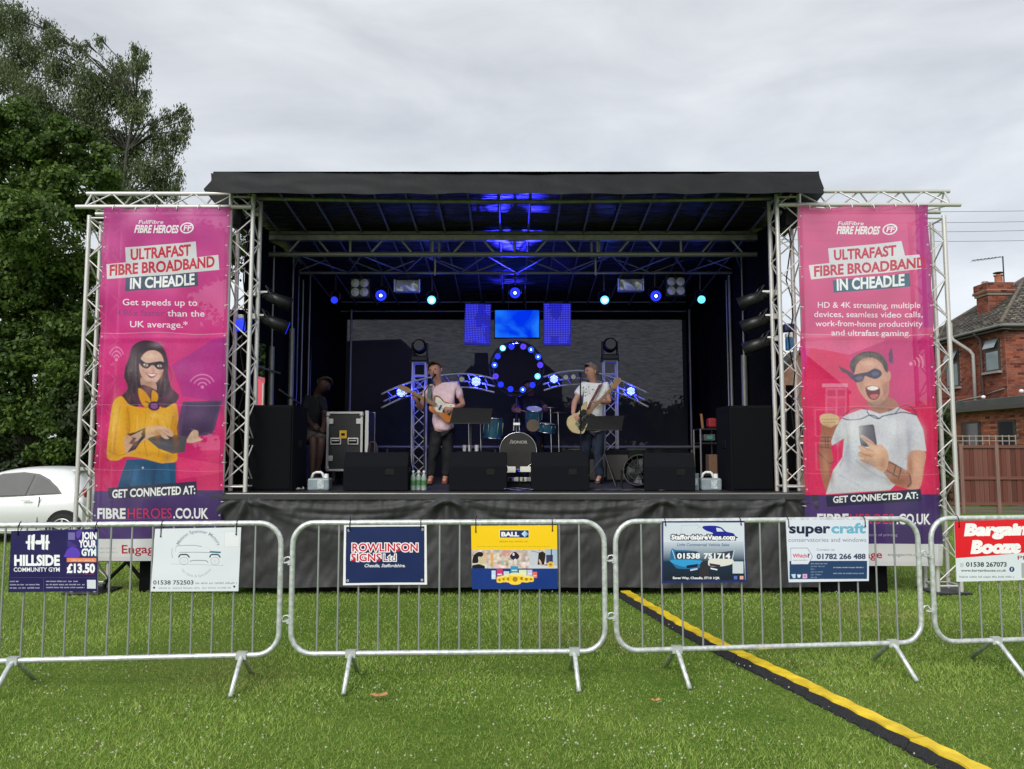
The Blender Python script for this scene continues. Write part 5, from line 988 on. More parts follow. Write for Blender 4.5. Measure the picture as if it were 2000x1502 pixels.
# ---------------------------------------------------------------- white hatchback
def car():
    Yc = 15.4; x1 = XZ(163, Yc, .5); Lc = 3.95; gz = -.27; Wd = 1.66
    t = thing('parked_car', 'white three-door hatchback parked on the grass under the trees at the left edge', 'car', (x1 - Lc / 2, Yc + .8, gz))
    paint = mat('car_white', (.70, .72, .72), .22, 0, .02, 3, spec=.6); glass = mat('car_glass', (.02, .026, .03), .12, 0, .3, 2, spec=.22); rub = mat('tyre', (.015, .015, .016), .8, 0, .2, 60); tr = mat('car_trim', (.01, .01, .012), .35)
    # stations from the rear (s=0) forward: roof z, belt z, inset of the roof
    S = [(0, .60, .58, .08), (.015, .92, .84, .10), (.08, 1.06, .98, .14), (.20, 1.26, 1.01, .20), (.34, 1.43, 1.0, .26), (.58, 1.50, .985, .27), (1.1, 1.525, .945, .26), (1.6, 1.505, .925, .26), (2.05, 1.41, .905, .26), (2.45, 1.22, .89, .2), (2.80, 1.02, .875, .14), (3.05, .93, .86, .1), (3.5, .86, .80, .1), (3.8, .76, .70, .12), (3.93, .60, .55, .16)]
    rings = []
    for s, rz, bz, ins in S:
        x = x1 - s; bulge = .05 * math.sin(min(1, s / .6) * 1.57) * math.sin(min(1, (Lc - s) / .6) * 1.57)
        side = [(.09 + (0 if .1 < s < 3.8 else .08), .20), (.03, .34), (.0 - bulge, .55), (-.01 - bulge * .6, .74 if bz > .74 else bz * .93), (.04, bz), (.04 + ins * .75, rz - .07 if rz - .07 > bz else bz + (rz - bz) * .6), (.10 + ins, rz - .012), (Wd / 2, rz + .01)]
        ring = [Vector((x, Yc + y, gz + z)) for y, z in side] + [Vector((x, Yc + Wd - y, gz + z)) for y, z in side[-2::-1]]; rings.append(ring)
    m_ = len(rings[0]); b = MB(); b.add([v for r in rings for v in r], [(i * m_ + k, i * m_ + k + 1, (i + 1) * m_ + k + 1, (i + 1) * m_ + k) for i in range(len(rings) - 1) for k in range(m_ - 1)] + [tuple(range(m_)), tuple(range((len(rings) - 1) * m_, len(rings) * m_))[::-1]])
    body = b.build('body', paint, t, True); md = body.modifiers.new('s', 'SUBSURF'); md.levels = md.render_levels = 2
    # side glass, proud of the body
    def yat(s, z):        # near-side surface depth at station s
        ins = .26; bz = .94; k = min(1, max(0, (z - bz) / .5)); return Yc + .035 + (.04 + ins * .75 - .035) * k - .012
    def pane(name, pts, m, off=0): b = MB(); b.add([Vector((x1 - s, yat(s, z) - off, gz + z)) for s, z in pts], [tuple(range(len(pts)))]); b.add([Vector((x1 - s, yat(s, z) - off + .02, gz + z)) for s, z in pts], [tuple(range(len(pts)))[::-1]]); return b.build(name, m, t)
    pane('window_surround', [(.46, .985), (.60, 1.13), (.80, 1.27), (1.02, 1.37), (1.35, 1.41), (1.75, 1.38), (2.15, 1.24), (2.42, 1.06), (2.52, .90), (1.6, .93)], tr, .004)
    pane('side_window', [(1.18, .965), (1.10, 1.36), (1.35, 1.385), (1.75, 1.355), (2.10, 1.22), (2.36, 1.05), (2.42, .93), (1.6, .95)], glass, .012); pane('rear_quarter_window', [(.53, .995), (.65, 1.12), (.84, 1.25), (1.03, 1.34), (1.10, .975)], glass, .012)
    for wx in (.36, 2.8):
        cx = x1 - wx; b = MB(); b.cyl((cx, Yc - .062, gz + .33), (cx, Yc + .1, gz + .33), .345, .345, 28); b.build('wheel_arch', tr, t)
        w = MB(); w.cyl((cx, Yc - .085, gz + .30), (cx, Yc + .17, gz + .30), .295, .295, 28); wo_ = w.build('wheel', rub, t, bevel=.02)
        h = MB(); h.cyl((cx, Yc - .10, gz + .30), (cx, Yc, gz + .30), .05, .05, 12)
        for k in range(5):
            a = k * math.tau / 5 + .3; h.box((cx + .1 * math.cos(a), Yc - .093, gz + .30 + .1 * math.sin(a)), (.2, .015, .035), Matrix.Rotation(-a, 3, 'Y'))
        h.tubepath([(cx + .2 * math.cos(a), Yc - .09, gz + .3 + .2 * math.sin(a)) for a in np.linspace(0, math.tau, 20, endpoint=False)], .012, 5, True); h.build('hub', M_GALV, wo_)
    for a, c in (((.90, .24), (.86, .93)), ((2.32, .24), (2.38, .9))): pane('door_gap', [(a[0], a[1]), (c[0], c[1]), (c[0] + .012, c[1]), (a[0] + .012, a[1])], tr, .055 if a[0] < 2 else .045)
    bbox('door_handle', (x1 - 1.12, Yc - .065, gz + .86), (.19, .03, .03), paint, t, .01); bbox('sill_strip', (x1 - 1.9, Yc - .035, gz + .27), (2.2, .05, .03), paint, t, .01)
    MB().sphere((x1 - 2.28, Yc - .13, gz + .98), (.12, .08, .075)).build('door_mirror', tr, t, True)
    bbox('rear_spoiler', (x1 - .33, Yc + Wd / 2, gz + 1.44), (.16, 1.15, .035), paint, t, .015); bbox('tail_lamp', (x1 - .07, Yc + .2, gz + .93), (.06, .18, .3), mat('tail_red', (.35, .01, .01), .2), t, .02)
car()
# ---------------------------------------------------------------- brick house, chimney, extension, fence
BR1 = attr_mat('house_brick', .85, .2, 0, .3, 60); MORT = mat('mortar', (.27, .22, .18), .95, 0, .15, 30, .4, 60)
def brick_wall(parent, O, U, L_, z0, z1, holes=(), step_u=.225, step_v=.075, lo=(.16, .048, .032), hi=(.31, .098, .06), skin=.011):
    """courses of separate brick faces with depth standing proud of the mortar: O + U*u, up v"""
    O, U = Vector(O), Vector(U).normalized(); N_ = Vector((U.y, -U.x, 0)); vs = []; cs = []; rr = random.Random(int(L_ * 97)); row = 0; z = z0
    while z < z1 - .02:
        u = -(step_u / 2 if row % 2 else 0)
        while u < L_:
            a, b_ = max(u, 0) + .006, min(u + step_u, L_) - .006
            if b_ - a > .03 and not any(h[0] < (a + b_) / 2 < h[1] and h[2] < z + step_v / 2 < h[3] for h in holes):
                pr = skin + rr.uniform(-.003, .003); t = rr.random(); c = [lo[i] * (1 - t) + hi[i] * t for i in range(3)]
                q_ = .78 + .35 * mnoise.noise(Vector((u * .5, z * .5, L_))) ; c = [x * (q_ + .2) for x in c]
                if rr.random() < .1: c = [.5 * x for x in c]
                za, zb_ = z + .006, min(z + step_v, z1) - .006; A, B_ = O + U * a, O + U * b_
                f = [A + N_ * pr, B_ + N_ * pr]; bk = [A, B_]
                F_ = [Vector((f[0].x, f[0].y, za)), Vector((f[1].x, f[1].y, za)), Vector((f[1].x, f[1].y, zb_)), Vector((f[0].x, f[0].y, zb_))]; K = [Vector((bk[0].x, bk[0].y, za)), Vector((bk[1].x, bk[1].y, za)), Vector((bk[1].x, bk[1].y, zb_)), Vector((bk[0].x, bk[0].y, zb_))]
                for q in (F_, [K[0], K[1], F_[1], F_[0]], [F_[3], F_[2], K[2], K[3]], [K[0], F_[0], F_[3], K[3]], [F_[1], K[1], K[2], F_[2]]): vs.append(q); cs.append(c)
            u += step_u
        z += step_v; row += 1
    me = quads_np('bricks', np.array([[list(p) for p in q] for q in vs]), np.array(cs), BR1); o = link('bricks', me, parent); o['kind'] = 'stuff'; return o
FRM = mat('window_frame_dark', (.05, .04, .035), .5); GLS = mat('window_glass', (.25, .3, .32), .08, 0, .1, 2, spec=.8); GLD = mat('window_glass_dark', (.03, .03, .035), .08, spec=.8); LINT = mat('stone_lintel', (.3, .27, .24), .8, 0, .1, 20)
def wall_window(t, X, y0, y1, z0, z1, top=None, gl=GLS):
    f = bbox('window', (X - .005, (y0 + y1) / 2, (z0 + z1) / 2), (.06, y1 - y0, z1 - z0), FRM, t, .005)
    zt_ = z0 + (z1 - z0) * (top or 1)
    ubox('pane', (X - .04, (y0 + y1) / 2, (z0 + zt_) / 2 + .0), (.012, (y1 - y0) - .14, (zt_ - z0) - .12), gl, f)
    if top: ubox('pane', (X - .10, (y0 + y1) / 2, (zt_ + z1) / 2), (.012, (y1 - y0) - .14, (z1 - zt_) - .08), gl, f, Matrix.Rotation(.45, 3, 'Y'))
    ubox('sill', (X - .06, (y0 + y1) / 2, z0 - .03), (.16, y1 - y0 + .12, .07), LINT, f)
def house():
    X0, Y0, Yb, Ze = 15.6, 24.1, 28.8, 5.50
    t = thing('brick_house', 'red brick house with hipped grey tiled roof, chimney and flat-roofed extension at the right', 'house', (X0 + 2.5, Y0 + 2, 0))
    MB().box((X0 + 3.2, (Y0 + Yb) / 2, Ze / 2 - .1), (6.4, Yb - Y0, Ze + .2)).build('wall', MORT, t)
    w1, w2 = (26.62, 27.4, 3.75, 5.08), (24.36, 25.1, 4.08, 5.15)
    brick_wall(t, (X0, Yb, 0), (0, -1, 0), Yb - Y0, 2.9, Ze - .05, [(Yb - w1[1], Yb - w1[0], w1[2], w1[3]), (Yb - w2[1], Yb - w2[0], w2[2], w2[3])]); brick_wall(t, (X0, Y0, 0), (1, 0, 0), 6.4, 2.5, Ze - .05)
    for w in (w1, w2): wall_window(t, X0 - .012, *w[:2], w[2], w[3], .66)
    # hipped tile roof
    e = .30; x0, x1, y0, y1 = X0 - e, X0 + 6.7, Y0 - e, Yb + e; ym = (y0 + y1) / 2; ra = Vector((x0 + 2.6, ym, Ze + 1.98)); rb = Vector((x1, ym, Ze + 1.98)); c = [Vector((x0, y0, Ze)), Vector((x0, y1, Ze)), Vector((x1, y1, Ze)), Vector((x1, y0, Ze))]
    rf = MB(); rf.add([*c, ra, rb], [(0, 4, 1), (0, 3, 5, 4), (1, 4, 5, 2), (0, 1, 2, 3)]); tile_m = attr_mat('roof_tile', .85, .25, 0, .4, 40); base_m = mat('roof_base', (.06, .055, .05), .9); roof = rf.build('roof', base_m, t)
    Q = []; cs = []; rr = random.Random(4)
    def slope(a, b_, ta, tb, courses=26):
        nrm = (b_ - a).cross(ta - a).normalized(); nrm = nrm if nrm.z > 0 else -nrm
        for k in range(courses):
            p, q = a.lerp(ta, k / courses), b_.lerp(tb, k / courses); p2, q2 = a.lerp(ta, (k + 1.15) / courses), b_.lerp(tb, (k + 1.15) / courses); w = (q - p).length; n = max(1, int(w / .2)); o = .5 if k % 2 else 0
            for j in range(n + 1):
                u0, u1 = max(0, (j - o) / n), min(1, (j + 1 - o) / n)
                if u1 - u0 < .002: continue
                h = .035 + rr.uniform(-.008, .012); A, B_, C_, D_ = p.lerp(q, u0 + .004), p.lerp(q, u1 - .004), p2.lerp(q2, u1 - .004), p2.lerp(q2, u0 + .004)
                tt = rr.random(); col = [.07 + .09 * tt, .062 + .078 * tt, .056 + .066 * tt]; 
                if rr.random() < .12: col = [.20, .19, .15]
                Q.append([A + nrm * h, B_ + nrm * h, C_ + nrm * .012, D_ + nrm * .012]); cs.append(col); Q.append([A, B_, B_ + nrm * h, A + nrm * h]); cs.append([x * .8 for x in col])
    slope(c[1], c[0], ra, ra + Vector((.001, 0, 0))); slope(c[0], c[3], ra, rb)
    o = link('roof_tiles', quads_np('roof_tiles', np.array([[list(p) for p in q] for q in Q]), np.array(cs), tile_m), t); o['kind'] = 'stuff'
    b = MB(); b.tubepath([c[0] + Vector((0, 0, .04)), ra + Vector((0, 0, .05))], .06, 8); b.tubepath([c[1] + Vector((0, 0, .04)), ra + Vector((0, 0, .05))], .06, 8); b.tubepath([ra, rb], .07, 8); b.build('ridge_tiles', mat('ridge_tile', (.13, .11, .09), .9, 0, .3, 6), t, True)
    fas = mat('fascia', (.07, .06, .055), .6); gut = mat('gutter_grey', (.20, .195, .185), .5)
    bbox('fascia', (x0 + .16, (y0 + y1) / 2, Ze - .09), (.03, y1 - y0 - .3, .17), fas, t, .004); bbox('soffit', (X0 - .13, (y0 + y1) / 2, Ze - .15), (.28, y1 - y0, .02), fas, t, .002); bbox('fascia', ((x0 + x1) / 2, y0 + .16, Ze - .09), (x1 - x0 - .3, .03, .17), fas, t, .004)
    tube('gutter', (x0 + .02, y0, Ze - .03), (x0 + .02, y1, Ze - .03), .055, gut, t); tube('gutter', (x0, y0 + .02, Ze - .03), (x1, y0 + .02, Ze - .03), .055, gut, t)
    # soil pipe and downpipe
    yp = 15.5 / .893; yp = 26.0
    for dy, r, zt_, m_ in ((0, .055, 4.75, mat('pipe_pale', (.36, .35, .33), .45)),): 
        b = MB(); b.tubepath([(X0 - .10, yp - .35, 2.9), (X0 - .10, yp - .35, 4.75), (X0 - .14, yp - .25, 4.9), (X0 - .34, yp + .35, 5.35), (X0 - .36, yp + .42, 5.5), (X0 - .36, yp + .42, 5.95)], r, 8); b.build('soil_pipe', m_, t, True)
    b = MB(); b.tubepath([(X0 - .08, yp - .75, 3.0), (X0 - .08, yp - .75, 5.2), (X0 - .28, yp - .75, 5.42)], .04, 8); b.build('downpipe', mat('pipe_dark', (.12, .09, .08), .5), t, True)
    b = MB(); b.tubepath([(X0 - .04, 25.2, 3.35), (X0 - .05, 24.8, 3.42), (X0 - .04, 24.2, 3.5)], .02, 6); b.build('waste_pipe', gut, t, True)
    # chimney stack
    cx, cy = XZ(1942, 26.2, 6.6), 26.2; cz0, cz1 = 5.9, zc(556, 26.2); ch = MB(); ch.box((cx, cy, (cz0 + cz1) / 2 - .1), (.80, .66, cz1 - cz0 - .2)); ch.box((cx, cy, cz1 - .38), (.90, .76, .09)); ch.box((cx, cy, cz1 - .29), (.98, .84, .09)); ch.box((cx, cy, cz1 - .12), (.92, .78, .26)); chim = ch.build('chimney', MORT, t)
    brick_wall(chim, (cx - .40, cy - .33, 0), (1, 0, 0), .80, cz0, cz1 - .43); brick_wall(chim, (cx - .40, cy + .33, 0), (0, -1, 0), .66, cz0, cz1 - .43)
    brick_wall(chim, (cx - .49, cy - .42, 0), (1, 0, 0), .98, cz1 - .34, cz1 - .25); brick_wall(chim, (cx - .46, cy - .39, 0), (1, 0, 0), .92, cz1 - .25, cz1 + .0); brick_wall(chim, (cx - .49, cy + .42, 0), (0, -1, 0), .84, cz1 - .34, cz1 - .25); brick_wall(chim, (cx - .46, cy + .39, 0), (0, -1, 0), .78, cz1 - .25, cz1)
    pot = mat('chimney_pot', (.36, .12, .06), .8, 0, .2, 10); b = MB(); px_, py_ = XZ(1951, 26.2, 7.2), cy
    prof = [(.15, 0), (.16, .05), (.125, .08), (.12, .28), (.15, .31), (.15, .34)]
    for (r0, z0), (r1, z1) in zip(prof[:-1], prof[1:]): b.cyl((px_, py_, cz1 + z0 - .01), (px_, py_, cz1 + z1), r0, r1, 14, False)
    b.build('chimney_pot', pot, chim, True); b = MB(); b.cyl((px_, py_, cz1 + .34), (px_, py_, cz1 + .41), .05, .05, 8); b.cyl((px_, py_, cz1 + .40), (px_, py_, cz1 + .43), .17, .15, 14); b.build('cowl', M_DARKMET, chim); MB().box((XZ(1931, 26, 7.2), cy, cz1 + .05), (.16, .14, .12)).build('vent_block', LINT, chim)
    # aerial
    ax = XZ(1957, 26.2, 7.5); za = zc(502, 26.2); a = tube('aerial_mast', (ax, cy - .1, cz1 - .3), (ax, cy - .1, za), .022, M_DARKMET, t); tube('boom', (ax, cy - .1, za - .02), (XZ(1895, 26.2, 8), cy - .1, zc(510, 26.2)), .012, M_DARKMET, a)
    for k in range(7): u = .2 + k * .12; x = ax + (XZ(1895, 26.2, 8) - ax) * u; z = za - .02 + (zc(510, 26.2) - za) * u; tube('element', (x, cy - .32, z), (x, cy + .12, z), .006, M_DARKMET, a, 5)
    # flat roofed extension
    EX, EY0, EY1, EZ = 14.0, 19.9, 28.0, 2.72
    MB().box((EX + 2.0, (EY0 + EY1) / 2, EZ / 2), (4.0, EY1 - EY0, EZ)).build('extension_wall', MORT, t)
    e1, e2 = (22.95, 23.9, 1.2, 2.42), (21.35, 22.1, 1.2, 2.42)
    brick_wall(t, (EX, EY1, 0), (0, -1, 0), EY1 - EY0, .9, EZ, [(EY1 - e1[1], EY1 - e1[0], e1[2], e1[3]), (EY1 - e2[1], EY1 - e2[0], e2[2], e2[3])], lo=(.22, .065, .042), hi=(.38, .14, .085), skin=.016)
    for w in (e1, e2): wall_window(t, EX - .016, *w[:2], w[2], w[3], None, GLD)
    felt = mat('roof_felt', (.07, .075, .072), .85, 0, .2, 3, .3, 20); b = MB(); b.box((EX + 1.9, (EY0 + EY1) / 2, EZ + .16), (4.3, EY1 - EY0 + .2, .32)); b.build('flat_roof', felt, t, bevel=.02); bbox('flat_roof_fascia', (EX - .28, (EY0 + EY1) / 2, EZ + .06), (.03, EY1 - EY0 + .2, .14), fas, t, .004)
    for y, z in ((22.6, EZ + .40), (20.9, EZ + .45), (23.3, EZ + .1)): MB().sphere((EX - .1, y, z), (.06, .06, .055)).build('roof_vent', M_WHITE, t, True)
    b = MB(); b.tubepath([(EX - .12, 24.0, EZ + .34), (EX - .12, 22.7, EZ + .42)], .025, 6); b.build('waste_pipe', gut, t, True)
house()
def fence():
    Yf = 19.3; xa, xb = XZ(1790, Yf, 1), 18.5; zt_ = 1.66; t = thing('board_fence', 'red-brown close-board garden fence on a gravel board below the brick house', 'fence', ((xa + xb) / 2, Yf, 0))
    wm = [mat('fence_board_%d' % k, c, .8, 0, .35, 3, .4, 30, stretch=(6, 1, .6)) for k, c in enumerate(((.115, .032, .022), (.135, .040, .028), (.095, .028, .02), (.16, .06, .045)))]
    x = xa
    while x < xb: w = random.uniform(.10, .125); ubox('board', (x + w / 2, Yf + random.uniform(-.006, .006), .92 + random.uniform(-.01, .01)), (w - .008, .022, 1.46), random.choice(wm), t); x += w
    for z in (zt_ + .0, .88, .24): ubox('rail', ((xa + xb) / 2, Yf - .03, z), (xb - xa, .035, .075), mat('fence_rail', (.15, .06, .045), .8, 0, .3, 4), t)
    for px in (1876, 1946, 2030, 1812): xx = XZ(px, Yf, 1); ubox('post', (xx, Yf - .03, .86), (.085, .075, 1.74), mat('fence_post', (.21, .12, .10), .85, 0, .3, 4), t)
    ubox('gravel_board', ((xa + xb) / 2, Yf - .01, .08), (xb - xa, .05, .17), mat('gravel_board', (.12, .11, .08), .9, 0, .3, 4), t)
    b = MB()
    for z in (1.80, 1.92): b.tubepath([(XZ(1872, Yf, 1.8), Yf + .1, z), (XZ(1990, Yf, 1.8), Yf + .1, z)], .014, 5)
    for px in range(1872, 1996, 13): b.tubepath([(XZ(px, Yf, 1.8), Yf + .1, 1.5), (XZ(px, Yf, 1.8), Yf + .1, 1.95)], .012, 5)
    b.build('trellis', mat('trellis_wood', (.3, .26, .22), .8), t)
fence()
iv = [(XZ(px, 18.9, 1), 19.0, P(px, py, 19).z, .25, .2, .3) for px, py in ((1850, 850), (1846, 880), (1842, 920), (1848, 820), (1838, 960), (1838, 870), (1834, 835))]
P4, tint = leaf_cloud(iv, 5000, .05, (.02, .035, .01), (.07, .10, .03), seed=31); tag(link('climbing_shrub', quads_np('climbing_shrub', P4, tint, M_LEAF)), 'straggly climber growing over the fence beside the right truss', 'shrub')
# overhead wires
t = thing('overhead_wires', 'thin overhead wires crossing the sky at the right above the house', 'wires', (20, 45, 10))
for py, sag in ((408, .1), (428, .14), (444, .2), (463, .16)):
    a, c = P(1500, py + 4, 45), P(2150, py + (1 if py != 463 else 3), 45); b = MB(); b.tubepath([a.lerp(c, k / 12) + Vector((0, 0, -sag * 4 * (k / 12) * (1 - k / 12))) for k in range(13)], .013, 4); b.build('wire', M_DARKMET, t)
# houses seen through the gauze and through the right truss
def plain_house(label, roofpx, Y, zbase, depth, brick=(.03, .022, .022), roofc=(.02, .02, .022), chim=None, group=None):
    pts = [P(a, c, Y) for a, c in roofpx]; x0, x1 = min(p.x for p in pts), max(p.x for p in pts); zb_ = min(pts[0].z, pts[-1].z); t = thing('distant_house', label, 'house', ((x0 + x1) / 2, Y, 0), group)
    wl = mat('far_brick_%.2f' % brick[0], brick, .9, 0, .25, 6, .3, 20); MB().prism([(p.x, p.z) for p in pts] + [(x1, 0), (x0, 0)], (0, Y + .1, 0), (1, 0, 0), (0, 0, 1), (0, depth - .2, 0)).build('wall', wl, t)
    for i, (p, q) in enumerate(zip(pts[:-1], pts[1:])):
        d = (q - p).normalized(); nrm = Vector((-d.z, 0, d.x)) * .12; b = MB(); b.add([p, q, q + nrm, p + nrm, p + Vector((0, depth, 0)), q + Vector((0, depth, 0)), q + nrm + Vector((0, depth, 0)), p + nrm + Vector((0, depth, 0))], [(0, 1, 2, 3), (4, 7, 6, 5), (0, 4, 5, 1), (3, 2, 6, 7), (0, 3, 7, 4), (1, 5, 6, 2)]); b.build('roof', mat('far_roof', roofc, .8, 0, .2, 5), t)
    for (wx, wz) in ((.3, .35), (.7, .35), (.3, .7), (.7, .7)):
        xx, zz = x0 + (x1 - x0) * wx, zb_ * wz; w = bbox('window', (xx, Y + .08, zz), (.9, .1, 1.1), M_WHITE, t, .01); ubox('pane', (xx, Y + .02, zz), (.76, .02, .96), GLD, w)
    if chim: a, c, w = chim; p = P(a, c, Y + 1); MB().box((p.x, Y + 1.2, p.z - .9), (w, .7, 1.8)).build('chimney', wl, t)
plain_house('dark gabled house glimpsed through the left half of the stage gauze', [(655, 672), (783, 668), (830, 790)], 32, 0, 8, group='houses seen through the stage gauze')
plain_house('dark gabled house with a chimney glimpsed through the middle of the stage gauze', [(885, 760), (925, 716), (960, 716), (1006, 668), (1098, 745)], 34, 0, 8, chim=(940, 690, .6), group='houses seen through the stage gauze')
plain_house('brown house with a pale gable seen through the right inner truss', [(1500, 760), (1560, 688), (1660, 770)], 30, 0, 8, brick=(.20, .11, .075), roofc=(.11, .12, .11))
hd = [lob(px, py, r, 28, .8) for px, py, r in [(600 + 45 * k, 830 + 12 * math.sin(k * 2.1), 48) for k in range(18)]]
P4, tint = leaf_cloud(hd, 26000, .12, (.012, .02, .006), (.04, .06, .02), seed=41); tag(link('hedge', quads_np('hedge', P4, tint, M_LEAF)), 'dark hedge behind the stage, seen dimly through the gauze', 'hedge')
# coral market tent seen through the gap at the left of the stage
t = thing('market_tent', 'bright coral pink tent glimpsed between the left truss and the stage', 'tent', (P(490, 760, 12.6).x, 13.0, 0))
cm = mat('coral_canvas', (.80, .10, .15), .6, 0, .05, 4); x0, x1 = P(485, 760, 12.4).x, P(516, 760, 12.4).x; zz = P(500, 732, 12.4).z; ze = P(515, 749, 12.4).z; xm = P(496, 731, 12.4).x
b = MB(); b.prism([(x0, 0), (x0, ze), (xm - .0, zz), (x1, ze), (x1, 0)], (0, 12.4, 0), (1, 0, 0), (0, 0, 1), (0, 1.2, 0)); b.build('canvas', cm, t, bevel=.01)
for x in (x0, x1): tube('tent_pole', (x, 12.36, 0), (x, 12.36, ze), .02, M_ALU, t)
# ---------------------------------------------------------------- stage equipment
E_BLUE = emat('glow_blue', (.02, .07, 1.0), 1.2); E_DEEP = emat('glow_deep_blue', (.02, .04, .95), .75); E_CORE = emat('glow_core', (.45, .7, 1.0), 3); E_CYAN = emat('glow_cyan', (.10, .6, 1.0), 1.3); E_WHITE = emat('glow_white', (.8, .92, 1.0), 5)
M_LAMP = mat('lamp_housing', (.015, .015, .017), .4, .2, .2, 30); M_OFF = mat('lamp_lens_off', (.55, .55, .48), .25, 0, .15, 60)
def disc(name, c, r, m, parent, d=(0, -1, 0), n=20, th=.006):
    b = MB(); c = Vector(c); d = Vector(d).normalized(); b.cyl(c, c + d * th, r, r, n); return b.build(name, m, parent)
def spot(c, tgt, energy, size, col=(.05, .08, 1), blend=.6, rad=.05, parent=None):
    l = bpy.data.lights.new('stage_beam', 'SPOT'); l.energy = energy; l.spot_size = math.radians(size); l.spot_blend = blend; l.color = col; l.shadow_soft_size = rad
    R = (Vector(tgt) - Vector(c)).to_track_quat('-Z', 'Y').to_matrix().to_4x4(); return link('lamp_beam', l, parent, Matrix.Translation(Vector(c)) @ R)
def glow(c, energy, parent, col=(.04, .06, 1), rad=.05):
    l = bpy.data.lights.new('lamp_glow', 'POINT'); l.energy = energy * .22; l.color = col; l.shadow_soft_size = rad; return link('lamp_glow', l, parent, Matrix.Translation(Vector(c)))
# tall speakers
def pa(px0, px1, py0, py1, Y, lab, dep=.62):
    a, c = P(px0, py0, Y), P(px1, py1, Y); w = c.x - a.x; h = a.z - DECK; t = thing('loudspeaker', lab, 'speaker', (a.x + w / 2, Y, DECK), 'tall black loudspeakers at the stage corners')
    bbox('cabinet', (a.x + w / 2, Y + dep / 2 + .012, DECK + h / 2), (w, dep, h), M_BOX, t, .008); bbox('grille', (a.x + w / 2, Y + .006, DECK + h / 2), (w - .035, .02, h - .05), M_GRILLE, t, .006)
    for s in (-1, 1): bbox('side_handle', (a.x + w / 2 + s * (w / 2 + .002), Y + .3, DECK + h * .55), (.012, .16, .09), M_BLACK, t, .004)
pa(489, 569, 791, 957, 8.98, 'tall black loudspeaker at the left front corner of the stage'); pa(1426, 1512, 792, 962, 8.98, 'tall black loudspeaker at the right front corner of the stage')
# floor wedges seen from behind
def wedge(px0, px1, py0, pym, py1, lab, Y=9.05, rot=0):
    a = P(px0, py0, Y); c = P(px1, py0, Y); w = c.x - a.x; zt_ = P(px0, py0, Y + .1).z; zm = P(px0, pym, Y).z; t = thing('monitor_wedge', lab, 'monitor speaker', (a.x + w / 2, Y + .2, DECK), 'monitor wedges along the stage front')
    prof = [(0, DECK + .005), (0, zm), (.09, zt_), (.20, zt_ - .005), (.50, DECK + .16), (.50, DECK + .005)]
    R = Matrix.Rotation(rot, 3, 'Z'); b = MB(); o = Vector((a.x + w / 2, Y, 0))
    vs = [o + R @ Vector((sx * w / 2, y, z)) for sx in (-1, 1) for y, z in prof]; n = len(prof); b.add(vs, [tuple(range(n)), tuple(range(n, 2 * n))[::-1]] + [(i, n + i, n + (i + 1) % n, (i + 1) % n) for i in range(n)]); b.build('cabinet', M_BOX, t, bevel=.008)
    b = MB(); q = [o + R @ Vector((sx * (w / 2 - .03), y + .006, z + .006)) for sx, y, z in ((-1, .215, zt_ - .02), (1, .215, zt_ - .02), (1, .485, DECK + .18), (-1, .485, DECK + .18))]; b.add(q + [v + Vector((0, .012, .01)) for v in q], [(0, 1, 2, 3), (4, 7, 6, 5), (0, 4, 5, 1), (1, 5, 6, 2), (2, 6, 7, 3), (3, 7, 4, 0)]); b.build('grille', M_GRILLE, t)
    bbox('connector_plate', o + R @ Vector((w * .22, -.002, (DECK + zm) / 2 + .08)), (.10, .008, .07), M_BLACK, t, .002); bbox('side_handle', o + R @ Vector((w / 2 + .002, .16, DECK + .25)), (.012, .13, .05), M_DARKMET, t, .004)
wedge(671, 797, 883, 911, 953, 'black monitor wedge at the left, in front of the flight case'); wedge(877, 990, 883, 911, 955, 'black monitor wedge in front of the bass player, left of the centre gap'); wedge(1038, 1150, 883, 911, 955, 'black monitor wedge right of the centre gap, with a small white badge'); wedge(1258, 1356, 884, 912, 952, 'black monitor wedge at the right beside the folded fan', rot=-.12)
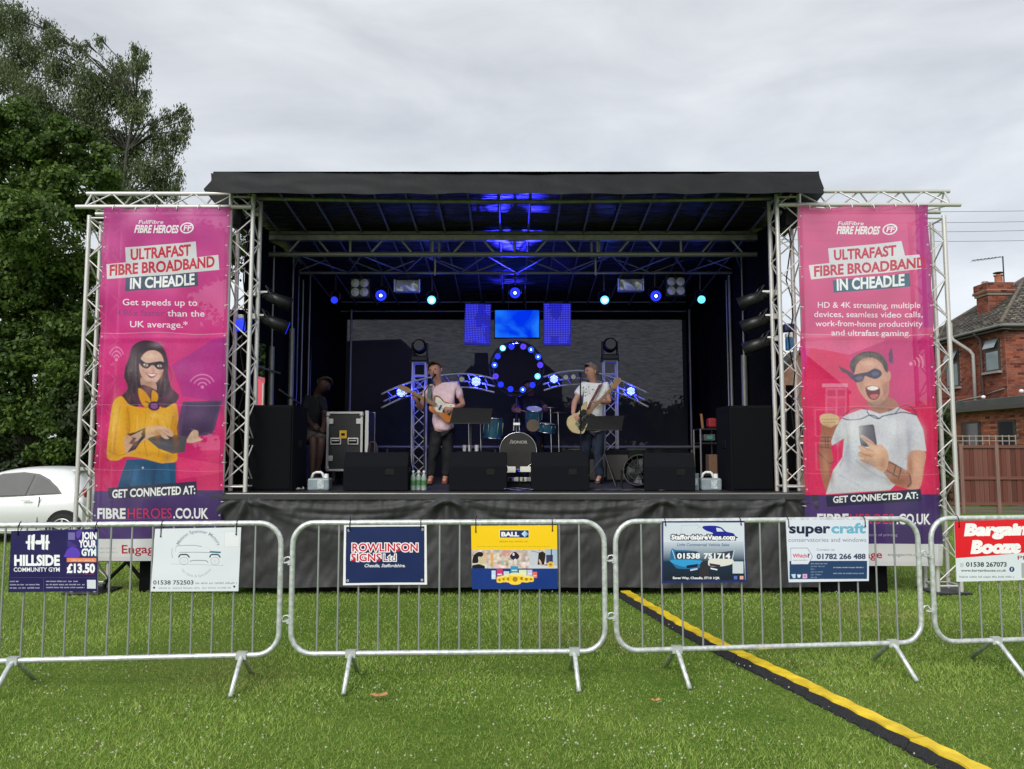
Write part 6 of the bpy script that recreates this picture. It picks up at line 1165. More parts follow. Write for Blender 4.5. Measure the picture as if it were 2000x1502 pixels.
# flight case
def flight_case():
    Y = 10.6; a, c = P(639, 806, Y), P(707, 918, Y); w = c.x - a.x; z0, z1 = c.z, a.z; x = a.x + w / 2; t = thing('flight_case', 'black flight case with aluminium edges, yellow sticker and two recessed handles', 'flight case', (x, Y + .25, DECK)); D_ = .55
    bm_ = mat('case_laminate', (.02, .02, .024), .45, 0, .2, 20); bbox('body', (x, Y + D_ / 2, (z0 + z1) / 2), (w - .02, D_ - .02, z1 - z0 - .02), bm_, t, .004)
    for sx in (-1, 1):
        for yy in (Y, Y + D_): ubox('corner_edge', (x + sx * (w / 2 - .012), yy, (z0 + z1) / 2), (.028, .028, z1 - z0), M_ALU, t)
    for z in (z0, z1):
        for yy in (Y, Y + D_): ubox('edge', (x, yy, z), (w, .027, .027), M_ALU, t)
        for sx in (-1, 1): ubox('edge', (x + sx * (w / 2 - .013), Y + D_ / 2, z), (.027, D_, .027), M_ALU, t)
    for sx in (-1, 1):
        for z in (z0 + .03, z1 - .03): MB().sphere((x + sx * (w / 2 - .015), Y - .005, z), .03).build('ball_corner', M_ALU, t, True)
        hx, hz = x + sx * w * .24, z0 + (z1 - z0) * .50; h = bbox('handle_dish', (hx, Y - .006, hz), (.15, .02, .095), M_ALU, t, .006); ubox('dish_recess', (hx, Y - .017, hz), (.115, .006, .062), M_BLACK, h); tube('grip', (hx - .045, Y - .024, hz + .006), (hx + .045, Y - .024, hz + .006), .008, M_ALU, h)
    for sx, z in ((-1, z1 - .12), (1, z1 - .12), (-1, z0 + .16)): bbox('butterfly_latch', (x + sx * (w / 2 - .055), Y - .008, z), (.07, .02, .075), M_ALU, t, .006)
    bbox('sticker', (x - .02, Y - .008, z1 - .30), (.10, .003, .11), mat('sticker_yellow', (.75, .45, .02), .5), t, .001); bbox('sticker_mark', (x - .02, Y - .011, z1 - .30), (.05, .002, .035), M_BLACK, t, .001)
    for sx in (-1, 1):
        for yy in (Y + .08, Y + D_ - .08): b = MB(); b.cyl((x + sx * (w / 2 - .09) - .015, yy, DECK + .052), (x + sx * (w / 2 - .09) + .015, yy, DECK + .052), .05, .05, 14); b.box((x + sx * (w / 2 - .09), yy, (DECK + .09 + z0) / 2), (.05, .05, max(.02, z0 - DECK - .08))); b.build('castor', M_DARKMET, t)
    # cable coil hung on its side and an open lid behind
    xx = x + w / 2 + .03; bbox('lid', (xx + .02, Y + .3, (z0 + z1) / 2 + .02), (.035, .5, z1 - z0), bm_, t, .004)
    for yy in (Y + .05, Y + .55): ubox('edge', (xx + .02, yy, (z0 + z1) / 2 + .02), (.045, .03, z1 - z0 + .02), M_ALU, t)
    for k in range(3): b = MB(); b.tubepath([(xx + .10 + .055 * math.cos(a_) + .01 * k, Y + .02 + .01 * k, z0 + .25 + .14 * math.sin(a_)) for a_ in np.linspace(0, math.tau, 18, endpoint=False)], .008, 5, True); b.build('cable_coil', mat('cable_brown', (.05, .03, .025), .6), t, True)
flight_case()
# vertical truss towers with moving heads
def tower(px, Y, ytop, lab, z0=DECK):
    x = XZ(px, Y, 2); w = .20; zt_ = zc(ytop, Y); t = thing('truss_tower', lab, 'truss tower', (x, Y, DECK), 'truss towers holding moving heads'); st = M_ALU
    for dx, dy in ((0, 0), (w, 0), (0, w), (w, w)): tube('chord', (x - w / 2 + dx, Y + dy, z0), (x - w / 2 + dx, Y + dy, zt_), .016, st, t)
    o = (x - w / 2, Y, 0); n = 8
    for oa, ob, ph in (((0, 0, 0), (w, 0, 0), 0), ((0, w, 0), (w, w, 0), 1), ((0, 0, 0), (0, w, 0), 0), ((w, 0, 0), (w, w, 0), 1)): zig(t, (o[0], Y, z0 + .04), (o[0], Y, zt_ - .22), oa, ob, n, .008, st, ph)
    for z in (zt_ - .2, zt_): 
        for yy in (0, w): tube('end_ring', (x - w / 2, Y + yy, z), (x + w / 2, Y + yy, z), .012, st, t, 6)
    ubox('top_plate', (x, Y + w / 2, zt_ + .012), (.28, .28, .012), M_DARKMET, t); ubox('foot_plate', (x, Y + w / 2, z0 + .01), (.4, .4, .015), M_DARKMET, t); return x, zt_
def moving_head(x, Y, z, lab):
    t = thing('moving_head_light', lab, 'stage light', (x, Y, z), 'moving heads on the towers'); bbox('base', (x, Y, z + .045), (.26, .22, .085), M_LAMP, t, .015)
    for s in (-1, 1): bbox('yoke_arm', (x + s * .115, Y, z + .19), (.03, .08, .22), M_LAMP, t, .012)
    b = MB(); b.sphere((x, Y, z + .24), (.11, .12, .12), 18, 12); b.cyl((x, Y - .06, z + .24), (x, Y - .13, z + .245), .105, .10, 20); b.build('head', M_LAMP, t, True); disc('lens', (x, Y - .131, z + .245), .08, mat('head_lens', (.02, .02, .03), .15), t)
for px, py, s in ((817, 706, 'left'), (1194, 703, 'right')):
    x, z = tower(px, 11.9, py + 2, 'slim aluminium truss tower %s' % ('behind the bass player, moving head on top' if s == 'left' else 'behind the guitarist in the white t-shirt, moving head on top')); moving_head(x, 12.0, z + .02, 'unlit black moving head on top of the tower %s' % ('behind the bass player' if s == 'left' else 'behind the guitarist'))
# curved trusses
def arc_truss(pts, lab, Y=11.8):
    t = thing('curved_truss', lab, 'curved truss', P(*pts[len(pts) // 2], Y), 'curved trusses either side of the light ring'); q = [Vector(p) for p in crom_open([(a, c) for a, c in pts])]
    W = [P(p.x, p.y, Y) for p in q]; lo = [w_ + Vector((0, 0, -.21)) for w_ in W]; bk = [w_ + Vector((0, .2, -.10)) for w_ in W]
    for nm, path in (('upper_chord', W), ('lower_chord', lo), ('back_chord', bk)): b = MB(); b.tubepath(path, .014, 8); b.build(nm, M_ALU, t, True)
    for k in range(2, len(W) - 2, 3):
        tube('brace', W[k], bk[min(k + 1, len(W) - 1)], .007, M_ALU, t, 6); tube('brace', lo[min(k + 1, len(W) - 1)], bk[k], .007, M_ALU, t, 6); tube('brace', W[k], lo[k + 1], .006, M_DARKMET, t, 6)
def crom_open(p, n=6):
    p = [np.array((*a, 0.0)) for a in p]; out = []
    for i in range(len(p) - 1):
        p0, p1, p2, p3 = p[max(i - 1, 0)], p[i], p[i + 1], p[min(i + 2, len(p) - 1)]
        for k in range(n): t = k / n; out.append(0.5 * (2 * p1 + (p2 - p0) * t + (2 * p0 - 5 * p1 + 4 * p2 - p3) * t * t + (3 * p1 - p0 - 3 * p2 + p3) * t ** 3))
    out.append(p[-1]); return out
arc_truss([(745, 770), (790, 750), (850, 735), (900, 730), (935, 733), (966, 740)], 'curved aluminium truss left of the light ring, behind the bass player')
arc_truss([(1062, 736), (1095, 727), (1140, 724), (1180, 732), (1225, 748), (1266, 768)], 'curved aluminium truss right of the light ring, behind the guitarist')
# small LED cans
def par(px, py, Y, r, kind, lab, group, e=0, hang=None, tilt=-.1, size=None):
    c = P(px, py, Y); t = thing('stage_lamp', lab, 'stage lamp', c, group); d = Vector((0, -1, tilt)).normalized(); b = MB(); b.cyl(c - d * .16, c - d * .01, r * .72, r, 18); b.cyl(c - d * .012, c, r * 1.08, r * 1.08, 18); b.build('can', M_LAMP, t, True)
    if kind == 'ring': disc('lens', c, r * .96, E_DEEP, t, d); disc('lens_glow', c + d * .006, r * .55, mat('ring_gap', (.01, .01, .05), .3), t, d); disc('lens_core', c + d * .012, r * .26, E_CORE, t, d)
    elif kind == 'cyan': disc('lens', c, r * .9, E_CYAN, t, d); disc('lens_core', c + d * .006, r * .55, E_CORE if e > 12 else E_CYAN, t, d)
    elif kind == 'blue': disc('lens', c, r * .9, E_DEEP, t, d)
    elif kind == 'dots':
        disc('lens', c, r * .92, mat('lens_back', (.01, .01, .06), .3, emit=(.02, .03, 1), estr=.6), t, d); b = MB()
        for i in range(-3, 4):
            for j in range(-3, 4):
                x, z = (i + (.5 if j % 2 else 0)) * r * .27, j * r * .24
                if x * x + z * z < (r * .78) ** 2: b.cyl(c + Vector((x, -.008, z)), c + Vector((x, -.012, z)), r * .095, r * .095, 6)
        o = b.build('led_cluster', emat('led_violet', (.16, .22, 1.0), 5), t); o['kind'] = 'stuff'
    elif kind == 'off': disc('lens', c, r * .9, M_OFF, t, d)
    if hang is not None:
        b = MB(); b.tubepath([c - d * .08 + Vector((-r * 1.15, 0, 0)), c - d * .08 + Vector((-r * 1.15, 0, .10)), c - d * .08 + Vector((0, 0, .14)), c - d * .08 + Vector((r * 1.15, 0, .10)), c - d * .08 + Vector((r * 1.15, 0, 0))], .008, 5); b.tubepath([c - d * .08 + Vector((0, 0, .13)), Vector((c.x, Y2, hang))], .012, 6); b.build('yoke', M_DARKMET, t)
    if e: glow(c + (d * .1 if kind != 'dots' else Vector((0, .24, .02))), e, t)  # dotted lamps: added light behind the can, in place of a haze halo
    return t, c
YH = 11.05
for px, py, r, k, e, lab in ((653, 586, .055, 'blue', 1, 'dim blue stage lamp hanging furthest left under the rear beam'), (744, 577, .082, 'ring', 3, 'ring-shaped blue lamp hanging left of the left floodlight'), (843, 586, .068, 'cyan', 13, 'bright white-cyan lamp hanging right of the left floodlight'), (1006, 572, .08, 'ring', 3, 'ring-shaped blue lamp hanging in the middle above the screen'), (1181, 586, .068, 'cyan', 13, 'bright white-blue lamp hanging left of the right floodlight'), (1281, 578, .08, 'ring', 3, 'ring-shaped blue lamp hanging right of the right floodlight'), (1370, 585, .062, 'cyan', 5, 'cyan lamp hanging furthest right under the rear beam')):
    par(px, py, YH, r, k, lab, 'lamps hanging under the rear beam', e, z2, -.25)
for px, py, s in ((703, 562, 'left'), (1320, 559, 'right')):
    c = P(px, py, YH); t = thing('blinder_lamp', 'unlit square blinder of four pale round lamps hanging at the %s' % s, 'stage lamp', c, 'four-lamp blinders'); bbox('housing', c + Vector((0, .06, 0)), (.29, .1, .29), M_LAMP, t, .01)
    for sx in (-1, 1):
        for sz in (-1, 1): q = c + Vector((sx * .066, -.006, sz * .066)); b = MB(); b.cyl(q, q + Vector((0, .04, 0)), .062, .045, 18); b.build('reflector', M_OFF, t); MB().sphere(q + Vector((0, .0, 0)), (.052, .014, .052), 14, 6).build('bulb', mat('bulb_glass', (.62, .6, .5), .2, 0, .3, 90), t, True)
    tube('hanger', c + Vector((0, .06, .13)), (c.x, Y2, z2), .01, M_DARKMET, t)
for px, py, s in ((795, 558, 'left'), (1232, 556, 'right')):
    c = P(px, py, YH); t = thing('floodlight', 'unlit wide floodlight with a silvery wavy reflector hanging at the %s' % s, 'floodlight', c, 'floodlights under the rear beam'); bbox('housing', c + Vector((0, .07, .0)), (.36, .1, .18), mat('flood_grey', (.25, .25, .25), .4), t, .01)
    def rf(u, v, c=c): return (c.x - .165 + .33 * u, c.y + .012 - .03 * math.sin(v * math.pi) * math.sin(u * math.pi) - .012 * math.sin(u * 12 + v * 5), c.z - .075 + .15 * v)
    grid_mesh('reflector', 24, 10, rf, mat('flood_reflector', (.75, .75, .72), .3, .4, .1, 9), t)
    for sx in (-1, 1): bbox('barn_edge', c + Vector((sx * .18, .0, 0)), (.014, .06, .18), M_WHITE, t, .003)
    b = MB(); b.tubepath([c + Vector((-.15, .07, .09)), c + Vector((-.12, .07, .14)), c + Vector((0, .07, .16)), c + Vector((.12, .07, .14)), c + Vector((.15, .07, .09))], .008, 5); b.build('bracket', M_DARKMET, t); tube('hanger', c + Vector((0, .07, .16)), (c.x, Y2, z2), .01, M_DARKMET, t)
AG = 'lamps clipped to the curved trusses'
for px, py, r, k, e, lab in ((784, 766, .085, 'dots', 36, 'blazing blue LED lamp at the outer end of the left curved truss'), (930, 745, .085, 'dots', 42, 'blazing blue LED lamp near the inner end of the left curved truss'), (902, 741, .045, 'off', 0, 'small white round lamp beside the blazing lamp on the left curved truss'), (1082, 740, .075, 'dots', 17, 'violet-blue dotted LED lamp at the inner end of the right curved truss'), (1105, 737, .042, 'off', 0, 'left one of two small white lamps on the right curved truss'), (1120, 736, .042, 'off', 0, 'right one of two small white lamps on the right curved truss'), (1232, 764, .075, 'dots', 20, 'blue dotted LED lamp at the outer end of the right curved truss'), (1195, 751, .04, 'off', 0, 'small white lamp behind the shoulder of the guitarist')):
    par(px, py, 11.62, r, k, lab, AG, e, None, 0)
# ring of lamps
cx, cy, Yr = 1009, 719, 12.2; C0 = P(cx, cy, Yr); R_ = 53 * Yr / F
t = thing('light_ring', 'round truss ring carrying fourteen small blue lamps above the drummer', 'light ring', C0)
for rr_, yy, nm in ((R_, 0, 'outer_hoop'), (R_ * .87, -.03, 'inner_hoop'), (R_, .16, 'back_hoop')): b = MB(); b.tubepath([C0 + Vector((rr_ * math.cos(a), yy, rr_ * math.sin(a))) for a in np.linspace(0, math.tau, 48, endpoint=False)], .012, 6, True); b.build(nm, M_DARKMET, t, True)
for k in range(24):
    a = k * math.tau / 24; u = Vector((math.cos(a), 0, math.sin(a))); a2 = a + math.tau / 48; u2 = Vector((math.cos(a2), 0, math.sin(a2))); tube('spoke', C0 + u * R_ * .87 + Vector((0, -.03, 0)), C0 + u2 * R_ + Vector((0, .16 if k % 2 else 0, 0)), .006, M_DARKMET, t, 5)
RL = [(982, 680, 'core'), (999, 677, 'deep'), (1022, 677, 'vio'), (1037, 683, 'blue'), (1051, 697, 'blue'), (1055, 713, 'vio'), (1050, 735, 'cyan'), (1021, 761, 'blue'), (997, 760, 'deep'), (978, 751, 'deep'), (968, 735, 'vio'), (966, 713, 'blue'), (972, 696, 'deep'), (1040, 752, 'deep')]
for px, py, k in RL:
    c = P(px, py, Yr - .06); b = MB(); b.cyl(c + Vector((0, .12, 0)), c, .038, .051, 14); can = b.build('lamp_can', M_LAMP, t, True)
    disc('lens', c, .047, {'core': E_CYAN, 'deep': E_DEEP, 'vio': emat('glow_violet', (.08, .04, .7), .9), 'blue': E_BLUE, 'cyan': E_CYAN}[k], can); disc('lens_core', c + Vector((0, -.006, 0)), .028 if k == 'core' else .014, E_CORE if k in ('core', 'blue', 'cyan') else E_DEEP, can)
glow(C0 + Vector((0, -.2, 0)), 3, t)
tube('ring_post', C0 + Vector((0, .1, -R_)), (C0.x, Yr + .1, DECK), .02, M_DARKMET, t)
# LED dot panels and the screen
def dot_panel(q, lab, cols=16, rows=22, Y=12.45):
    a, b_, c, d = [P(*p, Y) for p in q]; t = thing('led_panel', lab, 'LED panel', (a + c) / 2, 'dotted LED panels'); N_ = Vector((0, -1, 0)); vs = [v + Vector((sx, 0, sz)) for v, sx, sz in ((a, -.012, .012), (b_, .012, .012), (c, .012, -.03), (d, -.012, -.03))]
    bb = MB(); bb.add(vs + [v + Vector((0, .08, 0)) for v in vs], [(0, 1, 2, 3), (4, 7, 6, 5), (0, 4, 5, 1), (1, 5, 6, 2), (2, 6, 7, 3), (3, 7, 4, 0)]); bb.build('housing', mat('panel_backing', (.01, .01, .05), .4, emit=(.03, .02, 1), estr=.12), t)
    mb = MB()
    for i in range(cols):
        for j in range(rows):
            u0, v0, u1, v1 = (i + .24) / cols, (j + .24) / rows, (i + .76) / cols, (j + .76) / rows
            def S(u, v): return a.lerp(b_, u).lerp(d.lerp(c, u), v) + N_ * .004
            mb.cur = 0 if mnoise.noise(Vector((i * .16, j * .10, a.x))) + random.uniform(-.06, .06) > -.1 else 1
            mb.add([S(u0, v0), S(u1, v0), S(u1, v1), S(u0, v1)], [(0, 1, 2, 3)])
    o = mb.build('led_dots', [emat('led_bright', (.06, .07, 1.0), .8), emat('led_dim', (.03, .035, .9), .6)], t); o['kind'] = 'stuff'
    for u in (.25, .75): p = a.lerp(b_, u); tube('hanger', p, (p.x, Y + .04, zc(590, 13.1)), .008, M_DARKMET, t)
dot_panel([(910, 594), (958, 595), (956, 671), (907, 668)], 'tall dotted blue LED panel left of the screen'); dot_panel([(1063, 593), (1114, 594), (1114, 671), (1063, 671)], 'tall dotted blue-violet LED panel right of the screen')
sm = bpy.data.materials.new('screen_image'); sm.use_nodes = True
def _sm():
    n = sm.node_tree.nodes; l = sm.node_tree.links; n.clear(); o = n.new('ShaderNodeOutputMaterial'); e = n.new('ShaderNodeEmission'); t = n.new('ShaderNodeTexCoord'); mp = n.new('ShaderNodeMapping'); mp.inputs['Scale'].default_value = (2.5, 2.5, 2.5)
    no = n.new('ShaderNodeTexNoise'); no.inputs['Scale'].default_value = .9; no.inputs['Detail'].default_value = 8; no.inputs['Distortion'].default_value = .6; r = n.new('ShaderNodeValToRGB'); r.color_ramp.elements[0].position = .38; r.color_ramp.elements[1].position = .78; r.color_ramp.elements[0].color = (0, .03, .75, 1); r.color_ramp.elements[1].color = (.02, .28, .95, 1)
    l.new(t.outputs['Object'], mp.inputs[0]); l.new(mp.outputs[0], no.inputs['Vector']); l.new(no.outputs['Fac'], r.inputs[0]); l.new(r.outputs[0], e.inputs[0]); e.inputs[1].default_value = .62; l.new(e.outputs[0], o.inputs[0])
_sm()
t = thing('video_screen', 'wide video screen glowing bright blue above the light ring', 'screen', P(1010, 632, 12.4)); a, c = P(967, 606, 12.4), P(1053, 659, 12.4)
bbox('casing', ((a.x + c.x) / 2, 12.44, (a.z + c.z) / 2), (c.x - a.x + .03, .06, a.z - c.z + .03), M_BLACK, t, .006); bbox('screen_face', ((a.x + c.x) / 2, 12.405, (a.z + c.z) / 2), (c.x - a.x, .006, a.z - c.z), sm, t, .001)
for u in (.3, .7): tube('hanger', (a.x + (c.x - a.x) * u, 12.44, a.z), (a.x + (c.x - a.x) * u, 12.44, zc(590, 13.1)), .008, M_DARKMET, t)
# uplighters that throw blue on the canopy
t = thing('uplight', 'floor uplighter throwing deep blue light on the canopy behind the drummer', 'stage lamp', (0.05, 12.95, DECK)); bbox('housing', (.05, 12.95, DECK + .06), (.4, .12, .1), M_LAMP, t, .01); bbox('lens', (.05, 12.95, DECK + .115), (.34, .08, .01), E_BLUE, t, .002)
spot((.05, 12.9, DECK + .2), (.05, 11.9, 4.2), 900, 18, (.03, .03, 1), .7, .06, t); spot((.03, 12.55, 3.25), (.02, 9.7, 4.5), 900, 18, (.03, .03, 1), .8, .06, t)
# side lamps on the front towers
def side_lamp(px, py, Y, s, lab, lit=None):
    c = P(px, py, Y); t = thing('boom_lamp', lab, 'stage lamp', c, 'lamps clamped to the front trusses'); post = P(493 if s < 0 else 1518, py - 4, 9.0)
    tube('boom', post, c + Vector((0, 0, .03)), .014, M_GALV, t); ubox('clamp', post, (.09, .07, .06), M_ALU, t)
    dirv = Vector((-s * .9, .35, -.35)).normalized(); b = MB(); b.cyl(c, c + dirv * .30, .06, .088, 16); b.cyl(c - dirv * .04, c, .04, .06, 14); b.build('can', M_LAMP, t, True); ubox('badge', c + Vector((s * .02, -.07, .03)), (.10, .008, .02), M_WHITE, t)
    b = MB(); b.tubepath([c + dirv * .1 + Vector((0, -.1, 0)), c + dirv * .02 + Vector((0, -.1, .1)), c + Vector((s * .02, 0, .12)), c + dirv * .02 + Vector((0, .1, .1)), c + dirv * .1 + Vector((0, .1, 0))], .009, 5); b.build('yoke', M_DARKMET, t)
    if lit: disc('lens', c + dirv * .30, .075, lit, t, dirv)
for k, (px, py, lit) in enumerate(((521, 577, None), (514, 622, E_DEEP))): side_lamp(px, py, 9.1, -1, ('upper black lamp on a boom from the left front truss', 'lower blue-glowing lamp on a boom from the left front truss')[k], lit)
for k, (px, py) in enumerate(((1490, 576), (1496, 622), (1500, 665))): side_lamp(px, py, 9.1, 1, ('topmost', 'middle', 'lowest')[k] + ' of three black lamps on booms from the right front truss')
t = thing('truss_lamp', 'small blue-lit lamp fixed inside the right front truss', 'stage lamp', P(1541, 670, 8.95)); c = P(1541, 672, 8.95); bbox('body', c, (.07, .07, .15), mat('lamp_teal', (.03, .16, .35), .4), t, .01); bbox('cap', c + Vector((0, 0, .10)), (.075, .075, .05), M_WHITE, t, .01); bbox('head', c + Vector((.0, 0, .19)), (.12, .1, .10), mat('lamp_navy', (.02, .025, .09), .4), t, .02)
t = thing('truss_lamp', 'small blue-lit lamp fixed inside the left front truss', 'stage lamp', P(470, 633, 8.95)); c = P(470, 635, 8.95); bbox('body', c, (.10, .08, .14), mat('lamp_blue', (.03, .06, .35), .4, emit=(.02, .05, 1), estr=.5), t, .02); bbox('cap', c + Vector((0, 0, .10)), (.06, .06, .05), M_WHITE, t, .01)
# music stands
def music_stand(q, foot, Y, lab, tripod=True):
    a, b_, c, d = [P(*p, Y) for p in q]; t = thing('music_stand', lab, 'music stand', (P(*foot, Y).x, Y + .05, DECK), 'music stands'); bk = Vector((0, .12, .0)); pts = [a + bk, b_ + bk, c, d]
    bb = MB(); bb.add(pts + [p + Vector((0, .01, -.004)) for p in pts], [(0, 1, 2, 3), (4, 7, 6, 5), (0, 4, 5, 1), (1, 5, 6, 2), (2, 6, 7, 3), (3, 7, 4, 0)]); bb.build('desk', M_BLACK, t); ubox('ledge', (c + d) / 2 + Vector((0, -.025, .0)), ((c - d).length, .05, .008), M_DARKMET, t)
    x = P(*foot, Y).x; top = Vector((x, Y + .08, (a.z + d.z) / 2)); tube('pole', (x, Y + .08, DECK + .12), top, .011, M_DARKMET, t)
    for k in range(3): an = k * math.tau / 3 - 1.2; tube('foot', (x, Y + .08, DECK + .42), (x + .30 * math.cos(an), Y + .08 + .26 * math.sin(an), DECK + .01), .009, M_DARKMET, t, 6)
music_stand([(884, 795), (962, 797), (957, 828), (878, 826)], (919, 900), 10.3, 'black music stand to the right of the bass player'); music_stand([(1152, 812), (1222, 811), (1214, 838), (1145, 842)], (1183, 930), 10.15, 'black music stand on a tripod in front of the guitarist')
# microphones on stands
def mic_stand(base, z_top, tip, lab):
    t = thing('microphone_stand', lab, 'microphone', (base[0], base[1], DECK)); b = MB(); b.cyl((base[0], base[1], DECK), (base[0], base[1], DECK + .02), .12, .11, 20); b.build('base', M_BLACK, t); tube('pole', (base[0], base[1], DECK), (base[0], base[1], z_top), .009, M_BLACK, t); tip = Vector(tip); v = Vector((base[0], base[1], z_top)); tube('boom', v, tip, .007, M_BLACK, t)
    d = (tip - v).normalized(); b = MB(); b.cyl(tip - d * .02, tip + d * .11, .010, .016, 10); b.build('microphone', M_BLACK, t); MB().sphere(tip + d * .13, .026, 12, 8).build('grille_ball', M_DARKMET, t, True)
# amplifiers
for px0, px1, py0, py1, Y, lab, c_ in ((1183, 1229, 879, 936, 11.6, 'grey-fronted guitar amplifier behind the guitarist, right of his legs', (.10, .095, .085)), (1150, 1166, 888, 938, 11.5, 'narrow grey-fronted amplifier cabinet behind the legs of the guitarist', (.13, .12, .11))):
    a, c = P(px0, py0, Y), P(px1, py1, Y); t = thing('amplifier', lab, 'amplifier', ((a.x + c.x) / 2, Y + .15, DECK), 'grey amplifiers'); bbox('cabinet', ((a.x + c.x) / 2, Y + .16, (a.z + DECK) / 2), (c.x - a.x, .3, a.z - DECK), M_BLACK, t, .01); bbox('grille_cloth', ((a.x + c.x) / 2, Y + .003, (a.z + DECK) / 2 - .02), (c.x - a.x - .03, .014, a.z - DECK - .10), mat('grille_cloth_%d' % px0, c_, .9, 0, .1, 150, .2, 300), t, .004)
    bbox('handle', ((a.x + c.x) / 2, Y + .15, a.z + .012), (min(.16, (c.x - a.x) * .5), .03, .02), M_BLACK, t, .006)
# jerrycans in crates
def jerry(px0, px1, py0, py1, Y, lab):
    a, c = P(px0, py0, Y), P(px1, py1, Y); w = c.x - a.x; x = (a.x + c.x) / 2; h = .145; t = thing('jerrycan', lab, 'jerrycan', (x, Y + .1, DECK), 'white-topped jerrycans'); gm = mat('can_grey', (.22, .27, .29), .4, 0, .15, 12); wmm = M_WHITE
    bbox('body', (x, Y + .1, DECK + h / 2), (w, .18, h), gm, t, .02); b = MB(); hx = x - w * .08; b.tubepath([(hx - w * .32, Y + .1, DECK + h - .01), (hx - w * .24, Y + .1, DECK + h + .05), (hx - w * .12, Y + .1, DECK + h + .068), (hx + w * .12, Y + .1, DECK + h + .068), (hx + w * .2, Y + .1, DECK + h + .05), (hx + w * .27, Y + .1, DECK + h - .01)], .015, 8); b.build('handle', wmm, t, True); b = MB(); b.cyl((x + w * .30, Y + .1, DECK + h - .01), (x + w * .30, Y + .1, DECK + h + .05), .028, .024, 12); b.build('cap', wmm, t); bbox('label', (x + w * .12, Y + .006, DECK + h / 2), (w * .3, .004, h * .7), mat('can_label', (.42, .48, .48), .5, 0, .4, 60), t, .001)
jerry(600, 642, 925, 955, 9.15, 'jerrycan with a white handle left of the leftmost wedge'); jerry(1370, 1411, 927, 957, 9.15, 'jerrycan with a white handle beside the right loudspeaker')
t = thing('carton', 'small blue-grey carton standing beside the right jerrycan', 'carton', P(1359, 950, 9.2)); a, c = P(1353, 925, 9.2), P(1366, 955, 9.2); bbox('box', ((a.x + c.x) / 2, 9.28, (a.z + DECK) / 2 + .001), (c.x - a.x, .13, a.z - DECK), mat('carton_blue', (.16, .21, .24), .6, 0, .2, 20), t, .004); bbox('label', ((a.x + c.x) / 2, 9.213, (a.z + DECK) / 2), ((c.x - a.x) * .6, .003, (a.z - DECK) * .4), mat('can_label', (.42, .48, .48)), t, .001)
# bottles
gb = bpy.data.materials.new('bottle_plastic'); gb.use_nodes = True; bp = gb.node_tree.nodes['Principled BSDF']; bp.inputs['Base Color'].default_value = (.38, .48, .42, 1); bp.inputs['Roughness'].default_value = .12; bp.inputs['Transmission Weight'].default_value = .35
for k, (px, lab) in enumerate(((808, 'left'), (818, 'middle'), (829, 'right'))):
    x, Y = P(px, 940, 9.25).x, 9.2 + .03 * (k == 1); t = thing('water_bottle', '%s one of three water bottles with green labels beside the leftmost wedge' % lab, 'bottle', (x, Y, DECK), 'water bottles'); b = MB()
    for (r0, z0), (r1, z1) in zip([(.031, 0), (.033, .02), (.033, .14), (.028, .17), (.013, .20)], [(.033, .02), (.033, .14), (.028, .17), (.013, .20), (.013, .215)]): b.cyl((x, Y, DECK + z0), (x, Y, DECK + z1), r0, r1, 12, z0 == 0)
    b.build('bottle', gb, t, True); b = MB(); b.cyl((x, Y, DECK + .06), (x, Y, DECK + .12), .0345, .0345, 14, False); b.build('label', mat('label_green', (.05, .17, .06), .5, 0, .4, 70), t); b = MB(); b.cyl((x, Y, DECK + .212), (x, Y, DECK + .235), .016, .015, 10); b.build('cap', M_WHITE, t)
# floor fan
t = thing('floor_fan', 'round black drum fan tilted on its stand beside the right wedge', 'fan', P(1246, 950, 9.35)); c = P(1247, 918, 9.35); d = Vector((-.5, -1, .35)).normalized()
u_ = d.orthogonal().normalized(); v_ = d.cross(u_)
M_FAN = mat('fan_black', (.012, .012, .013), .5)
for k, (rr_, off) in enumerate(((.19, .0), (.19, -.10), (.125, .02), (.06, .03))): b = MB(); b.tubepath([c + d * off + (u_ * math.cos(a) + v_ * math.sin(a)) * rr_ for a in np.linspace(0, math.tau, 28, endpoint=False)], .010 if k < 2 else .005, 6, True); b.build('guard_ring', M_FAN, t, True)
b = MB(); b.cyl(c - d * .10, c - d * .0, .185, .185, 28, False); b.build('drum', M_BLACK, t, True)
for k in range(14): a = k * math.tau / 14; e_ = u_ * math.cos(a) + v_ * math.sin(a); tube('guard_wire', c + d * .03 + e_ * .03, c + e_ * .185, .004, M_DARKMET, t, 5)
for k in range(4):
    a = k * math.tau / 4 + .4; e_ = u_ * math.cos(a) + v_ * math.sin(a); f_ = u_ * math.cos(a + .6) + v_ * math.sin(a + .6); b = MB(); b.add([c - d * .05 + e_ * .03, c - d * .03 + e_ * .16, c - d * .07 + f_ * .16, c - d * .08 + f_ * .03], [(0, 1, 2, 3)]); b.build('blade', mat('fan_blade', (.10, .10, .11), .4), t)
b = MB(); b.cyl(c - d * .09, c + d * .0, .045, .045, 14); b.build('motor', M_BLACK, t); b = MB(); b.tubepath([c + Vector((-.2, .04, 0)), c + Vector((-.2, .04, -.2)), c + Vector((-.18, .04, DECK + .012 - c.z)), c + Vector((.18, .04, DECK + .012 - c.z)), c + Vector((.2, .04, 0))], .012, 6); b.build('stand', M_BLACK, t)
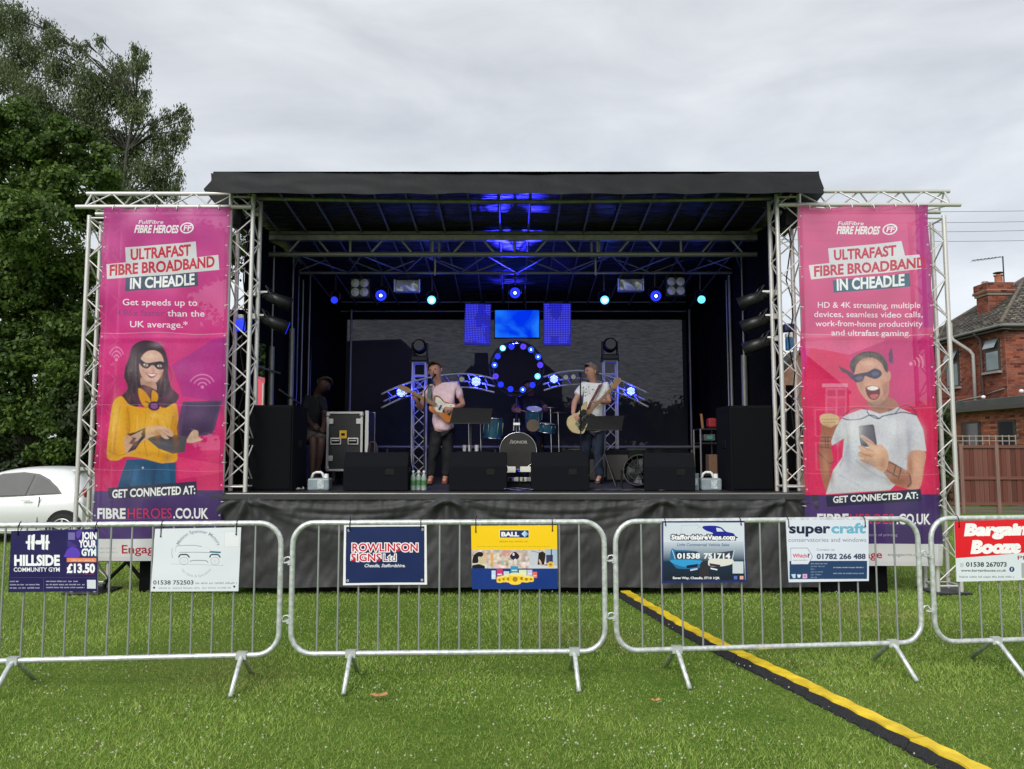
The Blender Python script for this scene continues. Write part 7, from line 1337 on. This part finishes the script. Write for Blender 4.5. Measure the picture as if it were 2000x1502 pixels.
# equipment rack at the right rear
t = thing('equipment_rack', 'open frame rack with mixer and red bag at the right of the stage', 'rack', P(1390, 930, 10.9)); Yk = 10.9; a, c = P(1368, 838, Yk), P(1406, 930, Yk); w = c.x - a.x
for dx in (0, w):
    for yy in (Yk, Yk + .4): tube('upright', (a.x + dx, yy, DECK), (a.x + dx, yy, a.z), .013, PM, t)
for z in (a.z, a.z - .2, DECK + .12): ubox('shelf', (a.x + w / 2, Yk + .2, z), (w, .42, .02), M_DARKMET, t)
bbox('mixer', (a.x + w / 2, Yk + .15, a.z - .12), (w * .6, .3, .09), mat('mixer_grey', (.08, .09, .09), .4, 0, .5, 60), t, .01); bbox('display', (a.x + w / 2, Yk - .005, a.z - .12), (w * .3, .006, .05), mat('display_green', (.03, .09, .07), .3, emit=(.1, .4, .3), estr=.15), t, .001); bbox('red_bag', (a.x + w * .72, Yk + .12, a.z + .09), (.12, .16, .14), mat('bag_red', (.30, .015, .02), .7, 0, .3, 30), t, .03); bbox('brown_box', (a.x + w * .72, Yk + .1, DECK + .27), (.15, .2, .28), mat('box_brown', (.16, .09, .05), .8), t, .01); tube('pole_lamp', (a.x + .06, Yk + .1, a.z), (a.x + .04, Yk + .1, a.z + .22), .02, mat('pole_orange', (.3, .14, .06), .6), t)
for k in range(3): b = MB(); b.tubepath([(a.x + w + .08 + .05 * math.cos(q_), Yk + .05 + .01 * k, a.z - .02 + .14 * math.sin(q_)) for q_ in np.linspace(0, math.tau, 16, endpoint=False)], .007, 5, True); b.build('cable_coil', mat('cable_grey', (.12, .12, .11), .6), t, True)
# pedals and set lists in the centre gap
t = thing('pedal_board', 'pedal board with white set-list sheets in the gap between the centre wedges', 'pedal board', P(1014, 930, 9.6)); 
for px0, px1, py0, py1 in ((989, 1007, 911, 923), (1016, 1037, 911, 922)): a, c = P(px0, py0, 9.6), P(px1, py1, 9.6); bbox('sheet', ((a.x + c.x) / 2, 9.6, (a.z + c.z) / 2), (c.x - a.x, .004, a.z - c.z), mat('paper', (.62, .62, .54), .8, 0, .08, 60), t, .001, Matrix.Rotation(-.25, 3, 'X'))
bbox('board', (P(1013, 940, 9.6).x, 9.62, DECK + .06), (.34, .3, .11), M_BLACK, t, .01)
for px, py, cc in ((1008, 930, (.6, .6, .56)), (1024, 929, (.55, .55, .5)), (1033, 933, (.2, .2, .2)), (996, 932, (.05, .05, .06)), (1020, 942, (.5, .5, .45)), (998, 944, (.1, .1, .3))): p = P(px, py, 9.46); bbox('pedal', (p.x, 9.48, DECK + .12), (.06, .10, .05), mat('pedal_%d' % px, cc, .4), t, .008)
b = MB()
for k in range(7): s0 = k * 2.1; b.tubepath([(P(985 + 55 * (i / 7), 950, 9.3).x, 9.15 + .12 * math.sin(i * 1.3 + s0), DECK + .012 + .008 * (k % 3)) for i in range(8)], .006, 5)
tag(b.build('floor_cables', mat('cable_violet', (.10, .09, .20), .5), smooth_=True), 'tangle of cables lying on the deck in the centre gap', 'cables')
b = MB()
for k in range(6): s0 = k * 1.9; b.tubepath([(P(1150 + 150 * (i / 9), 950, 9.3).x, 9.2 + .2 * math.sin(i * 1.1 + s0) + .03 * k, DECK + .012) for i in range(10)], .006, 5)
tag(b.build('floor_cables', mat('cable_dark', (.03, .03, .035), .5), smooth_=True), 'dark cables trailing over the deck between the guitarist and the fan', 'cables')
b = MB(); b.tubepath([(x0 + (x1 - x0) * (.04 + .92 * k / 60), Y2 - .03, z2 + .02 * math.sin(k * 1.9) - .015 * (k % 3)) for k in range(61)], .012, 5); tag(b.build('beam_cables', M_BLACK, smooth_=True), 'black cable loom strung along the rear roof beam above the lamps', 'cables')
# drum kit
def drum(t, name, c, r, h, ax=(0, 0, 1), shell=None, head=None):
    c = Vector(c); ax = Vector(ax).normalized(); b = MB(); b.cyl(c - ax * h / 2, c + ax * h / 2, r, r, 28); s = b.build(name, shell, t, bevel=.003)
    for e in (-1, 1):
        u = ax.orthogonal().normalized(); v = ax.cross(u); q = MB(); q.tubepath([c + ax * (h / 2 * e) + (u * math.cos(a) + v * math.sin(a)) * (r + .006) for a in np.linspace(0, math.tau, 28, endpoint=False)], .009, 6, True); q.build('hoop', M_CHROME, s, True); disc('skin', c + ax * (h / 2 * e + .001 * e), r - .004, head, s, ax * e, 28, .004)
    for k in range(6): a = k * math.tau / 6 + .3; u = ax.orthogonal().normalized(); v = ax.cross(u); e_ = (u * math.cos(a) + v * math.sin(a)) * (r + .008); tube('lug', c + e_ - ax * h * .3, c + e_ + ax * h * .3, .008, M_CHROME, s, 6)
    return s
t = thing('drum_kit', 'teal drum kit with cymbals in front of the seated drummer', 'drum kit', P(1010, 905, 12.0)); teal = mat('drum_teal', (.018, .10, .16), .25, 0, .4, 7); hd_ = mat('drum_skin', (.25, .19, .14), .5, 0, .2, 6); hdw = mat('drum_skin_pale', (.55, .55, .5), .5, 0, .1, 6); Yd = 11.9
bd = P(1012, 878, Yd - .35); r = 34 * (Yd - .35) / F; bdm = mat('bass_drum_front', (.032, .031, .025), .6, 0, .25, 5); drum(t, 'bass_drum', (bd.x, Yd - .1, bd.z - .02), r + .01, .42, (0, -1, 0), M_BLACK, bdm)
v_, tr_ = _glyphs('SONOR', .03); lm = bpy.data.meshes.new('lettering'); sc_ = .24 / (v_[:, 0].max() - v_[:, 0].min()); lm.from_pydata([(bd.x - .12 + (a_[0] - v_[:, 0].min()) * sc_ + .02, Yd - .325, bd.z + .09 + a_[1] * sc_ * .9) for a_ in v_], [], [tuple(int(q) for q in f_) for f_ in tr_]); lm.materials.append(mat('logo_white', (.5, .5, .46), .6)); link('lettering', lm, t); tube('mallet_mark', (bd.x - .125, Yd - .326, bd.z + .085), (bd.x - .10, Yd - .326, bd.z + .15), .006, MATS['logo_white'], t, 5)
p = P(963, 836, Yd - .3); drum(t, 'floor_tom', (p.x, Yd - .25, p.z), .135, .30, (.08, -.05, 1), teal, hdw); p = P(1043, 812, Yd - .1); drum(t, 'rack_tom', (p.x, Yd - .1, p.z), .115, .22, (.05, -.42, 1), teal, hdw); p = P(1041, 831, Yd - .22); disc('tom_lower_skin', p, .10, hd_, t, (0, -1, -.45)); p = P(1068, 836, Yd - .2); drum(t, 'snare_drum', (p.x, Yd - .2, p.z), .12, .13, (.1, -.1, 1), teal, hdw)
for px, py, r, tl in ((938, 800, .17, .1), (1075, 797, .18, -.12), (1090, 806, .16, .1), (915, 812, .15, 0)): p = P(px, py, Yd); b = MB(); b.cyl(p + Vector((0, 0, -.003)), p + Vector((0, 0, .012)), r, .05, 28); b.build('cymbal', mat('cymbal_bronze', (.28, .24, .2), .3, .9, .1, 30), t, True, M=None); tube('cymbal_stand', p, (p.x + .02, Yd, DECK), .009, M_CHROME, t); 
for px in (947, 1095, 1063):
    p = P(px, 900, Yd)
    for k in range(3): an = k * math.tau / 3 + .5; tube('stand_leg', (p.x, Yd, DECK + .3), (p.x + .2 * math.cos(an), Yd + .2 * math.sin(an), DECK + .01), .008, M_CHROME, t, 6)
b = MB(); p = P(1009, 828, Yd - .1); b.box(p, (.10, .06, .035)); b.tubepath([p + Vector((-.045, 0, -.10)), p + Vector((-.04, 0, 0)), p + Vector((-.035, 0, .08))], .010, 6); b.tubepath([p + Vector((.045, 0, -.10)), p + Vector((.04, 0, 0)), p + Vector((.035, 0, .08))], .010, 6); b.cyl(p, p + Vector((0, 0, -.12)), .014, .014, 8); b.build('tom_holder', M_CHROME, t)
for px, cc in ((907, .5), (918, .5), (931, .5)): p = P(px, 876, 11.2); t = thing('paper_cup', 'pale cup on the riser behind the wedge, %s of three' % {907: 'leftmost', 918: 'middle', 931: 'rightmost'}[px], 'cup', (p.x, 11.2, p.z - .04), 'cups on the riser'); b = MB(); b.cyl((p.x, 11.2, p.z - .05), (p.x, 11.2, p.z + .04), .025, .03, 12); b.build('cup', M_WHITE, t); b = MB(); b.cyl((p.x, 11.2, p.z + .04), (p.x, 11.2, p.z + .05), .032, .032, 12); b.build('lid', M_WHITE, t)
t = thing('riser_box', 'low black riser box behind the centre wedges', 'riser', (P(925, 890, 11.2).x, 11.2, DECK)); zt_ = P(925, 880, 11.2).z - .005; bbox('top_board', (P(925, 890, 11.2).x, 11.25, zt_ - .02), (.55, .4, .03), M_BLACK, t, .004); bbox('side_board', (P(925, 890, 11.2).x, 11.25, (DECK + zt_ - .035) / 2), (.5, .36, zt_ - .035 - DECK), M_DARKMET, t, .004)
# ---------------------------------------------------------------- people
def skin_mesh(name, V, E, R, m, parent, sub=2, deform=None):
    """one continuous surface grown round a skeleton V, E with a radius (or two) per joint"""
    me = bpy.data.meshes.new(name); me.from_pydata([tuple(v) for v in V], E, []); o = bpy.data.objects.new(name, me); COL.objects.link(o)
    md = o.modifiers.new('skin', 'SKIN'); md.use_smooth_shade = True; sv = me.skin_vertices[0].data
    for i, r in enumerate(R): sv[i].radius = (r, r) if not hasattr(r, '__len__') else r
    sv[0].use_root = True; s = o.modifiers.new('sub', 'SUBSURF'); s.levels = s.render_levels = sub
    dg = bpy.context.evaluated_depsgraph_get(); nm = bpy.data.meshes.new_from_object(o.evaluated_get(dg)); bpy.data.objects.remove(o); bpy.data.meshes.remove(me)
    nm.name = name
    if deform:
        for v in nm.vertices: v.co = deform(v.co)
    nm.materials.clear(); nm.materials.append(m)
    for p in nm.polygons: p.use_smooth = True; p.material_index = 0
    return link(name, nm, parent)
def person(lab, J, Yp, skin_c, shirt, trouser, shoes, hair=None, sleeve=.55, face_dir=(0, -1, 0), shirt_len=1.0, shorts=False, group='people on the stage', hair_c=None, glasses=False):
    """J: joints as 3-D points"""
    t = thing('person', lab, 'person', (J['pel'].x, J['pel'].y, DECK), group); J = {k: Vector(v) for k, v in J.items()}
    sk_m_ = mat('skin_%d' % int(skin_c[0] * 1000), skin_c, .55, 0, .08, 20)
    V, E, R = [], [], []
    def add(p, r, parent_i=None): V.append(Vector(p)); R.append(r); i = len(V) - 1; (E.append((parent_i, i)) if parent_i is not None else None); return i
    fd = Vector(face_dir).normalized(); up = (J['head'] - J['neck']).normalized()
    pel = add(J['pel'], (.085, .07)); sp = add(J['pel'].lerp(J['chest'], .5), (.08, .065), pel); ch = add(J['chest'] + Vector((0, .02, -.03)), (.07, .06), sp); nb = add(J['neck'] + Vector((0, .01, -.03)), .056, ch); nk = add(J['neck'].lerp(J['head'], .35), .056, nb); jaw = add(J['head'] + up * -.055 + fd * .018, .080, nk); hd = add(J['head'] + up * .025, .100, jaw); tp = add(J['head'] + up * .10, .074, hd)
    for s in 'LR':
        sh_ = add(J['sh' + s], .058, ch); mu_ = add(J['sh' + s].lerp(J['el' + s], .5), .048, sh_); el = add(J['el' + s], .040, mu_); fo = add(J['el' + s].lerp(J['wr' + s], .4), .040, el); wr = add(J['wr' + s], .026, fo)
        hv = (J['ha' + s] - J['wr' + s]).normalized(); side = hv.cross(fd); side = side.normalized() if side.length > .1 else Vector((1, 0, 0)); pm = add(J['wr' + s] + hv * .055, (.038, .022), wr)
        for k, (o_, ln) in enumerate(((-.028, .062), (-.010, .072), (.010, .068), (.026, .052))):
            a = add(J['wr' + s] + hv * .09 + side * o_, .0105, pm); b_ = add(J['wr' + s] + hv * (.09 + ln * .5) + side * o_ * 1.1 + fd * -.012, .0095, a); add(J['wr' + s] + hv * (.09 + ln * .85) + side * o_ + fd * -.034, .008, b_)
        a = add(J['wr' + s] + hv * .045 - side * .036 , .012, pm); add(J['wr' + s] + hv * .085 - side * .050 - fd * .01, .010, a)
        hp = add(J['hip' + s], .066, pel); th = add(J['hip' + s].lerp(J['kn' + s], .45), .066, hp); kn = add(J['kn' + s], .055, th); cf = add(J['kn' + s].lerp(J['an' + s], .35), .060, kn); an = add(J['an' + s], .040, cf); add(J['toe' + s], (.038, .030), an)
    skin_mesh('body', V, E, R, sk_m_, t)
    # face
    hc = J['head']; side = up.cross(fd).normalized(); b = MB(); b.sphere(hc + fd * .098 + up * -.008, (.014, .020, .026), 10, 8); b.build('nose', sk_m_, t, True)
    for s in (-1, 1): MB().sphere(hc + fd * .088 + side * .034 * s + up * .022, (.012, .010, .007), 8, 6).build('eye', mat('eye_dark', (.03, .025, .02), .3), t, True); MB().sphere(hc + side * .097 * s + up * .0, (.012, .022, .032), 8, 6).build('ear', sk_m_, t, True)
    MB().sphere(hc + fd * .092 + up * -.052, (.028, .010, .007), 10, 6).build('mouth', mat('lip', (.22, .07, .06), .5), t, True)
    if hair:
        kind, hcol = hair; hm = mat('hair_%s_%d' % (kind, int(hcol[0] * 1000)), hcol, .85, 0, .4, 60, .8, 120); hm_b = MB(); cen = hc + up * .045 - fd * .022
        Rm = Matrix((side, fd, up)).transposed()
        n_u, n_v = 22, 9; vs = []
        for j in range(n_v + 1):
            for i in range(n_u):
                a = i * math.tau / n_u; front = max(0, math.sin(a)); lim = -.95 + (1.75 if kind != 'full' else 1.65) * front ** .6 + (.3 if kind == 'receding' else 0) * front; ph = lim + (math.pi / 2 - lim) * j / n_v
                rr = 1 + .09 * mnoise.noise(Vector((a * 2, ph * 3, len(kind)))); vs.append(cen + Rm @ Vector((math.cos(ph) * math.cos(a) * .102 * rr, math.cos(ph) * math.sin(a) * .102 * rr, math.sin(ph) * .108 * rr)))
        hm_b.add(vs, [(j * n_u + i, j * n_u + (i + 1) % n_u, (j + 1) * n_u + (i + 1) % n_u, (j + 1) * n_u + i) for j in range(n_v) for i in range(n_u)]); hm_b.build('hair', hm, t, True)
    # shirt
    V, E, R = [], [], []
    hem = J['pel'] + Vector((0, 0, -.10 * shirt_len)); pel = add(hem, (.168, .128)); sp0 = add(J['pel'] + Vector((0, 0, .04)), (.165, .128), pel); sp = add(J['pel'].lerp(J['chest'], .5), (.160, .125), sp0); ch = add(J['chest'], (.170, .125), sp); nb = add(J['neck'] + Vector((0, 0, -.015)), .080, ch)
    for s in 'LR':
        sh_ = add(J['sh' + s], .076, ch); md_ = add(J['sh' + s].lerp(J['el' + s], min(1, sleeve) * .6), .068, sh_); e = add(J['sh' + s].lerp(J['el' + s], min(1, sleeve)), .064, md_)
        if sleeve > 1: add(J['el' + s].lerp(J['wr' + s], sleeve - 1), .045, e)
    def wr_(co): return co + Vector((mnoise.noise(co * 9), mnoise.noise(co * 9 + Vector((5, 0, 0))), 0)) * .02 + Vector((0, mnoise.noise(Vector((co.x * 22, co.y * 5, co.z * 13))) * .014, 0))
    skin_mesh('shirt', V, E, R, shirt, t, 2, wr_)
    V, E, R = [], [], []
    pel = add(J['pel'] + Vector((0, 0, .02)), (.150, .118))
    for s in 'LR':
        hp = add(J['hip' + s], .108, pel); th = add(J['hip' + s].lerp(J['kn' + s], .45), .100, hp); kn = add(J['kn' + s], .085 if shorts else .076, th)
        if not shorts: cf = add(J['kn' + s].lerp(J['an' + s], .4), .072, kn); add(J['an' + s] + Vector((0, 0, .0)), .064, cf)
    skin_mesh('shorts' if shorts else 'trousers', V, E, R, trouser, t, 2, wr_)
    for s in 'LR':
        a, b_ = J['an' + s], J['toe' + s]; d = (b_ - a); d.z = 0; d.normalize(); g = DECK + .004; sb = MB(); base = Vector((a.x, a.y, g)); w = d.cross(Vector((0, 0, 1)))
        prof = [(-.085, .045, .09), (-.03, .046, .10), (.05, .046, .075), (.13, .05, .052), (.185, .036, .03)]; rings = []
        for s_, hw, hh in prof: rings.append([base + d * s_ + w * (-hw), base + d * s_ + w * (-hw * .8) + Vector((0, 0, hh)), base + d * s_ + w * (hw * .8) + Vector((0, 0, hh)), base + d * s_ + w * hw])
        sb.add([v for r in rings for v in r], [(i * 4 + k, i * 4 + (k + 1) % 4, i * 4 + 4 + (k + 1) % 4, i * 4 + 4 + k) for i in range(4) for k in range(4)] + [(0, 1, 2, 3), (16, 19, 18, 17)]); sb.build('shoe', shoes, t, True, bevel=.006)
    return t
def guitar(O, head, face, kind, lab, body_c, guard_c):
    """O bridge point, head end of the neck, face: towards the audience"""
    O, H = Vector(O), Vector(head); U = (H - O).normalized(); N_ = Vector(face).normalized(); N_ = (N_ - U * N_.dot(U)).normalized(); V_ = N_.cross(U); t = thing('guitar', lab, 'guitar', O, 'guitars')
    if kind == 'tele': out = [(-.14, -.08), (-.165, .0), (-.14, .10), (-.06, .145), (.03, .12), (.09, .098), (.15, .115), (.22, .10), (.245, .05), (.20, .035), (.20, -.03), (.24, -.075), (.245, -.12), (.18, -.135), (.09, -.105), (.03, -.12), (-.06, -.15)]
    else: out = [(-.15, -.07), (-.175, .0), (-.15, .10), (-.07, .155), (.03, .13), (.09, .105), (.16, .125), (.25, .14), (.275, .115), (.22, .07), (.19, .03), (.19, -.03), (.21, -.08), (.25, -.125), (.22, -.15), (.13, -.12), (.07, -.105), (-.0, -.125), (-.08, -.15)]
    cu = [tuple(x) for x in crom(out, 4)]; b = MB(); b.prism(cu, O - N_ * .022, U, V_, N_ * .044); body = b.build('body', body_c, t, bevel=.007)
    g = [(-.02, -.125), (.03, -.10), (.09, -.088), (.17, -.112), (.225, -.10), (.20, -.03), (.18, .03), (.13, .07), (.05, .05), (-.0, -.02), (-.05, -.06), (-.07, -.12)] if kind == 'tele' else [(-.06, -.12), (.05, -.09), (.14, -.10), (.22, -.12), (.20, -.02), (.19, .04), (.16, .09), (.08, .075), (.02, .06), (-.03, -.02), (-.08, -.06)]
    b = MB(); b.prism([tuple(x) for x in crom(g, 3)], O + N_ * .023, U, V_, N_ * .003); b.build('pickguard', guard_c, t)
    L_ = (H - O).length; nk = MB(); nk.prism([(.17, -.028), (.17, .028), (L_ - .0, .021), (L_ - .0, -.021)], O + N_ * .012, U, V_, N_ * .026); nk.build('neck', mat('neck_maple', (.32, .17, .07), .35, 0, .15, 20), t, bevel=.004)
    hs = MB(); hs.prism([tuple(x) for x in crom([(L_ - .01, -.022), (L_ - .01, .022), (L_ + .05, .035), (L_ + .13, .045), (L_ + .17, .02), (L_ + .14, -.02), (L_ + .05, -.032)], 3)], O + N_ * .008, U, V_, N_ * .016); hs.build('headstock', mat('headstock', (.30, .17, .08), .35), t)
    for k in range(4 if kind == 'tele' else 6): p = O + U * (L_ + .02 + .025 * k) + V_ * .05; tube('tuner', p - V_ * .02, p + V_ * .015, .006, M_CHROME, t, 6)
    for s_ in ((.04, .105) if kind == 'tele' else (.02, .07, .13)): ubox('pickup', O + U * s_ + N_ * .030, (.02, .075, .012), M_BLACK, t, Matrix((U, V_, N_)).transposed())
    ubox('bridge', O + U * -.04 + N_ * .030, (.04, .07, .012), M_CHROME, t, Matrix((U, V_, N_)).transposed())
    for s_ in (-.009, -.003, .003, .009): tube('string', O + U * -.04 + V_ * s_ * 1.6 + N_ * .041, O + U * L_ + V_ * s_ + N_ * .042, .0012, M_CHROME, t, 4)
    for a_, b_ in ((.0, -.10), (-.05, -.10)): p = O + U * a_ + V_ * b_ + N_ * .028; q = MB(); q.cyl(p, p + N_ * .014, .011, .010, 10); q.build('knob', M_CHROME, t)
    return U, V_, N_
Y = 10.95
def Q(px, py, dy=0): return P(px, py, Y + dy)
def ground_pt(px, dy): return Vector((XZ(px, Y + dy, DECK), Y + dy, DECK))
J = dict(pel=Q(866, 832), chest=Q(866, 770), neck=Q(857, 751), head=Q(850, 725, -.04), shL=Q(837, 757), elL=Q(821, 799, -.02), wrL=Q(815, 783, -.22), haL=Q(810, 772, -.28), shR=Q(890, 753), elR=Q(905, 790, .02), wrR=Q(885, 798, -.19), haR=Q(872, 799, -.23),
         hipL=Q(855, 843), knL=Q(846, 888, -.03), anL=ground_pt(842, 0) + Vector((0, 0, .09)), toeL=ground_pt(839, -.17) + Vector((0, 0, .035)), hipR=Q(876, 843), knR=Q(876, 888, -.02), anR=ground_pt(870, .02) + Vector((0, 0, .09)), toeR=ground_pt(868, -.15) + Vector((0, 0, .035)))
pink = mat('shirt_pink', (.86, .62, .70), .75, 0, .12, 22, .3, 40); navy = mat('trousers_black', (.005, .005, .008), .8, 0, .3, 20)
person('bass player in a pale pink short-sleeved shirt and dark trousers singing into a microphone', J, Y, (.52, .26, .18), pink, navy, mat('shoe_brown', (.16, .04, .025), .5), ('receding', (.17, .085, .05)), .72, (-.25, -1, -.05))
burst = mat('sunburst', (.50, .17, .04), .2, 0, .55, 5); wg = mat('guard_white', (.75, .74, .68), .4)
U_, V_, N_ = guitar(Q(872, 803, -.19), Q(800, 764, -.30), (0, -1, .1), 'tele', 'sunburst electric bass with a white scratchplate held by the man in the pink shirt', burst, wg)
t = thing('guitar_strap', 'grey guitar strap over the shoulder of the man in the pink shirt', 'strap', Q(842, 760))
b = MB(); pts = [Q(853, 752, .14), Q(845, 750, .02), Q(839, 756, -.12), Q(838, 775, -.17), Q(843, 795, -.19), Q(850, 803, -.20)]
for i in range(len(pts) - 1): a, c = pts[i], pts[i + 1]; w = Vector((.026, 0, 0)); b.add([a - w, a + w, c + w, c - w, a - w + Vector((0, -.006, .002)), a + w + Vector((0, -.006, .002)), c + w + Vector((0, -.006, .002)), c - w + Vector((0, -.006, .002))], [(0, 1, 2, 3), (4, 7, 6, 5), (0, 3, 7, 4), (1, 5, 6, 2)])
b.build('strap', mat('strap_grey', (.10, .12, .12), .7), t)
mic_stand((XZ(828, 10.4, DECK), 10.4), Q(0, 770).z, Q(846, 738, -.20), 'microphone on a black boom stand at the mouth of the bass player')
# guitarist
J = dict(pel=Q(1158, 832), chest=Q(1159, 769), neck=Q(1161, 750), head=Q(1155, 727, -.03), shL=Q(1139, 753), elL=Q(1122, 786, .0), wrL=Q(1119, 809, -.15), haL=Q(1126, 818, -.24), shR=Q(1183, 753), elR=Q(1190, 786, -.02), wrR=Q(1172, 785, -.19), haR=Q(1160, 785, -.24),
         hipL=Q(1148, 845), knL=Q(1143, 888, .10), anL=ground_pt(1140, .32) + Vector((0, 0, .09)), toeL=ground_pt(1133, .18) + Vector((0, 0, .035)), hipR=Q(1169, 845), knR=Q(1168, 890, -.02), anR=ground_pt(1171, 0) + Vector((0, 0, .09)), toeR=ground_pt(1167, -.16) + Vector((0, 0, .035)))
white = mat('tshirt_white', (.85, .86, .90), .8, 0, .05, 22, .3, 40); jeans = mat('jeans_blue', (.012, .022, .045), .8, 0, .25, 30, .3, 80)
tg = person('guitarist in a white printed t-shirt and blue jeans, head turned to the left', J, Y, (.53, .28, .20), white, jeans, mat('shoe_black', (.03, .028, .03), .5), ('full', (.26, .20, .17)), .62, (-.85, -.5, 0))
cream = mat('guitar_cream', (.55, .44, .24), .3, 0, .2, 6); blk = mat('guard_black', (.02, .02, .02), .3)
guitar(Q(1132, 824, -.20), Q(1197, 757, -.34), (0, -1, .1), 'strat', 'cream electric guitar with a black scratchplate held by the man in the white t-shirt', cream, blk)
t = thing('guitar_strap', 'red-brown guitar strap across the chest of the man in the white t-shirt', 'strap', Q(1165, 770))
b = MB(); pts = [Q(1172, 750, .14), Q(1176, 747, .02), Q(1172, 752, -.11), Q(1164, 768, -.15), Q(1153, 788, -.17), Q(1148, 803, -.20)]
for i in range(len(pts) - 1): a, c = pts[i], pts[i + 1]; w = Vector((.026, 0, .012)); b.add([a - w, a + w, c + w, c - w, a - w + Vector((0, -.006, .002)), a + w + Vector((0, -.006, .002)), c + w + Vector((0, -.006, .002)), c - w + Vector((0, -.006, .002))], [(0, 1, 2, 3), (4, 7, 6, 5), (0, 3, 7, 4), (1, 5, 6, 2)])
b.build('strap', mat('strap_red', (.13, .035, .03), .7, 0, .5, 30), t)
# dark print on the t-shirt
b = MB()
for px, py, w, h in ((1134, 757, .022, .022), (1140, 757, .012, .03), (1145, 760, .02, .012), (1150, 756, .01, .026), (1144, 766, .03, .01), (1143, 773, .012, .022), (1152, 768, .014, .014), (1158, 761, .02, .012)): p = Q(px, py, -.152); b.box(p, (w, .004, h))
b.build('shirt_print', mat('print_dark', (.05, .05, .06), .8), tg)
mic_stand((XZ(1135, 10.5, DECK), 10.5), Q(0, 735).z, Q(1133, 730, -.18), 'microphone on a straight stand in front of the guitarist')
# drummer
Y = 12.55
def seat(px): return Vector((XZ(px, Y, DECK + .5), Y, DECK + .5))
J = dict(pel=Q(1035, 842), chest=Q(1036, 793), neck=Q(1037, 772), head=Q(1034, 757, -.04), shL=Q(1018, 780), elL=Q(1003, 798, -.15), wrL=Q(1004, 803, -.36), haL=Q(1012, 802, -.42), shR=Q(1055, 781), elR=Q(1068, 800, -.15), wrR=Q(1062, 803, -.38), haR=Q(1056, 800, -.44),
         hipL=Q(1026, 846), knL=Q(1020, 852, -.42), anL=Q(1018, 900, -.38), toeL=Q(1018, 905, -.55), hipR=Q(1046, 846), knR=Q(1054, 852, -.42), anR=Q(1056, 900, -.38), toeR=Q(1056, 905, -.55))
person('drummer in a black t-shirt sitting behind the teal drum kit', J, Y, (.25, .11, .075), mat('shirt_black', (.008, .008, .012), .85, 0, .3, 20), navy, MATS['shoe_black'], ('cropped', (.03, .024, .02)), .7, (-.3, -1, -.1))
t = thing('drum_throne', 'round black drum stool under the drummer', 'stool', (Q(1035, 860).x, Y, DECK)); z = Q(1035, 842).z - .13; b = MB(); b.cyl((Q(1035, 860).x, Y, z - .08), (Q(1035, 860).x, Y, z), .17, .17, 20); b.build('seat', M_BLACK, t, bevel=.02); tube('post', (Q(1035, 860).x, Y, DECK), (Q(1035, 860).x, Y, z - .07), .02, M_CHROME, t)
for k in range(3): a = k * 2.1; tube('leg', (Q(1035, 860).x, Y, DECK + .2), (Q(1035, 860).x + .25 * math.cos(a), Y + .25 * math.sin(a), DECK + .01), .012, M_CHROME, t)
for s, x0_, x1_ in (('left', 1013, 1042), ('right', 1056, 1032)): a, c = Q(x0_, 801, -.42), Q(x1_, 806 if s == 'left' else 797, -.62); o = tube('drumstick', a, c, .007, mat('stick_wood', (.4, .26, .13), .5), None, 6); tag(o, 'wooden drumstick in the %s hand of the drummer' % s if False else 'wooden drumstick held over the tom at the %s' % s, 'drumstick', 'drumsticks')
# seated stage hand at the left
Y = 10.75
J = dict(pel=Q(604, 842, .1), chest=Q(612, 790), neck=Q(618, 768), head=Q(632, 752, -.05), shL=Q(598, 777), elL=Q(596, 812, -.08), wrL=Q(610, 830, -.30), haL=Q(618, 835, -.34), shR=Q(630, 778), elR=Q(634, 808, -.06), wrR=Q(632, 830, -.28), haR=Q(630, 838, -.34),
         hipL=Q(598, 850, .05), knL=Q(612, 855, -.40), anL=P(609, 908, Y - .45), toeL=P(604, 914, Y - .58), hipR=Q(612, 848, .05), knR=Q(628, 858, -.38), anR=P(617, 908, Y - .30), toeR=P(610, 914, Y - .45))
for k in ('L', 'R'): J['an' + k].z = DECK + .09; J['toe' + k].z = DECK + .035
person('crew member in a black top and camouflage shorts sitting at the left of the stage', J, Y, (.07, .034, .024), MATS['shirt_black'], mat('camo', (.075, .07, .06), .85, 0, .55, 14, detail=2), MATS['shoe_black'], ('full', (.05, .035, .025)), .9, (.55, -.8, -.1), shorts=True)
t = thing('stool', 'black stool under the seated crew member', 'stool', (Q(603, 880, .1).x, Y + .1, DECK)); z = Q(604, 842, .1).z - .13; bbox('seat', (Q(603, 880, .1).x, Y + .12, z - .03), (.36, .36, .06), M_BLACK, t, .015)
for dx in (-.14, .14):
    for dy in (-.14, .14): tube('leg', (Q(603, 880, .1).x + dx * .8, Y + .12 + dy * .8, z - .05), (Q(603, 880, .1).x + dx, Y + .12 + dy, DECK), .012, PM, t)

t = thing('paper_sheet', 'crumpled white paper on the deck between the left loudspeaker and the jerrycan', 'paper', P(586, 952, 9.2)); p = P(586, 948, 9.2)
grid_mesh('sheet', 8, 5, lambda u, v: (p.x - .05 + .1 * u, p.y - .03 + .06 * v, DECK + .012 + .05 * abs(mnoise.noise(Vector((u * 4, v * 3, 2))))), mat('paper', (.62, .62, .54)), t)
